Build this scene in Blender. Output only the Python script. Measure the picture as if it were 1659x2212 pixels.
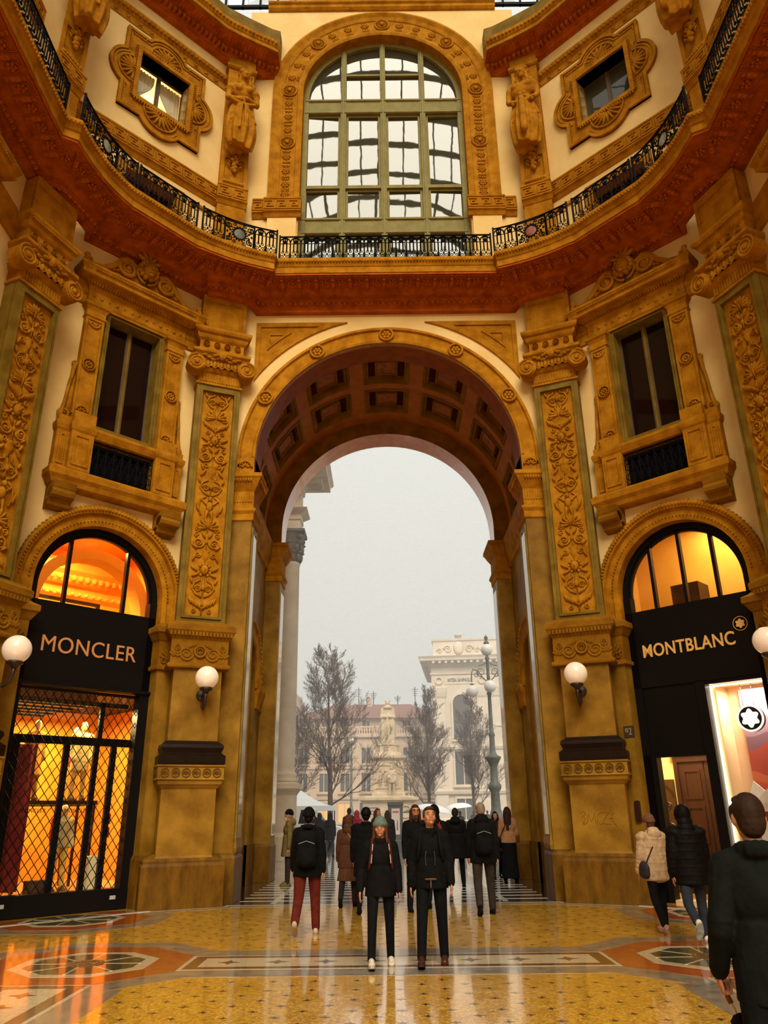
import bpy, bmesh, math, random
from mathutils import Vector, Matrix
from mathutils.geometry import tessellate_polygon
import numpy as np

for o in list(bpy.data.objects):
    bpy.data.objects.remove(o)
scene = bpy.context.scene
col = scene.collection
PI = math.pi
R = math.radians
random.seed(7)

# ------------------------------------------------------------------ camera
F_PX, PITCH, ROLL = 1645.0, R(21.5), R(0.65)
fwd = Vector((0, math.cos(PITCH), math.sin(PITCH)))
rgt = Vector((1, 0, 0))
upv = rgt.cross(fwd)
r2 = rgt * math.cos(ROLL) - upv * math.sin(ROLL)
u2 = upv * math.cos(ROLL) + rgt * math.sin(ROLL)
cam_data = bpy.data.cameras.new('camera')
cam_data.sensor_fit = 'HORIZONTAL'
cam_data.sensor_width = 36.0
cam_data.lens = 36.0 * F_PX / 1659.0
cam_data.clip_end = 600
cam = bpy.data.objects.new('camera', cam_data)
col.objects.link(cam)
M3 = Matrix((r2, u2, -fwd)).transposed().to_4x4()
cam.matrix_world = Matrix.Translation((-0.12, 0, 1.8)) @ M3
scene.camera = cam

# ------------------------------------------------------------------ world, sun, exposure
world = bpy.data.worlds.new('overcast_sky')
scene.world = world
world.use_nodes = True
wn = world.node_tree
wn.nodes.clear()
wo = wn.nodes.new('ShaderNodeOutputWorld')
wb = wn.nodes.new('ShaderNodeBackground')
wb.inputs['Color'].default_value = (0.86, 0.86, 0.80, 1)
wb.inputs['Strength'].default_value = 1.0
wn.links.new(wb.outputs[0], wo.inputs[0])

sun_data = bpy.data.lights.new('soft_overcast_sun', 'SUN')
sun_data.energy = 4.5
sun_data.angle = R(40)
sun_data.color = (1.0, 0.91, 0.74)
sun = bpy.data.objects.new('soft_overcast_sun', sun_data)
sun.rotation_euler = (R(48), R(5), 0)
sun.location = (0, -6, 45)
col.objects.link(sun)

scene.view_settings.view_transform = 'Standard'
scene.view_settings.look = 'None'
scene.view_settings.gamma = 1.0
scene.view_settings.use_curve_mapping = False
scene.view_settings.exposure = 0.08

# ------------------------------------------------------------------ materials
def new_mat(name):
    m = bpy.data.materials.new(name)
    m.use_nodes = True
    nt = m.node_tree
    b = nt.nodes['Principled BSDF']
    return m, nt, b

def setin(b, key, val):
    if key in b.inputs:
        b.inputs[key].default_value = val

def mat(name, c, rough=0.7, var=0.0, scale=3.0, c2=None, bump=0.0, bscale=30.0, metal=0.0, spec=0.4,
        emis=None, estr=0.0, detail=5.0, stretch=None, coat=0.0):
    """procedural material: base colour mottled towards c2 by noise, optional fine bump"""
    m, nt, b = new_mat(name)
    c = tuple(c) + (1,)
    setin(b, 'Base Color', c)
    setin(b, 'Roughness', rough)
    setin(b, 'Metallic', metal)
    setin(b, 'Specular IOR Level', spec)
    if coat:
        setin(b, 'Coat Weight', coat)
        setin(b, 'Coat Roughness', 0.08)
    if emis:
        setin(b, 'Emission Color', tuple(emis) + (1,))
        setin(b, 'Emission Strength', estr)
    tc = None
    if var or bump:
        tc = nt.nodes.new('ShaderNodeTexCoord')
        src = tc.outputs['Object']
        if stretch:
            mp = nt.nodes.new('ShaderNodeMapping')
            mp.inputs['Scale'].default_value = stretch
            nt.links.new(src, mp.inputs[0])
            src = mp.outputs[0]
    if var:
        n = nt.nodes.new('ShaderNodeTexNoise')
        n.inputs['Scale'].default_value = scale
        n.inputs['Detail'].default_value = detail
        n.inputs['Roughness'].default_value = 0.62
        nt.links.new(src, n.inputs['Vector'])
        rp = nt.nodes.new('ShaderNodeValToRGB')
        rp.color_ramp.elements[0].position = 0.36
        rp.color_ramp.elements[1].position = 0.66
        if c2 is None:
            c2 = tuple(v * (1 - var) for v in c[:3])
        rp.color_ramp.elements[0].color = tuple(c2) + (1,)
        rp.color_ramp.elements[1].color = c
        nt.links.new(n.outputs[0], rp.inputs[0])
        nt.links.new(rp.outputs[0], b.inputs['Base Color'])
    if bump:
        n2 = nt.nodes.new('ShaderNodeTexNoise')
        n2.inputs['Scale'].default_value = bscale
        n2.inputs['Detail'].default_value = 4
        nt.links.new(src, n2.inputs['Vector'])
        bp = nt.nodes.new('ShaderNodeBump')
        bp.inputs['Strength'].default_value = bump
        bp.inputs['Distance'].default_value = 0.02
        nt.links.new(n2.outputs[0], bp.inputs['Height'])
        nt.links.new(bp.outputs[0], b.inputs['Normal'])
    return m

MT = {}
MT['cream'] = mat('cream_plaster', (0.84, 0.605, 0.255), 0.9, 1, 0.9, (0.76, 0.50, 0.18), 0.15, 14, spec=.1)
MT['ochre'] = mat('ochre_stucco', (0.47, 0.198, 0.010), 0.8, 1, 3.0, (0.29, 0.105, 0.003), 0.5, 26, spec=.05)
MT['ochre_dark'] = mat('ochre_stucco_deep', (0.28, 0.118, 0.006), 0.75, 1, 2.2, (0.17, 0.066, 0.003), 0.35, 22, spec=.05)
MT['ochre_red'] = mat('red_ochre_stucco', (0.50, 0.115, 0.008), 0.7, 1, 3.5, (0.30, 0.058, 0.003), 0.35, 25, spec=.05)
MT['vault'] = mat('vault_stucco', (0.46, 0.14, 0.012), 0.6, 1, 2.5, (0.34, 0.095, 0.007), 0.25, 25, spec=.08)
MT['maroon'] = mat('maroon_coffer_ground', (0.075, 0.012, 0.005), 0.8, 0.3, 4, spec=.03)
MT['coffer_panel'] = mat('orange_marble_panel', (0.42, 0.12, 0.014), 0.5, 1, 5, (0.24, 0.06, 0.007), spec=.08)
MT['stone'] = mat('olive_marble', (0.315, 0.158, 0.017), 0.45, 1, 1.3, (0.15, 0.068, 0.005), 0.12, 20, spec=.08, detail=8)
MT['stone_dark'] = mat('brown_granite', (0.17, 0.075, 0.006), 0.45, 1, 2.5, (0.085, 0.036, 0.003), 0.1, 40, stretch=(1.8, 1.8, .7), spec=.08)
MT['stone_frame'] = mat('olive_marble_frame', (0.24, 0.145, 0.020), 0.55, 1, 2, (0.14, 0.08, 0.008), 0.15, 20, spec=.06)
MT['polished'] = mat('polished_marble', (0.75, 0.26, 0.045), 0.10, 1, 4, (0.60, 0.17, 0.026), 0, spec=1.0)
MT['soffit'] = mat('red_marble_soffit', (0.80, 0.25, 0.03), 0.3, 1, 4, (0.62, 0.16, 0.018), 0, spec=0.3)
MT['bronze'] = mat('dark_bronze_marble', (0.016, 0.007, 0.003), 0.4, 0.3, 5, spec=.08)
MT['black'] = mat('black_lacquer', (0.006, 0.005, 0.005), 0.32, spec=0.15)
MT['iron'] = mat('black_wrought_iron', (0.004, 0.004, 0.005), 0.55, metal=0.0, spec=0.06)
MT['olive'] = mat('olive_window_paint', (0.26, 0.215, 0.065), 0.55, 0.25, 4, spec=.1)
MT['frame_brown'] = mat('brown_window_frame', (0.12, 0.07, 0.03), 0.5, 0.25, 4)
MT['gold'] = mat('brass_letters', (0.50, 0.25, 0.075), 0.45, metal=0.2, emis=(0.5, 0.25, 0.07), estr=0.12)
MT['globe'] = mat('opal_glass_globe', (0.86, 0.70, 0.54), 0.14, emis=(1.0, 0.72, 0.48), estr=0.16, spec=0.6)
MT['lamp_iron'] = mat('dark_brown_iron', (0.03, 0.015, 0.010), 0.4)

def mirror_glass(name, tint, refl, rough=0.015, wav=0.0, wscale=1.5):
    """window pane that mirrors its surroundings over a dark room"""
    m, nt, b = new_mat(name)
    setin(b, 'Base Color', tuple(tint) + (1,))
    setin(b, 'Roughness', rough)
    setin(b, 'IOR', refl)
    setin(b, 'Specular IOR Level', 0.5)
    if wav:
        tc = nt.nodes.new('ShaderNodeTexCoord')
        n = nt.nodes.new('ShaderNodeTexNoise')
        n.inputs['Scale'].default_value = wscale
        n.inputs['Detail'].default_value = 1.5
        nt.links.new(tc.outputs['Object'], n.inputs['Vector'])
        bp = nt.nodes.new('ShaderNodeBump')
        bp.inputs['Strength'].default_value = wav
        bp.inputs['Distance'].default_value = 0.1
        nt.links.new(n.outputs[0], bp.inputs['Height'])
        nt.links.new(bp.outputs[0], b.inputs['Normal'])
    return m

MT['pane_big'] = mirror_glass('old_window_glass', (0.05, 0.045, 0.025), 1.6, 0.02, 0.010, 1.8)
MT['strip'] = mirror_glass('polished_pale_marble_strip', (.55, .42, .26), 2.0, .06)
MT['pane_dark'] = mirror_glass('dark_window_glass', (0.010, 0.003, 0.002), 1.28, 0.03)
def see_glass(name, tint=(1, 1, 1), refl=0.08):
    m = bpy.data.materials.new(name)
    m.use_nodes = True
    nt = m.node_tree
    nt.nodes.clear()
    out = nt.nodes.new('ShaderNodeOutputMaterial')
    mx = nt.nodes.new('ShaderNodeMixShader')
    tr = nt.nodes.new('ShaderNodeBsdfTransparent')
    tr.inputs[0].default_value = tuple(tint) + (1,)
    gl = nt.nodes.new('ShaderNodeBsdfGlossy')
    gl.inputs['Roughness'].default_value = 0.02
    mx.inputs[0].default_value = refl
    nt.links.new(tr.outputs[0], mx.inputs[1])
    nt.links.new(gl.outputs[0], mx.inputs[2])
    nt.links.new(mx.outputs[0], out.inputs[0])
    return m
MT['clear'] = see_glass('clear_glass', (1, 1, 1), 0.06)
MT['roof_glass'] = see_glass('roof_glass', (0.97, 0.98, 0.97), 0.05)

# ------------------------------------------------------------------ mesh building
class MB:
    def __init__(self):
        self.v = []; self.f = []; self.T = None
    def add(self, vs, fs):
        n = len(self.v)
        if self.T is not None:
            vs = [tuple(self.T @ Vector(p)) for p in vs]
        self.v.extend(vs)
        self.f.extend([tuple(i + n for i in f) for f in fs])
        return self
    def box(s, x0, x1, y0, y1, z0, z1):
        vs = [(x0,y0,z0),(x1,y0,z0),(x1,y1,z0),(x0,y1,z0),(x0,y0,z1),(x1,y0,z1),(x1,y1,z1),(x0,y1,z1)]
        return s.add(vs, [(0,3,2,1),(4,5,6,7),(0,1,5,4),(1,2,6,5),(2,3,7,6),(3,0,4,7)])
    def prism(s, poly, y0, y1):
        """poly of (x,z) extruded from y0 (front) to y1"""
        n = len(poly)
        vs = [(x, y0, z) for x, z in poly] + [(x, y1, z) for x, z in poly]
        fs = [tuple(range(n)), tuple(range(2*n-1, n-1, -1))]
        fs += [(i, i+n, (i+1) % n + n, (i+1) % n) for i in range(n)]
        return s.add(vs, fs)
    def hprism(s, poly, z0, z1):
        """poly of (x,y) extruded vertically"""
        n = len(poly)
        vs = [(x, y, z0) for x, y in poly] + [(x, y, z1) for x, y in poly]
        fs = [tuple(range(n-1, -1, -1)), tuple(range(n, 2*n))]
        fs += [(i, (i+1) % n, (i+1) % n + n, i+n) for i in range(n)]
        return s.add(vs, fs)
    def plate(s, outer, holes, y0, y1, sides=True):
        """flat plate in xz with holes, front y0, back y1"""
        loops = [outer] + holes
        vl = [[Vector((x, z, 0)) for x, z in lp] for lp in loops]
        tris = tessellate_polygon(vl)
        flat = [p for lp in loops for p in lp]
        n = len(flat)
        vs = [(x, y0, z) for x, z in flat] + [(x, y1, z) for x, z in flat]
        fs = [tuple(t) for t in tris] + [tuple(i + n for i in reversed(t)) for t in tris]
        if sides:
            k = 0
            for lp in loops:
                m = len(lp)
                fs += [(k+i, k+(i+1) % m, k+(i+1) % m+n, k+i+n) for i in range(m)]
                k += m
        return s.add(vs, fs)
    def loft(s, rings, closed=True, caps=True):
        """rings: list of equal-length point lists"""
        n = len(rings[0])
        vs = [p for r in rings for p in r]
        fs = []
        for k in range(len(rings)-1):
            rng = range(n) if closed else range(n-1)
            for i in rng:
                j = (i+1) % n
                fs.append((k*n+i, k*n+j, (k+1)*n+j, (k+1)*n+i))
        if caps and closed:
            fs.append(tuple(range(n-1, -1, -1)))
            fs.append(tuple((len(rings)-1)*n+i for i in range(n)))
        return s.add(vs, fs)
    def rings(s, x0, x1, yf, yb, prof):
        """rectangular mouldings: prof of (offset, z); the back stays at yb"""
        return s.loft([[(x0-o, yf-o, z), (x1+o, yf-o, z), (x1+o, yb, z), (x0-o, yb, z)] for o, z in prof])
    def rings4(s, x0, x1, y0, y1, prof):
        return s.loft([[(x0-o, y0-o, z), (x1+o, y0-o, z), (x1+o, y1+o, z), (x0-o, y1+o, z)] for o, z in prof])
    def hsweep(s, prof, x0, x1):
        """closed profile of (y,z) swept along x"""
        return s.loft([[(x0, y, z) for y, z in prof], [(x1, y, z) for y, z in prof]])
    def vsweep(s, prof, z0, z1):
        return s.loft([[(x, y, z0) for x, y in prof], [(x, y, z1) for x, y in prof]])
    def archsweep(s, prof, cx, cz, a0, a1, n):
        """closed profile of (r,y) swept around (cx,cz) in the xz plane"""
        full = abs(abs(a1-a0)-2*PI) < 1e-6
        rs = []
        for k in range(n+1):
            a = a0+(a1-a0)*k/n
            rs.append([(cx+r*math.cos(a), y, cz+r*math.sin(a)) for r, y in prof])
        return s.loft(rs, True, not full)
    def lathe(s, prof, c=(0,0,0), n=16, axis='z'):
        rs = []
        for r, z in prof:
            ring = []
            for k in range(n):
                a = 2*PI*k/n
                if axis == 'z': ring.append((c[0]+r*math.cos(a), c[1]+r*math.sin(a), c[2]+z))
                elif axis == 'y': ring.append((c[0]+r*math.cos(a), c[1]+z, c[2]+r*math.sin(a)))
                else: ring.append((c[0]+z, c[1]+r*math.cos(a), c[2]+r*math.sin(a)))
            rs.append(ring)
        return s.loft(rs)
    def ell(s, c, r, nu=10, nv=6, rot=None):
        rs = []
        for j in range(1, nv):
            t = PI*j/nv
            rs.append([Vector((r[0]*math.sin(t)*math.cos(2*PI*i/nu), r[1]*math.sin(t)*math.sin(2*PI*i/nu), -r[2]*math.cos(t))) for i in range(nu)])
        pts = [Vector((0, 0, -r[2]))] + [p for q in rs for p in q] + [Vector((0, 0, r[2]))]
        if rot is not None: pts = [rot @ p for p in pts]
        C = Vector(c)
        pts = [tuple(p+C) for p in pts]
        fs = [(0, 1+(i+1) % nu, 1+i) for i in range(nu)]
        for j in range(nv-2):
            for i in range(nu):
                a = 1+j*nu+i; b = 1+j*nu+(i+1) % nu
                fs.append((a, b, b+nu, a+nu))
        L = len(pts)-1
        fs += [(L-nu+i, L-nu+(i+1) % nu, L) for i in range(nu)]
        return s.add(pts, fs)
    def tube(s, pts, rad, n=6, closed=False, flat=None):
        """round tube along pts; rad a number or list"""
        P = [Vector(p) for p in pts]
        m = len(P)
        rl = rad if isinstance(rad, (list, tuple)) else [rad]*m
        rs = []
        up0 = None
        for i in range(m):
            if closed: t = P[(i+1) % m]-P[i-1]
            else: t = P[min(i+1, m-1)]-P[max(i-1, 0)]
            if t.length < 1e-9: t = Vector((0, 0, 1))
            t.normalize()
            if up0 is None:
                ref = Vector((0, 1, 0)) if abs(t.y) < 0.9 else Vector((1, 0, 0))
                up0 = ref
            a = up0 - t*up0.dot(t)
            if a.length < 1e-6: a = t.orthogonal()
            a.normalize(); up0 = a
            b = t.cross(a)
            rs.append([tuple(P[i]+(a*math.cos(2*PI*k/n)*(flat if flat else 1)+b*math.sin(2*PI*k/n))*rl[i]) for k in range(n)])
        if closed: rs.append(rs[0])
        return s.loft(rs, True, not closed)
    def cap(s, p0, p1, r0, r1, n=10, sq=1.0):
        """tapered capsule"""
        p0 = Vector(p0); p1 = Vector(p1)
        t = (p1-p0)
        L = t.length
        if L < 1e-6: return s.ell(p0, (r0, r0, r0), n, 6)
        t.normalize()
        a = t.orthogonal().normalized()
        b = t.cross(a)
        rs = []
        for d, r, base in [(-.98,.2,0),(-.7,.71,0),(0,1,0),(0,1,1),(.7,.71,1),(.98,.2,1)]:
            rr = r0 if base == 0 else r1
            c = (p0 if base == 0 else p1)+t*d*rr
            rs.append([tuple(c+(a*math.cos(2*PI*k/n)+b*math.sin(2*PI*k/n))*rr*r) for k in range(n)])
        return s.loft(rs)
    def spiral(s, c, r0, r1, turns, a0, rad, y=0.0, n=18, sides=5, sx=1):
        pts = []; rr = []
        for k in range(n+1):
            t = k/n
            a = a0+turns*2*PI*t
            r = r0+(r1-r0)*t
            pts.append((c[0]+sx*r*math.cos(a), y, c[1]+r*math.sin(a)))
            rr.append(rad*(1-0.45*t))
        return s.tube(pts, rr, sides)
    def build(s, name, m=None, parent=None, smooth=False, M=None, auto=False):
        me = bpy.data.meshes.new(name)
        me.from_pydata(s.v, [], s.f)
        me.update()
        bm = bmesh.new(); bm.from_mesh(me)
        bmesh.ops.recalc_face_normals(bm, faces=bm.faces)
        bm.to_mesh(me); bm.free()
        return link(name, me, m, parent, smooth, M)

def link(name, me, m=None, parent=None, smooth=False, M=None):
    if m is not None and not me.materials:
        me.materials.append(MT[m] if isinstance(m, str) else m)
    if smooth:
        me.polygons.foreach_set('use_smooth', [True]*len(me.polygons))
    o = bpy.data.objects.new(name, me)
    col.objects.link(o)
    if parent is not None: o.parent = parent
    if M is not None: o.matrix_local = M
    return o

def empty(name, M=None, parent=None):
    o = bpy.data.objects.new(name, None)
    o.empty_display_size = 0.2
    col.objects.link(o)
    if parent is not None: o.parent = parent
    if M is not None: o.matrix_local = M
    return o

def tag(o, label=None, cat=None, group=None, kind=None):
    if label: o['label'] = label
    if cat: o['category'] = cat
    if group: o['group'] = group
    if kind: o['kind'] = kind
    return o

def inst(o, parent, M, name=None):
    c = o.copy()
    col.objects.link(c)
    c.parent = parent
    c.matrix_local = M
    return c

def copy_tree(o, parent=None):
    c = o.copy()
    col.objects.link(c)
    c.parent = parent
    for ch in list(o.children):
        copy_tree(ch, c)
    return c

def frame(x, y, deg, z=0.0):
    return Matrix.Translation((x, y, z)) @ Matrix.Rotation(R(deg), 4, 'Z')
def TR(x, y, z, rx=0, ry=0, rz=0, s=1.0):
    M = Matrix.Translation((x, y, z)) @ Matrix.Rotation(rz, 4, 'Z') @ Matrix.Rotation(ry, 4, 'Y') @ Matrix.Rotation(rx, 4, 'X')
    if s != 1.0: M = M @ Matrix.Diagonal((s, s, s, 1))
    return M
def arc(cx, cz, r, a0, a1, n):
    return [(cx+r*math.cos(a0+(a1-a0)*k/n), cz+r*math.sin(a0+(a1-a0)*k/n)) for k in range(n+1)]
FR = {('c', 0): frame(0, 18.15, 0)}
for sd in (-1, 1):
    FR[('d', sd)] = frame(sd*6.455, 16.445, -45*sd)
    FR[('p1', sd)] = frame(sd*4.70, 18.17, -22.5*sd)
    FR[('p2', sd)] = frame(sd*8.13, 13.92, -67.5*sd)
    FR[('s', sd)] = frame(sd*8.16, 10.5, -90*sd)
SIDE = {-1: 'left', 1: 'right'}

# ================================================================== FLOOR
MT['mosaic'] = None
def mosaic_mat():
    m, nt, b = new_mat('ochre_mosaic_floor')
    tc = nt.nodes.new('ShaderNodeTexCoord')
    v = nt.nodes.new('ShaderNodeTexVoronoi')
    v.inputs['Scale'].default_value = 42
    nt.links.new(tc.outputs['Object'], v.inputs['Vector'])
    rp = nt.nodes.new('ShaderNodeValToRGB')
    e = rp.color_ramp.elements
    e[0].position = 0.0; e[0].color = (0.42, 0.185, 0.012, 1)
    e[1].position = 1.0; e[1].color = (0.86, 0.52, 0.06, 1)
    e2 = rp.color_ramp.elements.new(0.5); e2.color = (0.64, 0.32, 0.025, 1)
    sp = nt.nodes.new('ShaderNodeSeparateColor')
    nt.links.new(v.outputs['Color'], sp.inputs[0])
    nt.links.new(sp.outputs[0], rp.inputs[0])
    nt.links.new(rp.outputs[0], b.inputs['Base Color'])
    n = nt.nodes.new('ShaderNodeTexNoise')
    n.inputs['Scale'].default_value = 2.2; n.inputs['Detail'].default_value = 6
    nt.links.new(tc.outputs['Object'], n.inputs['Vector'])
    mr = nt.nodes.new('ShaderNodeMapRange')
    mr.inputs[1].default_value = 0.35; mr.inputs[2].default_value = 0.7
    mr.inputs[3].default_value = 0.16; mr.inputs[4].default_value = 0.32
    nt.links.new(n.outputs[0], mr.inputs[0])
    nt.links.new(mr.outputs[0], b.inputs['Roughness'])
    setin(b, 'Specular IOR Level', 0.8); setin(b, 'Coat Weight', 1.0); setin(b, 'Coat Roughness', 0.075); setin(b, 'Coat IOR', 1.6)
    n2 = nt.nodes.new('ShaderNodeTexNoise')
    n2.inputs['Scale'].default_value = 9
    nt.links.new(tc.outputs['Object'], n2.inputs['Vector'])
    bp = nt.nodes.new('ShaderNodeBump')
    bp.inputs['Strength'].default_value = 0.05; bp.inputs['Distance'].default_value = 0.02
    nt.links.new(n2.outputs[0], bp.inputs['Height'])
    nt.links.new(bp.outputs[0], b.inputs['Normal'])
    return m
MT['mosaic'] = mosaic_mat()
def floor_mat(name, c, c2, sc=3, rough=0.14, bump=0.04):
    return mat(name, c, rough+.1, 1, sc, c2, bump, 8, spec=0.7, coat=1.0)
MT['f_grey'] = floor_mat('grey_marble_band', (0.36, 0.29, 0.19), (0.19, 0.15, 0.10), 4)
MT['f_white'] = floor_mat('cream_marble_inlay', (0.72, 0.60, 0.38), (0.58, 0.45, 0.25), 20)
MT['f_red'] = floor_mat('red_marble_inlay', (0.48, 0.10, 0.010), (0.32, 0.055, 0.006), 6)
MT['f_green'] = floor_mat('green_marble_inlay', (0.085, 0.085, 0.035), (0.045, 0.045, 0.02), 5)
MT['f_brown'] = floor_mat('brown_mosaic_border', (0.16, 0.06, 0.018), (0.09, 0.032, 0.01), 40)
MT['f_dark'] = floor_mat('dark_inlay', (0.045, 0.035, 0.03), (0.03, 0.02, 0.02), 8)
MT['f_wet'] = floor_mat('wet_dark_paving', (0.075, 0.05, 0.04), (0.04, 0.028, 0.024), 3, 0.09, 0.10)
MT['f_strip'] = floor_mat('pale_granite_strip', (0.62, 0.56, 0.46), (0.45, 0.40, 0.32), 6, 0.2)

floor = MB().hprism([(-9.5, 18.0), (-9.5, -6), (-24, -14), (-24, -44), (24, -44), (24, -14), (9.5, -6), (9.5, 18.0)], -0.3, 0).build('floor', 'mosaic')
tag(floor, kind='structure')
def slab(poly, m, name, z=0.003, z0=-0.02, parent=floor):
    return MB().hprism(poly, z0, z).build(name, m, parent)
def rectp(x0, x1, y0, y1): return [(x0, y0), (x1, y0), (x1, y1), (x0, y1)]
def octp(cx, cy, h, e): return [(cx-e, cy-h), (cx+e, cy-h), (cx+h, cy-e), (cx+h, cy+e), (cx+e, cy+h), (cx-e, cy+h), (cx-h, cy+e), (cx-h, cy-e)]
def clip_wall(poly, sd):
    """cut a floor polygon off at the shopfront line x+y=22.75"""
    out = []
    n = len(poly)
    f = lambda p: 22.75-(sd*p[0]+p[1])
    for i in range(n):
        a, b = poly[i], poly[(i+1) % n]
        fa, fb = f(a), f(b)
        if fa >= 0: out.append(a)
        if fa*fb < 0:
            t = fa/(fa-fb)
            out.append((a[0]+(b[0]-a[0])*t, a[1]+(b[1]-a[1])*t))
    return out
star4 = [(0.5*math.cos(a)*(1 if k % 2 == 0 else .42), .5*math.sin(a)*(1 if k % 2 == 0 else .42)) for k, a in enumerate([i*PI/4 for i in range(8)])]
slab(rectp(-2.72, 2.72, 10.40, 10.83), 'f_grey', 'marble_band')
slab(rectp(-2.72, 2.72, 11.83, 12.26), 'f_grey', 'marble_band')
def cream_panel(x0, x1, y0, y1, stars, along):
    slab(rectp(x0, x1, y0, y1), 'f_white', 'cream_panel', 0.004)
    b = 0.055
    for (a0, a1, b0, b1) in ((x0+b, x1-b, y0+b, y0+b+.13), (x0+b, x1-b, y1-b-.13, y1-b), (x0+b, x0+b+.16, y0+b+.13, y1-b-.13), (x1-b-.16, x1-b, y0+b+.13, y1-b-.13)):
        slab(rectp(a0, a1, b0, b1), 'f_brown', 'mosaic_border', 0.006)
    for k in range(stars):
        t = (k+.5)/stars
        px, py = ((x0+.25)+(x1-x0-.5)*t, (y0+y1)/2) if along == 'x' else ((x0+x1)/2, (y0+.25)+(y1-y0-.5)*t)
        s_ = slab([(px+p[0]*.30, py+p[1]*.30) for p in star4], 'f_brown', 'star_inlay', 0.0065)
cream_panel(-2.76, 2.76, 10.83, 11.83, 8, 'x')
for sd in (-1, 1):
    cx, cy = sd*4.06, 11.33
    slab(octp(cx, cy, 1.72, .72), 'f_grey', 'marble_band', 0.002)
    slab(octp(cx, cy, 1.29, .54), 'f_red', 'red_octagon', 0.005)
    slab(octp(cx, cy, .86, .36), 'f_white', 'white_octagon', 0.007)
    slab(octp(cx, cy, .70, .29), 'f_green', 'green_octagon', 0.009)
    for k in range(8):
        a = k*PI/4
        d = Vector((math.cos(a), math.sin(a))); n = Vector((-d.y, d.x))*.012
        p = [Vector((cx, cy))+d*.2-n, Vector((cx, cy))+d*.72-n, Vector((cx, cy))+d*.72+n, Vector((cx, cy))+d*.2+n]
        slab([tuple(q) for q in p], 'f_white', 'spoke_inlay', 0.011)
    mb = MB()
    for rr in (.07, .15, .23): mb.lathe([(rr-.014, 0), (rr-.014, .012), (rr+.014, .012), (rr+.014, 0)], (cx, cy, .002), 20)
    for k in range(10):
        a = k*PI/5
        mb.lathe([(.035, 0), (.035, .012), (.055, .012), (.055, 0)], (cx+.19*math.cos(a), cy+.19*math.sin(a), .003), 8)
    mb.build('bronze_grate', mat('bronze_grate_metal', (.22, .11, .03), .35, metal=.7), floor)
    # outer side rectangles and the panel towards the viewer
    x_in, x_out = sd*3.50, sd*4.62
    slab(rectp(min(sd*3.07, sd*5.05), max(sd*3.07, sd*5.05), 4.0, 9.75), 'f_grey', 'marble_band', 0.001)
    cream_panel(min(x_in, x_out), max(x_in, x_out), 6.2, 10.03, 6, 'y')
    slab(rectp(min(sd*5.3, sd*9.4), max(sd*5.3, sd*9.4), 10.40, 12.26), 'f_grey', 'marble_band', 0.001)
    cream_panel(min(sd*5.35, sd*8.1), max(sd*5.35, sd*8.1), 10.83, 11.83, 4, 'x')
    # red octagon in front of the shop
    c2x, c2y = sd*5.95, 15.80
    slab(clip_wall(octp(c2x, c2y, 1.72, .72), sd), 'f_grey', 'marble_band', 0.002)
    slab(clip_wall(octp(c2x, c2y, 1.30, .54), sd), 'f_red', 'red_octagon', 0.005)
    slab(clip_wall(octp(c2x, c2y, .86, .36), sd), 'f_white', 'white_octagon', 0.007)
    slab(clip_wall(octp(c2x, c2y, .74, .31), sd), 'f_green', 'green_octagon', 0.009)
    for k in range(4):
        a = k*PI/4
        d = Vector((math.cos(a), math.sin(a))); n = Vector((-d.y, d.x))*.014
        p = [Vector((c2x, c2y))-d*.7-n, Vector((c2x, c2y))+d*.7-n, Vector((c2x, c2y))+d*.7+n, Vector((c2x, c2y))-d*.7+n]
        q = clip_wall([tuple(t) for t in p], sd)
        if len(q) > 2: slab(q, 'f_white', 'spoke_inlay', 0.011)
# threshold strips following the piers
slab(rectp(-3.55, 3.55, 17.86, 18.0), 'f_strip', 'threshold_strip', 0.004)
slab(rectp(-3.9, 3.9, 17.62, 17.86), 'f_grey', 'marble_band', 0.003)
for sd in (-1, 1):
    def line_strip(a, b, w0, w1, m, z):
        a = Vector(a); b = Vector(b); d = (b-a).normalized(); n = Vector((d.y, -d.x))*sd
        slab([tuple(a+n*w0), tuple(b+n*w0), tuple(b+n*w1), tuple(a+n*w1)], m, 'threshold_strip', z)
    line_strip((sd*3.5, 17.80), (sd*5.05, 16.98), 0.02, .14, 'f_strip', .0045)
    line_strip((sd*3.5, 17.80), (sd*5.05, 16.98), .14, .36, 'f_grey', .0035)
    line_strip((sd*4.95, 17.1), (sd*8.0, 14.05), 0.0, .12, 'f_strip', .012)
# dark four-point inlays: the near ones piece by piece, the far ones joined
dot = MB().hprism([(p[0]*.105, p[1]*.105) for p in star4], -0.01, 0.0015)
dot_o = None
far_dots = MB()
ndots = 0
for j in range(0, 60):
    y = 6.3+j*.238
    for i in range(-14, 15):
        x = i*.485+(.2425 if j % 2 else 0)
        near = y < 10.32
        if near and abs(x) > 2.98: continue
        if not near and (y < 12.4 or y > 17.4): continue
        if not near and abs(x) > 6.6: continue
        if not near:
            ok = abs(abs(x)-4.06) > 1.75 or y > 13.1
            if not ok or abs(x)+y > 22.0: continue
            if math.hypot(abs(x)-5.95, y-15.8) < 1.75: continue
            if abs(x) > 3.3 and abs(x)*.47+y > 19.2: continue
        if near:
            if dot_o is None:
                dot_o = dot.build('inlay_tile', 'f_dark', floor, M=TR(x, y, 0))
            else: inst(dot_o, floor, TR(x, y, 0))
            ndots += 1
        else:
            far_dots.hprism([(x+p[0]*.105, y+p[1]*.105) for p in star4], -0.01, 0.0015)
tag(far_dots.build('inlay_tiles_far', 'f_dark', floor), kind='stuff')

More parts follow.
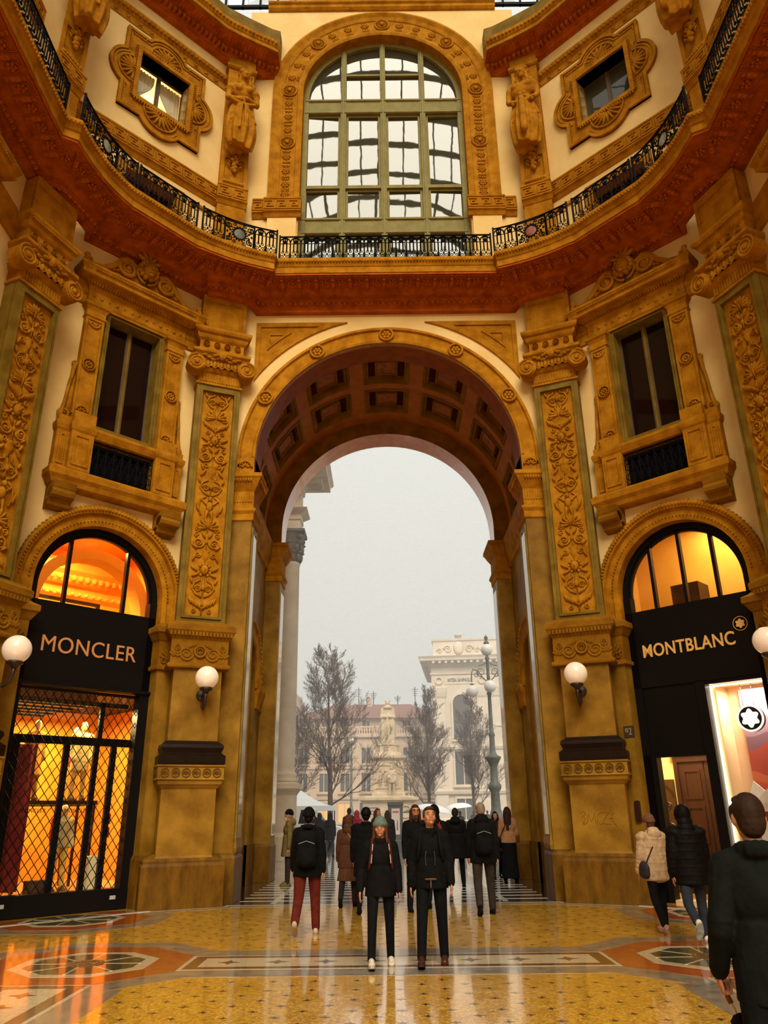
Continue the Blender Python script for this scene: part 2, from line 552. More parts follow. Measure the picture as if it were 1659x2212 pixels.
ground = MB().box(-90, 90, 18.0, 160, -0.3, -0.004).build('floor_piazza', 'f_wet')
tag(ground, kind='structure')
yy = 18.75; k = 0
rs = random.Random(3)
while yy < 70:
    w = .05+.03*rs.random() if yy < 30 else .12
    slab(rectp(-14 if yy > 25.2 else -3.4, 14 if yy > 25.2 else 3.4, yy, yy+w), 'f_strip', 'pale_strip', 0.0, -.02, ground)
    yy += .55+.25*rs.random()+max(0, (yy-24)*.06); k += 1
for x in (-2.6, 2.4): slab(rectp(x-.06, x+.06, 18.3, 60), 'f_strip', 'pale_strip', -0.001, -.02, ground)

# ================================================================== CENTRE WALL AND PASSAGE
ZC, RI, RO = 10.53, 3.50, 3.97
wc = empty('wall_center', FR[('c', 0)]); tag(wc, kind='structure')
outer = [(-4.9, 10.0), (-RI, 10.0)]+[(x, z) for x, z in arc(0, ZC, RI, PI, 0, 48)]+[(RI, 10.0), (4.9, 10.0), (4.9, 15.6), (-4.9, 15.6)]
MB().plate(outer, [], 0.0, 0.12).build('plaster_face', 'cream', wc)
# polished soffit of the near arch
sof = MB()
sof.loft([[(x, 0.0, z) for x, z in [(-RI, 10.0)]+arc(0, ZC, RI, PI, 0, 48)+[(RI, 10.0)]],
          [(x, .90, z) for x, z in [(-RI, 10.0)]+arc(0, ZC, RI, PI, 0, 48)+[(RI, 10.0)]]], closed=False)
sof.build('arch_soffit', 'soffit', wc, smooth=True)
MB().plate(outer, [], 0.13, 0.90).build('arch_core', 'ochre_red', wc)
# archivolt
pr = [(RI, 0.02), (RI, -.05), (RI+.06, -.07), (RI+.09, -.04), (RO-.1, -.04), (RO-.07, -.10), (RO, -.10), (RO, .02)]
av = MB().archsweep(pr, 0, ZC, 0, PI, 60)
for s in (-1, 1):
    av.box(min(s*RI, s*RO), max(s*RI, s*RO), -.045, .02, 10.0, ZC)
    av.box(min(s*(RO-.08), s*RO), max(s*(RO-.08), s*RO), -.10, .02, 10.0, ZC)
av.build('archivolt', 'ochre', wc)
ros = MB()
ros.archsweep([(.155, .02), (.155, -.07), (.185, -.09), (.215, -.07), (.215, .02)], 0, 0, 0, 2*PI, 24)
ros.lathe([(.0, -.03), (.15, -.03), (.15, .02), (0, .02)], (0, 0, 0), 20, 'y')
for k in range(6):
    a = k*PI/3
    ros.ell((.088*math.cos(a), -.045, .088*math.sin(a)), (.048, .035, .048), 8, 5)
ros.ell((0, -.06, 0), (.04, .04, .04), 8, 5)
ro = None
for k in range(5):
    a = PI/2+(k-2)*R(31)
    M = TR((RI+RO)/2*math.cos(a), -.04, ZC+(RI+RO)/2*math.sin(a))
    if ro is None: ro = ros.build('rosette', 'ochre', wc, smooth=True, M=M)
    else: inst(ro, wc, M)
for s in (-1, 1):
    fan = MB()
    fan.archsweep([(.15, .0), (.15, -.06), (.2, -.06), (.2, 0)], 0, 0, 0, PI, 14)
    for k in range(5):
        a = PI*(k+.5)/5
        fan.ell((.09*math.cos(a), -.03, .09*math.sin(a)), (.03, .03, .06), 6, 5, Matrix.Rotation(PI/2-a, 3, 'Y'))
    fan.build('half_rosette', 'ochre', wc, smooth=True, M=TR(s*3.735, -.04, 10.22))
# spandrel panels
def spandrel(s, inset, y0, y1, m, name):
    xo = 3.66-inset; zt = 14.72-inset
    r = RO+.36+inset*1.1
    # arc from the left point to the right point
    x0 = xo
    z_at = ZC+math.sqrt(max(r*r-x0*x0, 0))
    a0 = math.atan2(z_at-ZC, x0)
    zt_ = zt
    x_at = math.sqrt(max(r*r-(zt_-ZC)**2, 0)) if r > zt_-ZC else 0.25
    a1 = math.atan2(zt_-ZC, x_at)
    pts = [(xo, zt)]+[(x, z) for x, z in arc(0, ZC, r, a1, a0, 14)]
    return pts
for s in (-1, 1):
    o1 = [(s*x, z) for x, z in spandrel(s, 0, 0, 0, 0, 0)]
    o2 = [(s*x, z) for x, z in spandrel(s, .13, 0, 0, 0, 0)]
    o3 = [(s*x, z) for x, z in spandrel(s, .33, 0, 0, 0, 0)]
    o4 = [(s*x, z) for x, z in spandrel(s, .40, 0, 0, 0, 0)]
    MB().plate(o1, [o2], -.055, .01).build('spandrel_frame', 'ochre', wc)
    MB().plate(o2, [], -.012, .01).build('spandrel_field', 'ochre', wc)
    MB().plate(o3, [o4], -.045, .0).build('spandrel_inner_frame', 'ochre', wc)
# piers of the near arch and their imposts
imp = [(0, 8.73), (.04, 8.76), (.05, 8.92), (.10, 9.0), (.10, 9.06), (.03, 9.1), (.03, 9.55), (.06, 9.6), (.12, 9.7), (.20, 9.86), (.24, 9.9), (.24, 10.0)]
for s in (-1, 1):
    x0, x1 = (RI, 4.6) if s > 0 else (-4.6, -RI)
    p = MB().rings(x0, x1, 0.0, .9, [(.02, 0), (.02, .95), (0, 1.0), (0, 8.73)]).build('pier', 'stone', wc)
    MB().rings(x0, x1, 0.0, .9, [(.06, 0), (.06, .9), (.025, .96), (.025, 1.0)]).build('pier_plinth', 'stone_dark', wc)
    # polished inset strip on the passage side of the pier
    xs = s*RI
    MB().box(min(xs, xs-s*.03), max(xs, xs-s*.03), .14, .72, 1.3, 8.45).build('inset_strip', 'strip', wc)
    MB().rings(min(xs, xs-s*.05), max(xs, xs-s*.05), .06, .8, [(0, 1.0), (.02, 1.1), (.0, 1.25), (0, 1.3)]).build('strip_foot', 'stone', wc)
    for yb in (.07, .74): MB().box(min(xs, xs-s*.045), max(xs, xs-s*.045), yb, yb+.07, 1.2, 8.6).build('strip_edge', 'stone_frame', wc)
    i = MB().rings(x0, x1, 0.0, .9, imp).build('impost', 'ochre', wc)
    en = MB()
    for k in range(16):
        en.ell((x0+(x1-x0)*(k+.5)/16, -.19, 9.82), (.03, .04, .06), 6, 4)
        en.box(x0+(x1-x0)*(k+.2)/16, x0+(x1-x0)*(k+.75)/16, -.055, -.02, 9.25, 9.5)
    for k in range(13):
        xx = RI-.19 if s > 0 else -RI+.19
        en.ell((xx, .9*(k+.5)/13-.1, 9.82), (.04, .03, .06), 6, 4)
    tag(en.build('impost_ornament', 'ochre', wc), kind='stuff')
# passage side walls
YA, YB = .90, 5.50          # local depth of the barrel vault (world 19.05 .. 23.65)
for s in (-1, 1):
    w = 3.96
    hole = [(YA+1.05, 0.0), (YA+1.05, 5.2)]+arc((YA+YB)/2, 5.2, 1.25, PI, 0, 16)+[(YB-1.05, 5.2), (YB-1.05, 0.0)]
    poly = [(YA, 0), (YA+1.05, 0.0), (YA+1.05, 5.2)]+arc((YA+YB)/2, 5.2, 1.25, PI, 0, 16)[1:-1]+[(YB-1.05, 5.2), (YB-1.05, 0), (YB, 0), (YB, ZC), (YA, ZC)]
    mb = MB()
    mb.T = Matrix(((0, s, 0, s*w), (1, 0, 0, 0), (0, 0, 1, 0), (0, 0, 0, 1)))
    mb.plate(poly, [], 0.0, .5)
    mb.build('passage_wall', 'stone', wc)
    mb = MB(); mb.T = Matrix(((0, s, 0, s*w), (1, 0, 0, 0), (0, 0, 1, 0), (0, 0, 0, 1)))
    mb.archsweep([(1.25, .02), (1.25, -.06), (1.35, -.09), (1.55, -.09), (1.62, -.13), (1.72, -.13), (1.72, .02)], (YA+YB)/2, 5.2, 0, PI, 24)
    for k in range(34):
        a = PI*(k+.5)/34
        mb.ell(((YA+YB)/2+1.66*math.cos(a), -.14, 5.2+1.66*math.sin(a)), (.05, .03, .05), 6, 4)
    mb.build('side_archivolt', 'ochre', wc)
    mb = MB(); mb.T = Matrix(((0, s, 0, s*w), (1, 0, 0, 0), (0, 0, 1, 0), (0, 0, 0, 1)))
    mb.plate([(YA+1.0, 0), (YB-1.0, 0), (YB-1.0, 6.6), (YA+1.0, 6.6)], [], .07, .11)
    mb.build('side_shop_pane', mirror_glass('amber_glow_tint_glass', (.25, .09, .01), 1.6, .05), wc)  # amber base colour painted on so the pane looks lit from within
    mb = MB(); mb.T = Matrix(((0, s, 0, s*w), (1, 0, 0, 0), (0, 0, 1, 0), (0, 0, 0, 1)))
    mb.hsweep([(0.02, 9.1), (-.06, 9.15), (-.06, 9.3), (-.14, 9.5), (-.2, 9.85), (-.22, 10.0), (.02, 10.0)], YA, YB)
    mb.hsweep([(0.02, 4.6), (-.06, 4.65), (-.1, 4.95), (-.16, 5.15), (-.16, 5.25), (.02, 5.25)], YA, YA+1.0)
    mb.hsweep([(0.02, 4.6), (-.06, 4.65), (-.1, 4.95), (-.16, 5.15), (-.16, 5.25), (.02, 5.25)], YB-1.0, YB)
    mb.build('passage_cornice', 'ochre', wc)
    mb = MB(); mb.T = Matrix(((0, s, 0, s*w), (1, 0, 0, 0), (0, 0, 1, 0), (0, 0, 0, 1)))
    mb.box(YA, YA+1.05, -.05, .1, 0, 1.0); mb.box(YB-1.05, YB, -.05, .1, 0, 1.0)
    mb.build('passage_plinth', 'stone_dark', wc)
# far arch
farw = MB()
fouter = [(-5.5, 0), (-RI, 0), (-RI, ZC)]+arc(0, ZC, RI, PI, 0, 48)[1:-1]+[(RI, ZC), (RI, 0), (5.5, 0), (5.5, 17), (-5.5, 17)]
farw.plate(fouter, [], YB, YB+1.0, sides=False)
farw.box(-5.5, -5.49, YB, YB+1, 0, 17); farw.box(5.49, 5.5, YB, YB+1, 0, 17)
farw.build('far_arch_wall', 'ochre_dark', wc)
MB().loft([[(x, YB+d, z) for x, z in [(-RI, 10.0)]+arc(0, ZC, RI, PI, 0, 48)+[(RI, 10.0)]] for d in (0, 1.0)], closed=False).build('far_arch_soffit', 'polished', wc, smooth=True)
for s in (-1, 1):
    x0, x1 = (RI, 4.2) if s > 0 else (-4.2, -RI)
    MB().rings4(x0, x1, YB, YB+1.0, [(.01, 0), (.01, 8.73)]).build('far_pier', 'stone', wc)
    MB().rings4(x0, x1, YB, YB+1.0, [(.05, 0), (.05, .92), (.02, .98), (.015, 1.0)]).build('far_pier_plinth', 'stone_dark', wc)
    MB().rings4(x0, x1, YB, YB+1.0, imp).build('far_impost', 'ochre', wc)
    xs = s*RI
    MB().box(min(xs, xs-s*.03), max(xs, xs-s*.03), YB+.2, YB+.85, 1.2, 8.45).build('inset_strip', 'strip', wc)
# barrel vault with coffers
ceil = empty('ceiling', FR[('c', 0)]); tag(ceil, kind='structure')
RV = 4.0
cw, cp = R(19.7), R(27)
cofA = [PI/2+cp*k for k in (-3, -2, -1, 0, 1, 2, 3)]
cofY = [(YA+.55, YA+1.98), (YA+2.42, YA+3.85)]
abrk = sorted(set([0.0, PI]+[round(a-cw/2, 6) for a in cofA]+[round(a+cw/2, 6) for a in cofA]))
abrk = [a for a in abrk if 0 <= a <= PI]
ybrk = [YA, cofY[0][0], cofY[0][1], cofY[1][0], cofY[1][1], YB]
vm = MB()
def cyl(a, y, r): return (r*math.cos(a), y, ZC+r*math.sin(a))
def cylpatch(mb, a0, a1, y0, y1, r, n=5):
    mb.loft([[cyl(a0+(a1-a0)*k/n, y, r) for k in range(n+1)] for y in (y0, y1)], closed=False)
for i in range(len(abrk)-1):
    for j in range(len(ybrk)-1):
        am = (abrk[i]+abrk[i+1])/2
        incof = any(abs(am-a) < cw/2 for a in cofA) and j in (1, 3)
        if not incof: cylpatch(vm, abrk[i], abrk[i+1], ybrk[j], ybrk[j+1], RV)
vm.build('vault_surface', 'vault', ceil, smooth=True)
def cylring(mb, A, Y, w0, w1, r0, r1, n=4):
    """frame between inset w0 and w1 (metres), radius r0 at outer edge, r1 at inner edge"""
    def loop(w, r):
        a0, a1, y0, y1 = A[0]+w/RV, A[1]-w/RV, Y[0]+w, Y[1]-w
        L = [cyl(a0+(a1-a0)*k/n, y0, r) for k in range(n)]+[cyl(a1, y0+(y1-y0)*k/n, r) for k in range(n)]
        L += [cyl(a1+(a0-a1)*k/n, y1, r) for k in range(n)]+[cyl(a0, y1+(y0-y1)*k/n, r) for k in range(n)]
        return L
    mb.loft([loop(w0, r0), loop(w1, r1)], caps=False)
for a in cofA:
    for Y in cofY:
        A = (max(a-cw/2, .0), min(a+cw/2, PI))
        e = MB()
        cylring(e, A, Y, -.03, -.03, RV, RV-.035); cylring(e, A, Y, -.03, .05, RV-.035, RV-.035); cylring(e, A, Y, .05, .07, RV-.035, RV+.02); cylring(e, A, Y, .07, .13, RV+.02, RV+.02); cylring(e, A, Y, .13, .14, RV+.02, RV+.16)
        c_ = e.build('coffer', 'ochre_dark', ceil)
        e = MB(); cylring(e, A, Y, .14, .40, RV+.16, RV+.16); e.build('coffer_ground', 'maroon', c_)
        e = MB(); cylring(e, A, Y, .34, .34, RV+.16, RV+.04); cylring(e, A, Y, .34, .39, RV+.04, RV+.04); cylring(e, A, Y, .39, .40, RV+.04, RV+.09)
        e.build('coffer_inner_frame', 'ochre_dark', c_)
        e = MB(); cylpatch(e, A[0]+.40/RV, A[1]-.40/RV, Y[0]+.40, Y[1]-.40, RV+.09); e.build('coffer_panel', 'coffer_panel', c_)

# ================================================================== DIAGONAL WALLS, LOWER
ZS, RS, RSO = 6.45, 1.50, 1.95     # shop arch
wall = {}
for sd in (-1, 1):
    w = empty('wall_'+SIDE[sd], FR[('d', sd)]); tag(w, kind='structure'); wall[sd] = w
    RH = RS+.03
    poly = [(-3.0, 0), (-RH, 0), (-RH, ZS)]+arc(0, ZS, RH, PI, 0, 36)[1:-1]+[(RH, ZS), (RH, 0), (3.0, 0), (3.0, 15.6), (-3.0, 15.6)]
    MB().plate(poly, [[(-.70, 10.3), (.70, 10.3), (.70, 13.45), (-.70, 13.45)]], 0, .35).build('plaster_face', 'cream', w)
    for s in (-1, 1):
        x0, x1 = (RS, 2.5) if s > 0 else (-2.5, -RS)
        MB().rings(x0, x1, -.10, .3, [(0, 0), (0, 4.9)]).build('jamb_pier', 'stone', w)
        MB().rings(x0, x1, -.10, .3, [(.05, 0), (.05, .92), (.02, .98), (.01, 1.0)]).build('jamb_plinth', 'stone_dark', w)
        MB().rings(x0, x1, -.10, .3, [(.02, 4.86), (.07, 4.88), (.07, 4.95), (.02, 4.98), (.02, 5.52), (.05, 5.56), (.12, 5.68), (.16, 5.72), (.16, 5.84), (.05, 5.9), (.0, 5.95)]).build('jamb_impost', 'ochre_dark', w)
        lf = MB()
        for k in range(2):
            xx = x0+(x1-x0)*(k+.5)/2
            for q in range(7):
                a = R(90)+(q-3)*R(26)
                lf.ell((xx+.12*math.cos(a)*1.1, -.14, 5.12+.16*math.sin(a)), (.035, .025, .12), 6, 5, Matrix.Rotation(PI/2-a, 3, 'Y'))
            lf.spiral((xx-.13, 5.08), .09, .02, 1.3, 0, .022, -.14); lf.spiral((xx+.13, 5.08), .09, .02, 1.3, 0, .022, -.14, sx=-1)
        tag(lf.build('impost_relief', 'ochre_dark', w, smooth=True), kind='stuff')
        MB().box(x0, x1, -.02, .3, 5.9, ZS).build('arch_springer', 'ochre', w) if False else None
    pr = [(RS, .30), (RS, -.02), (RS+.10, -.05), (RS+.13, -.03), (RS+.27, -.03), (RS+.29, -.12), (RSO-.06, -.15), (RSO, -.12), (RSO, .02)]
    av = MB().archsweep(pr, 0, ZS, 0, PI, 48)
    for s in (-1, 1):
        av.loft([[(s*r, y, z) for r, y in pr] for z in (5.9, ZS)])
    av.build('shop_archivolt', 'ochre', w)
    bd = MB()
    for k in range(74):
        a = PI*(k+.5)/74
        bd.ell((( RSO-.09)*math.cos(a), -.155, ZS+(RSO-.09)*math.sin(a)), (.032, .03, .032), 6, 4)
    for k in range(60):
        a = PI*(k+.5)/60
        bd.ell(((RS+.115)*math.cos(a), -.06, ZS+(RS+.115)*math.sin(a)), (.022, .02, .022), 5, 4)
    for k in range(58):
        a = PI*(k+.5)/58
        M_ = Matrix.Rotation(PI/2-a, 3, 'Y')
        bd.ell(((RSO-.005)*math.cos(a), -.09, ZS+(RSO-.005)*math.sin(a)), (.035, .06, .03), 6, 4, M_)
    tag(bd.build('archivolt_beading', 'ochre', w, smooth=True), kind='stuff')
    # string course at capital level
    MB().hsweep([(.02, 13.45), (-.05, 13.48), (-.05, 13.72), (-.10, 13.78), (-.10, 13.92), (-.16, 14.02), (-.16, 14.08), (.02, 14.1)], -2.6, -1.2).build('string_course', 'ochre', w)
    MB().hsweep([(.02, 13.45), (-.05, 13.48), (-.05, 13.72), (-.10, 13.78), (-.10, 13.92), (-.16, 14.02), (-.16, 14.08), (.02, 14.1)], 1.2, 2.6).build('string_course', 'ochre', w)

# ================================================================== WINDOWS OF THE MIDDLE FLOOR
def rosette_mesh(mb, x, y, z, r, n=8):
    mb.archsweep([(r*.8, y+.02), (r*.8, y-.04), (r*.92, y-.06), (r, y-.04), (r, y+.02)], x, z, 0, 2*PI, 20)
    for k in range(n):
        a = 2*PI*k/n
        mb.ell((x+r*.45*math.cos(a), y-.02, z+r*.45*math.sin(a)), (r*.22, .03, r*.22), 6, 4)
    mb.ell((x, y-.03, z), (r*.2, .04, r*.2), 6, 4)
def build_window(n):
    w = empty('window_%d' % n); tag(w, kind='structure')
    MB().plate([(-.86, 10.12), (.86, 10.12), (.86, 13.58), (-.86, 13.58)], [[(-.68, 10.32), (.68, 10.32), (.68, 13.40), (-.68, 13.40)]], -.06, .34).build('reveal', 'stone_frame', w)
    MB().plate([(-.80, 10.12), (.80, 10.12), (.80, 13.54), (-.80, 13.54)], [[(-.74, 10.32), (.74, 10.32), (.74, 13.46), (-.74, 13.46)]], -.09, .0).build('reveal_moulding', 'stone_frame', w)
    for s in (-1, 1):
        x0, x1 = (.03, .68) if s > 0 else (-.68, -.03)
        MB().box(x0, x1, .29, .30, 10.3, 13.42).build('pane', 'pane_dark', w)
        MB().plate([(x0, 10.3), (x1, 10.3), (x1, 13.42), (x0, 13.42)], [[(x0+.04, 10.36), (x1-.04, 10.36), (x1-.04, 13.36), (x0+.04, 13.36)]], .26, .31).build('sash', 'frame_brown', w)
    MB().box(-.03, .03, .24, .32, 10.3, 13.42).build('mullion', 'stone_frame', w)
    for s in (-1, 1):
        a, b = (.86, 1.32) if s > 0 else (-1.32, -.86)
        st = MB().plate([(a, 10.42), (b, 10.42), (b, 13.3), (a, 13.3)], [[(a+.06, 10.5), (b-.06, 10.5), (b-.06, 13.02), (a+.06, 13.02)]], -.17, .0)
        st.box(a+.02, b-.02, -.14, 0, 10.44, 13.1)
        p = st.build('pilaster_strip', 'ochre', w)
        MB().rings(a, b, -.17, 0, [(0, 13.08), (.03, 13.1), (.03, 13.14), (.01, 13.16), (.01, 13.28), (.05, 13.36), (.09, 13.4), (.09, 13.46)]).build('strip_cap', 'ochre', p)
        rm = MB(); xm = (a+b)/2
        rosette_mesh(rm, xm, -.15, 11.78, .165)
        for zz, sg in ((12.98, -1), (10.52, 1)):
            rm.archsweep([(.12, -.13), (.12, -.18), (.16, -.18), (.16, -.13)], xm, zz, 0 if sg > 0 else PI, PI if sg > 0 else 2*PI, 12)
            for k in range(4):
                aa = PI*(k+.5)/4*sg
                rm.ell((xm+.07*math.cos(aa), -.155, zz+.07*math.sin(aa)), (.025, .025, .045), 6, 4, Matrix.Rotation(PI/2-aa, 3, 'Y'))
        rm.build('strip_rosettes', 'ochre', p, smooth=True)
        # scroll bracket beside the strip
        pts = []
        for k in range(26):
            t = k/25
            z = 11.75-1.45*t
            x = 1.36+.035*math.sin(t*PI*2)+.17*max(0, math.sin((t-.25)/.75*PI*.5))*(t > .25)
            pts.append((s*x, -.06, z))
        sc = MB().tube(pts, [.06-.02*math.sin(PI*k/25) for k in range(26)], 6)
        sc.spiral((s*1.44, 10.38), .15, .03, 1.6, -PI/2 if s > 0 else -PI/2, .045, -.06, sx=s)
        sc.spiral((s*1.36, 11.75), .09, .02, 1.4, PI, .035, -.06, sx=s)
        sc.prism([(s*1.3, 10.25), (s*1.5, 10.25), (s*1.52, 10.5), (s*1.42, 10.85), (s*1.34, 11.3), (s*1.30, 11.6)], -.05, 0)
        sc.build('scroll_bracket', 'ochre', w, smooth=True)
        # pedestal blocks
        a, b = (.78, 1.30) if s > 0 else (-1.30, -.78)
        pb = MB().rings(a, b, -.34, 0, [(0, 8.98), (0, 9.9), (.03, 9.95), (.05, 10.03), (.05, 10.1), (0, 10.14), (0, 10.42)])
        pb.plate([(a+.07, 9.08), (b-.07, 9.08), (b-.07, 9.84), (a+.07, 9.84)], [[(a+.12, 9.13), (b-.12, 9.13), (b-.12, 9.79), (a+.12, 9.79)]], -.365, -.33)
        pb.build('pedestal_block', 'ochre', w)
        a, b = (1.30, 1.58) if s > 0 else (-1.58, -1.30)
        pb = MB().rings(a, b, -.2, 0, [(0, 8.98), (0, 9.9), (.03, 9.95), (.05, 10.03), (.05, 10.1), (0, 10.14), (0, 10.28)])
        pb.plate([(a+.07, 9.08), (b-.07, 9.08), (b-.07, 9.84), (a+.07, 9.84)], [[(a+.11, 9.13), (b-.11, 9.13), (b-.11, 9.79), (a+.11, 9.79)]], -.225, -.19)
        pb.build('pedestal_wing', 'ochre', w)
        # corbel
        cb = MB().loft([[(x, y, z) for x in (s*1.05, s*1.55) for y in (0, )] + [(s*1.55, yf, z), (s*1.05, yf, z)] for yf, z in ((-.05, 8.02), (-.2, 8.1), (-.32, 8.25), (-.42, 8.45), (-.45, 8.58))])
        cb.tube([(s*1.05, -.3, 8.34), (s*1.55, -.3, 8.34)], .13, 10)
        cb.tube([(s*1.05, -.16, 8.14), (s*1.55, -.16, 8.14)], .08, 8)
        cb.build('corbel', 'ochre_dark', w)
    MB().rings(-1.53, 1.53, -.26, 0, [(0, 8.55), (.05, 8.58), (.09, 8.68), (.15, 8.76), (.16, 8.9), (.12, 8.95), (.04, 8.99), (0, 9.0)]).build('sill', 'ochre', w)
    MB().hsweep([(-.02, 9.86), (-.30, 9.88), (-.34, 9.95), (-.38, 10.03), (-.38, 10.1), (-.02, 10.14)], -.79, .79).build('balustrade_rail', 'ochre', w)
    # wrought grille
    g = MB()
    g.box(-.79, .79, -.02, 0, 8.98, 9.9)
    for zz in (9.06, 9.70, 9.84): g.tube([(-.78, -.22, zz), (.78, -.22, zz)], .014, 4)
    for k in range(9):
        x = -.78+1.56*k/8
        g.tube([(x, -.22, 9.0), (x, -.22, 9.86)], .012, 4)
    for k in range(8):
        x = -.78+1.56*(k+.5)/8
        for zz, r in ((9.25, .09), (9.5, .09), (9.77, .06)):
            g.tube([(x+r*math.cos(a), -.22, zz+r*math.sin(a)) for a in [i*PI/5 for i in range(10)]], .011, 4, closed=True)
        g.tube([(x-.08, -.22, 9.1), (x+.08, -.22, 9.66)], .009, 4); g.tube([(x+.08, -.22, 9.1), (x-.08, -.22, 9.66)], .009, 4)
    g.build('grille', 'iron', w)
    # entablature and hood
    MB().rings(-1.32, 1.32, -.12, 0, [(0, 13.46), (0, 13.5), (.03, 13.55), (.02, 13.57), (.02, 13.86), (.06, 13.92), (.10, 13.98), (.14, 14.0), (.20, 14.04), (.33, 14.06), (.36, 14.08), (.36, 14.18), (.40, 14.26), (.42, 14.28), (.42, 14.34), (0, 14.4)]).build('hood', 'ochre', w)
    en = MB()
    for k in range(13):
        x = -1.2+2.4*k/12
        en.ell((x, -.15, 13.72), (.05 if k % 2 else .028, .03, .06 if k % 2 else .028), 6, 4)
    for k in range(40):
        x = -1.4+2.8*(k+.5)/40
        en.box(x-.022, x+.022, -.30, -.2, 13.95, 14.03)
        en.ell((x, -.525, 14.22), (.03, .03, .03), 5, 4)
    tag(en.build('hood_ornament', 'ochre', w), kind='stuff')
    # crest: scrolls either side of a crowned head
    cr = MB()
    for s in (-1, 1):
        pts = [(s*1.62, 14.50), (s*1.45, 14.46), (s*1.15, 14.52), (s*.9, 14.72), (s*.72, 14.98), (s*.52, 15.10), (s*.33, 15.0)]
        P = [(x, -.16, z) for x, z in pts]
        fine = []
        for i in range(len(P)-1):
            for t in (0, .5): fine.append(tuple(Vector(P[i]).lerp(Vector(P[i+1]), t)))
        fine.append(P[-1])
        cr.tube(fine, [.06+.02*math.sin(PI*k/len(fine)) for k in range(len(fine))], 6)
        cr.spiral((s*.53, 14.83), .26, .05, 1.9, PI/2, .065, -.17, 30, 6, sx=-s)
        cr.ell((s*.53, -.18, 14.83), (.08, .08, .08), 8, 6)
        cr.spiral((s*1.52, 14.55), .11, .03, 1.5, -PI/2, .05, -.16, sx=s)
        cr.ell((s*1.58, -.16, 14.68), (.08, .06, .08), 8, 5)
        for k in range(6):
            x = .62+.13*k; z = 14.60-.035*k+.16*(1-k/6)
            cr.ell((s*x, -.13, z), (.10, .05, .05), 6, 5, Matrix.Rotation(s*R(35), 3, 'Y'))
        cr.prism([(s*.1, 14.4), (s*1.6, 14.4), (s*1.3, 14.5), (s*.95, 14.7), (s*.7, 15.0), (s*.1, 15.0)], -.10, 0)
    cr.build('crest_scrolls', 'ochre', w, smooth=False, M=TR(0, -.16, -.02))
    hd = MB()
    hd.ell((0, -.22, 14.92), (.16, .17, .21), 12, 8)
    hd.ell((0, -.38, 14.91), (.03, .05, .055), 6, 5)
    hd.ell((0, -.36, 14.81), (.06, .03, .018), 6, 4); hd.ell((0, -.35, 14.74), (.06, .05, .045), 6, 5)
    for s in (-1, 1):
        hd.ell((s*.065, -.36, 14.96), (.035, .03, .018), 6, 4)
        for k in range(6):
            a = R(20+k*28)
            hd.ell((s*.2*math.sin(a), -.2, 14.93+.22*math.cos(a)), (.065, .07, .065), 7, 5)
        hd.tube([(s*.25*math.sin(R(t)), -.15, 14.88+.30*math.cos(R(t))) for t in range(10, 175, 18)], .035, 6)
    for k in range(5):
        a = R(90)+(k-2)*R(30)
        hd.ell((.17*math.cos(a), -.17, 15.12+.2*math.sin(a)), (.055, .06, .17), 7, 6, Matrix.Rotation(PI/2-a, 3, 'Y'))
    hd.build('crest_head', 'ochre', w, smooth=True, M=Matrix.Translation((0, -.16, 14.4)) @ Matrix.Diagonal((1.15, 1.15, 1.1, 1)) @ Matrix.Translation((0, 0, -14.4)))
    return w
win1 = build_window(1)
win1.matrix_world = FR[('d', -1)]
win2 = copy_tree(win1); win2.name = 'window_2'
win2.matrix_world = FR[('d', 1)]
# the same windows on the side walls, at the edge of the picture
for sd, n in ((-1, 3), (1, 4)):
    w3 = copy_tree(win1); w3.name = 'window_%d' % n
    w3.matrix_world = FR[('s', sd)]

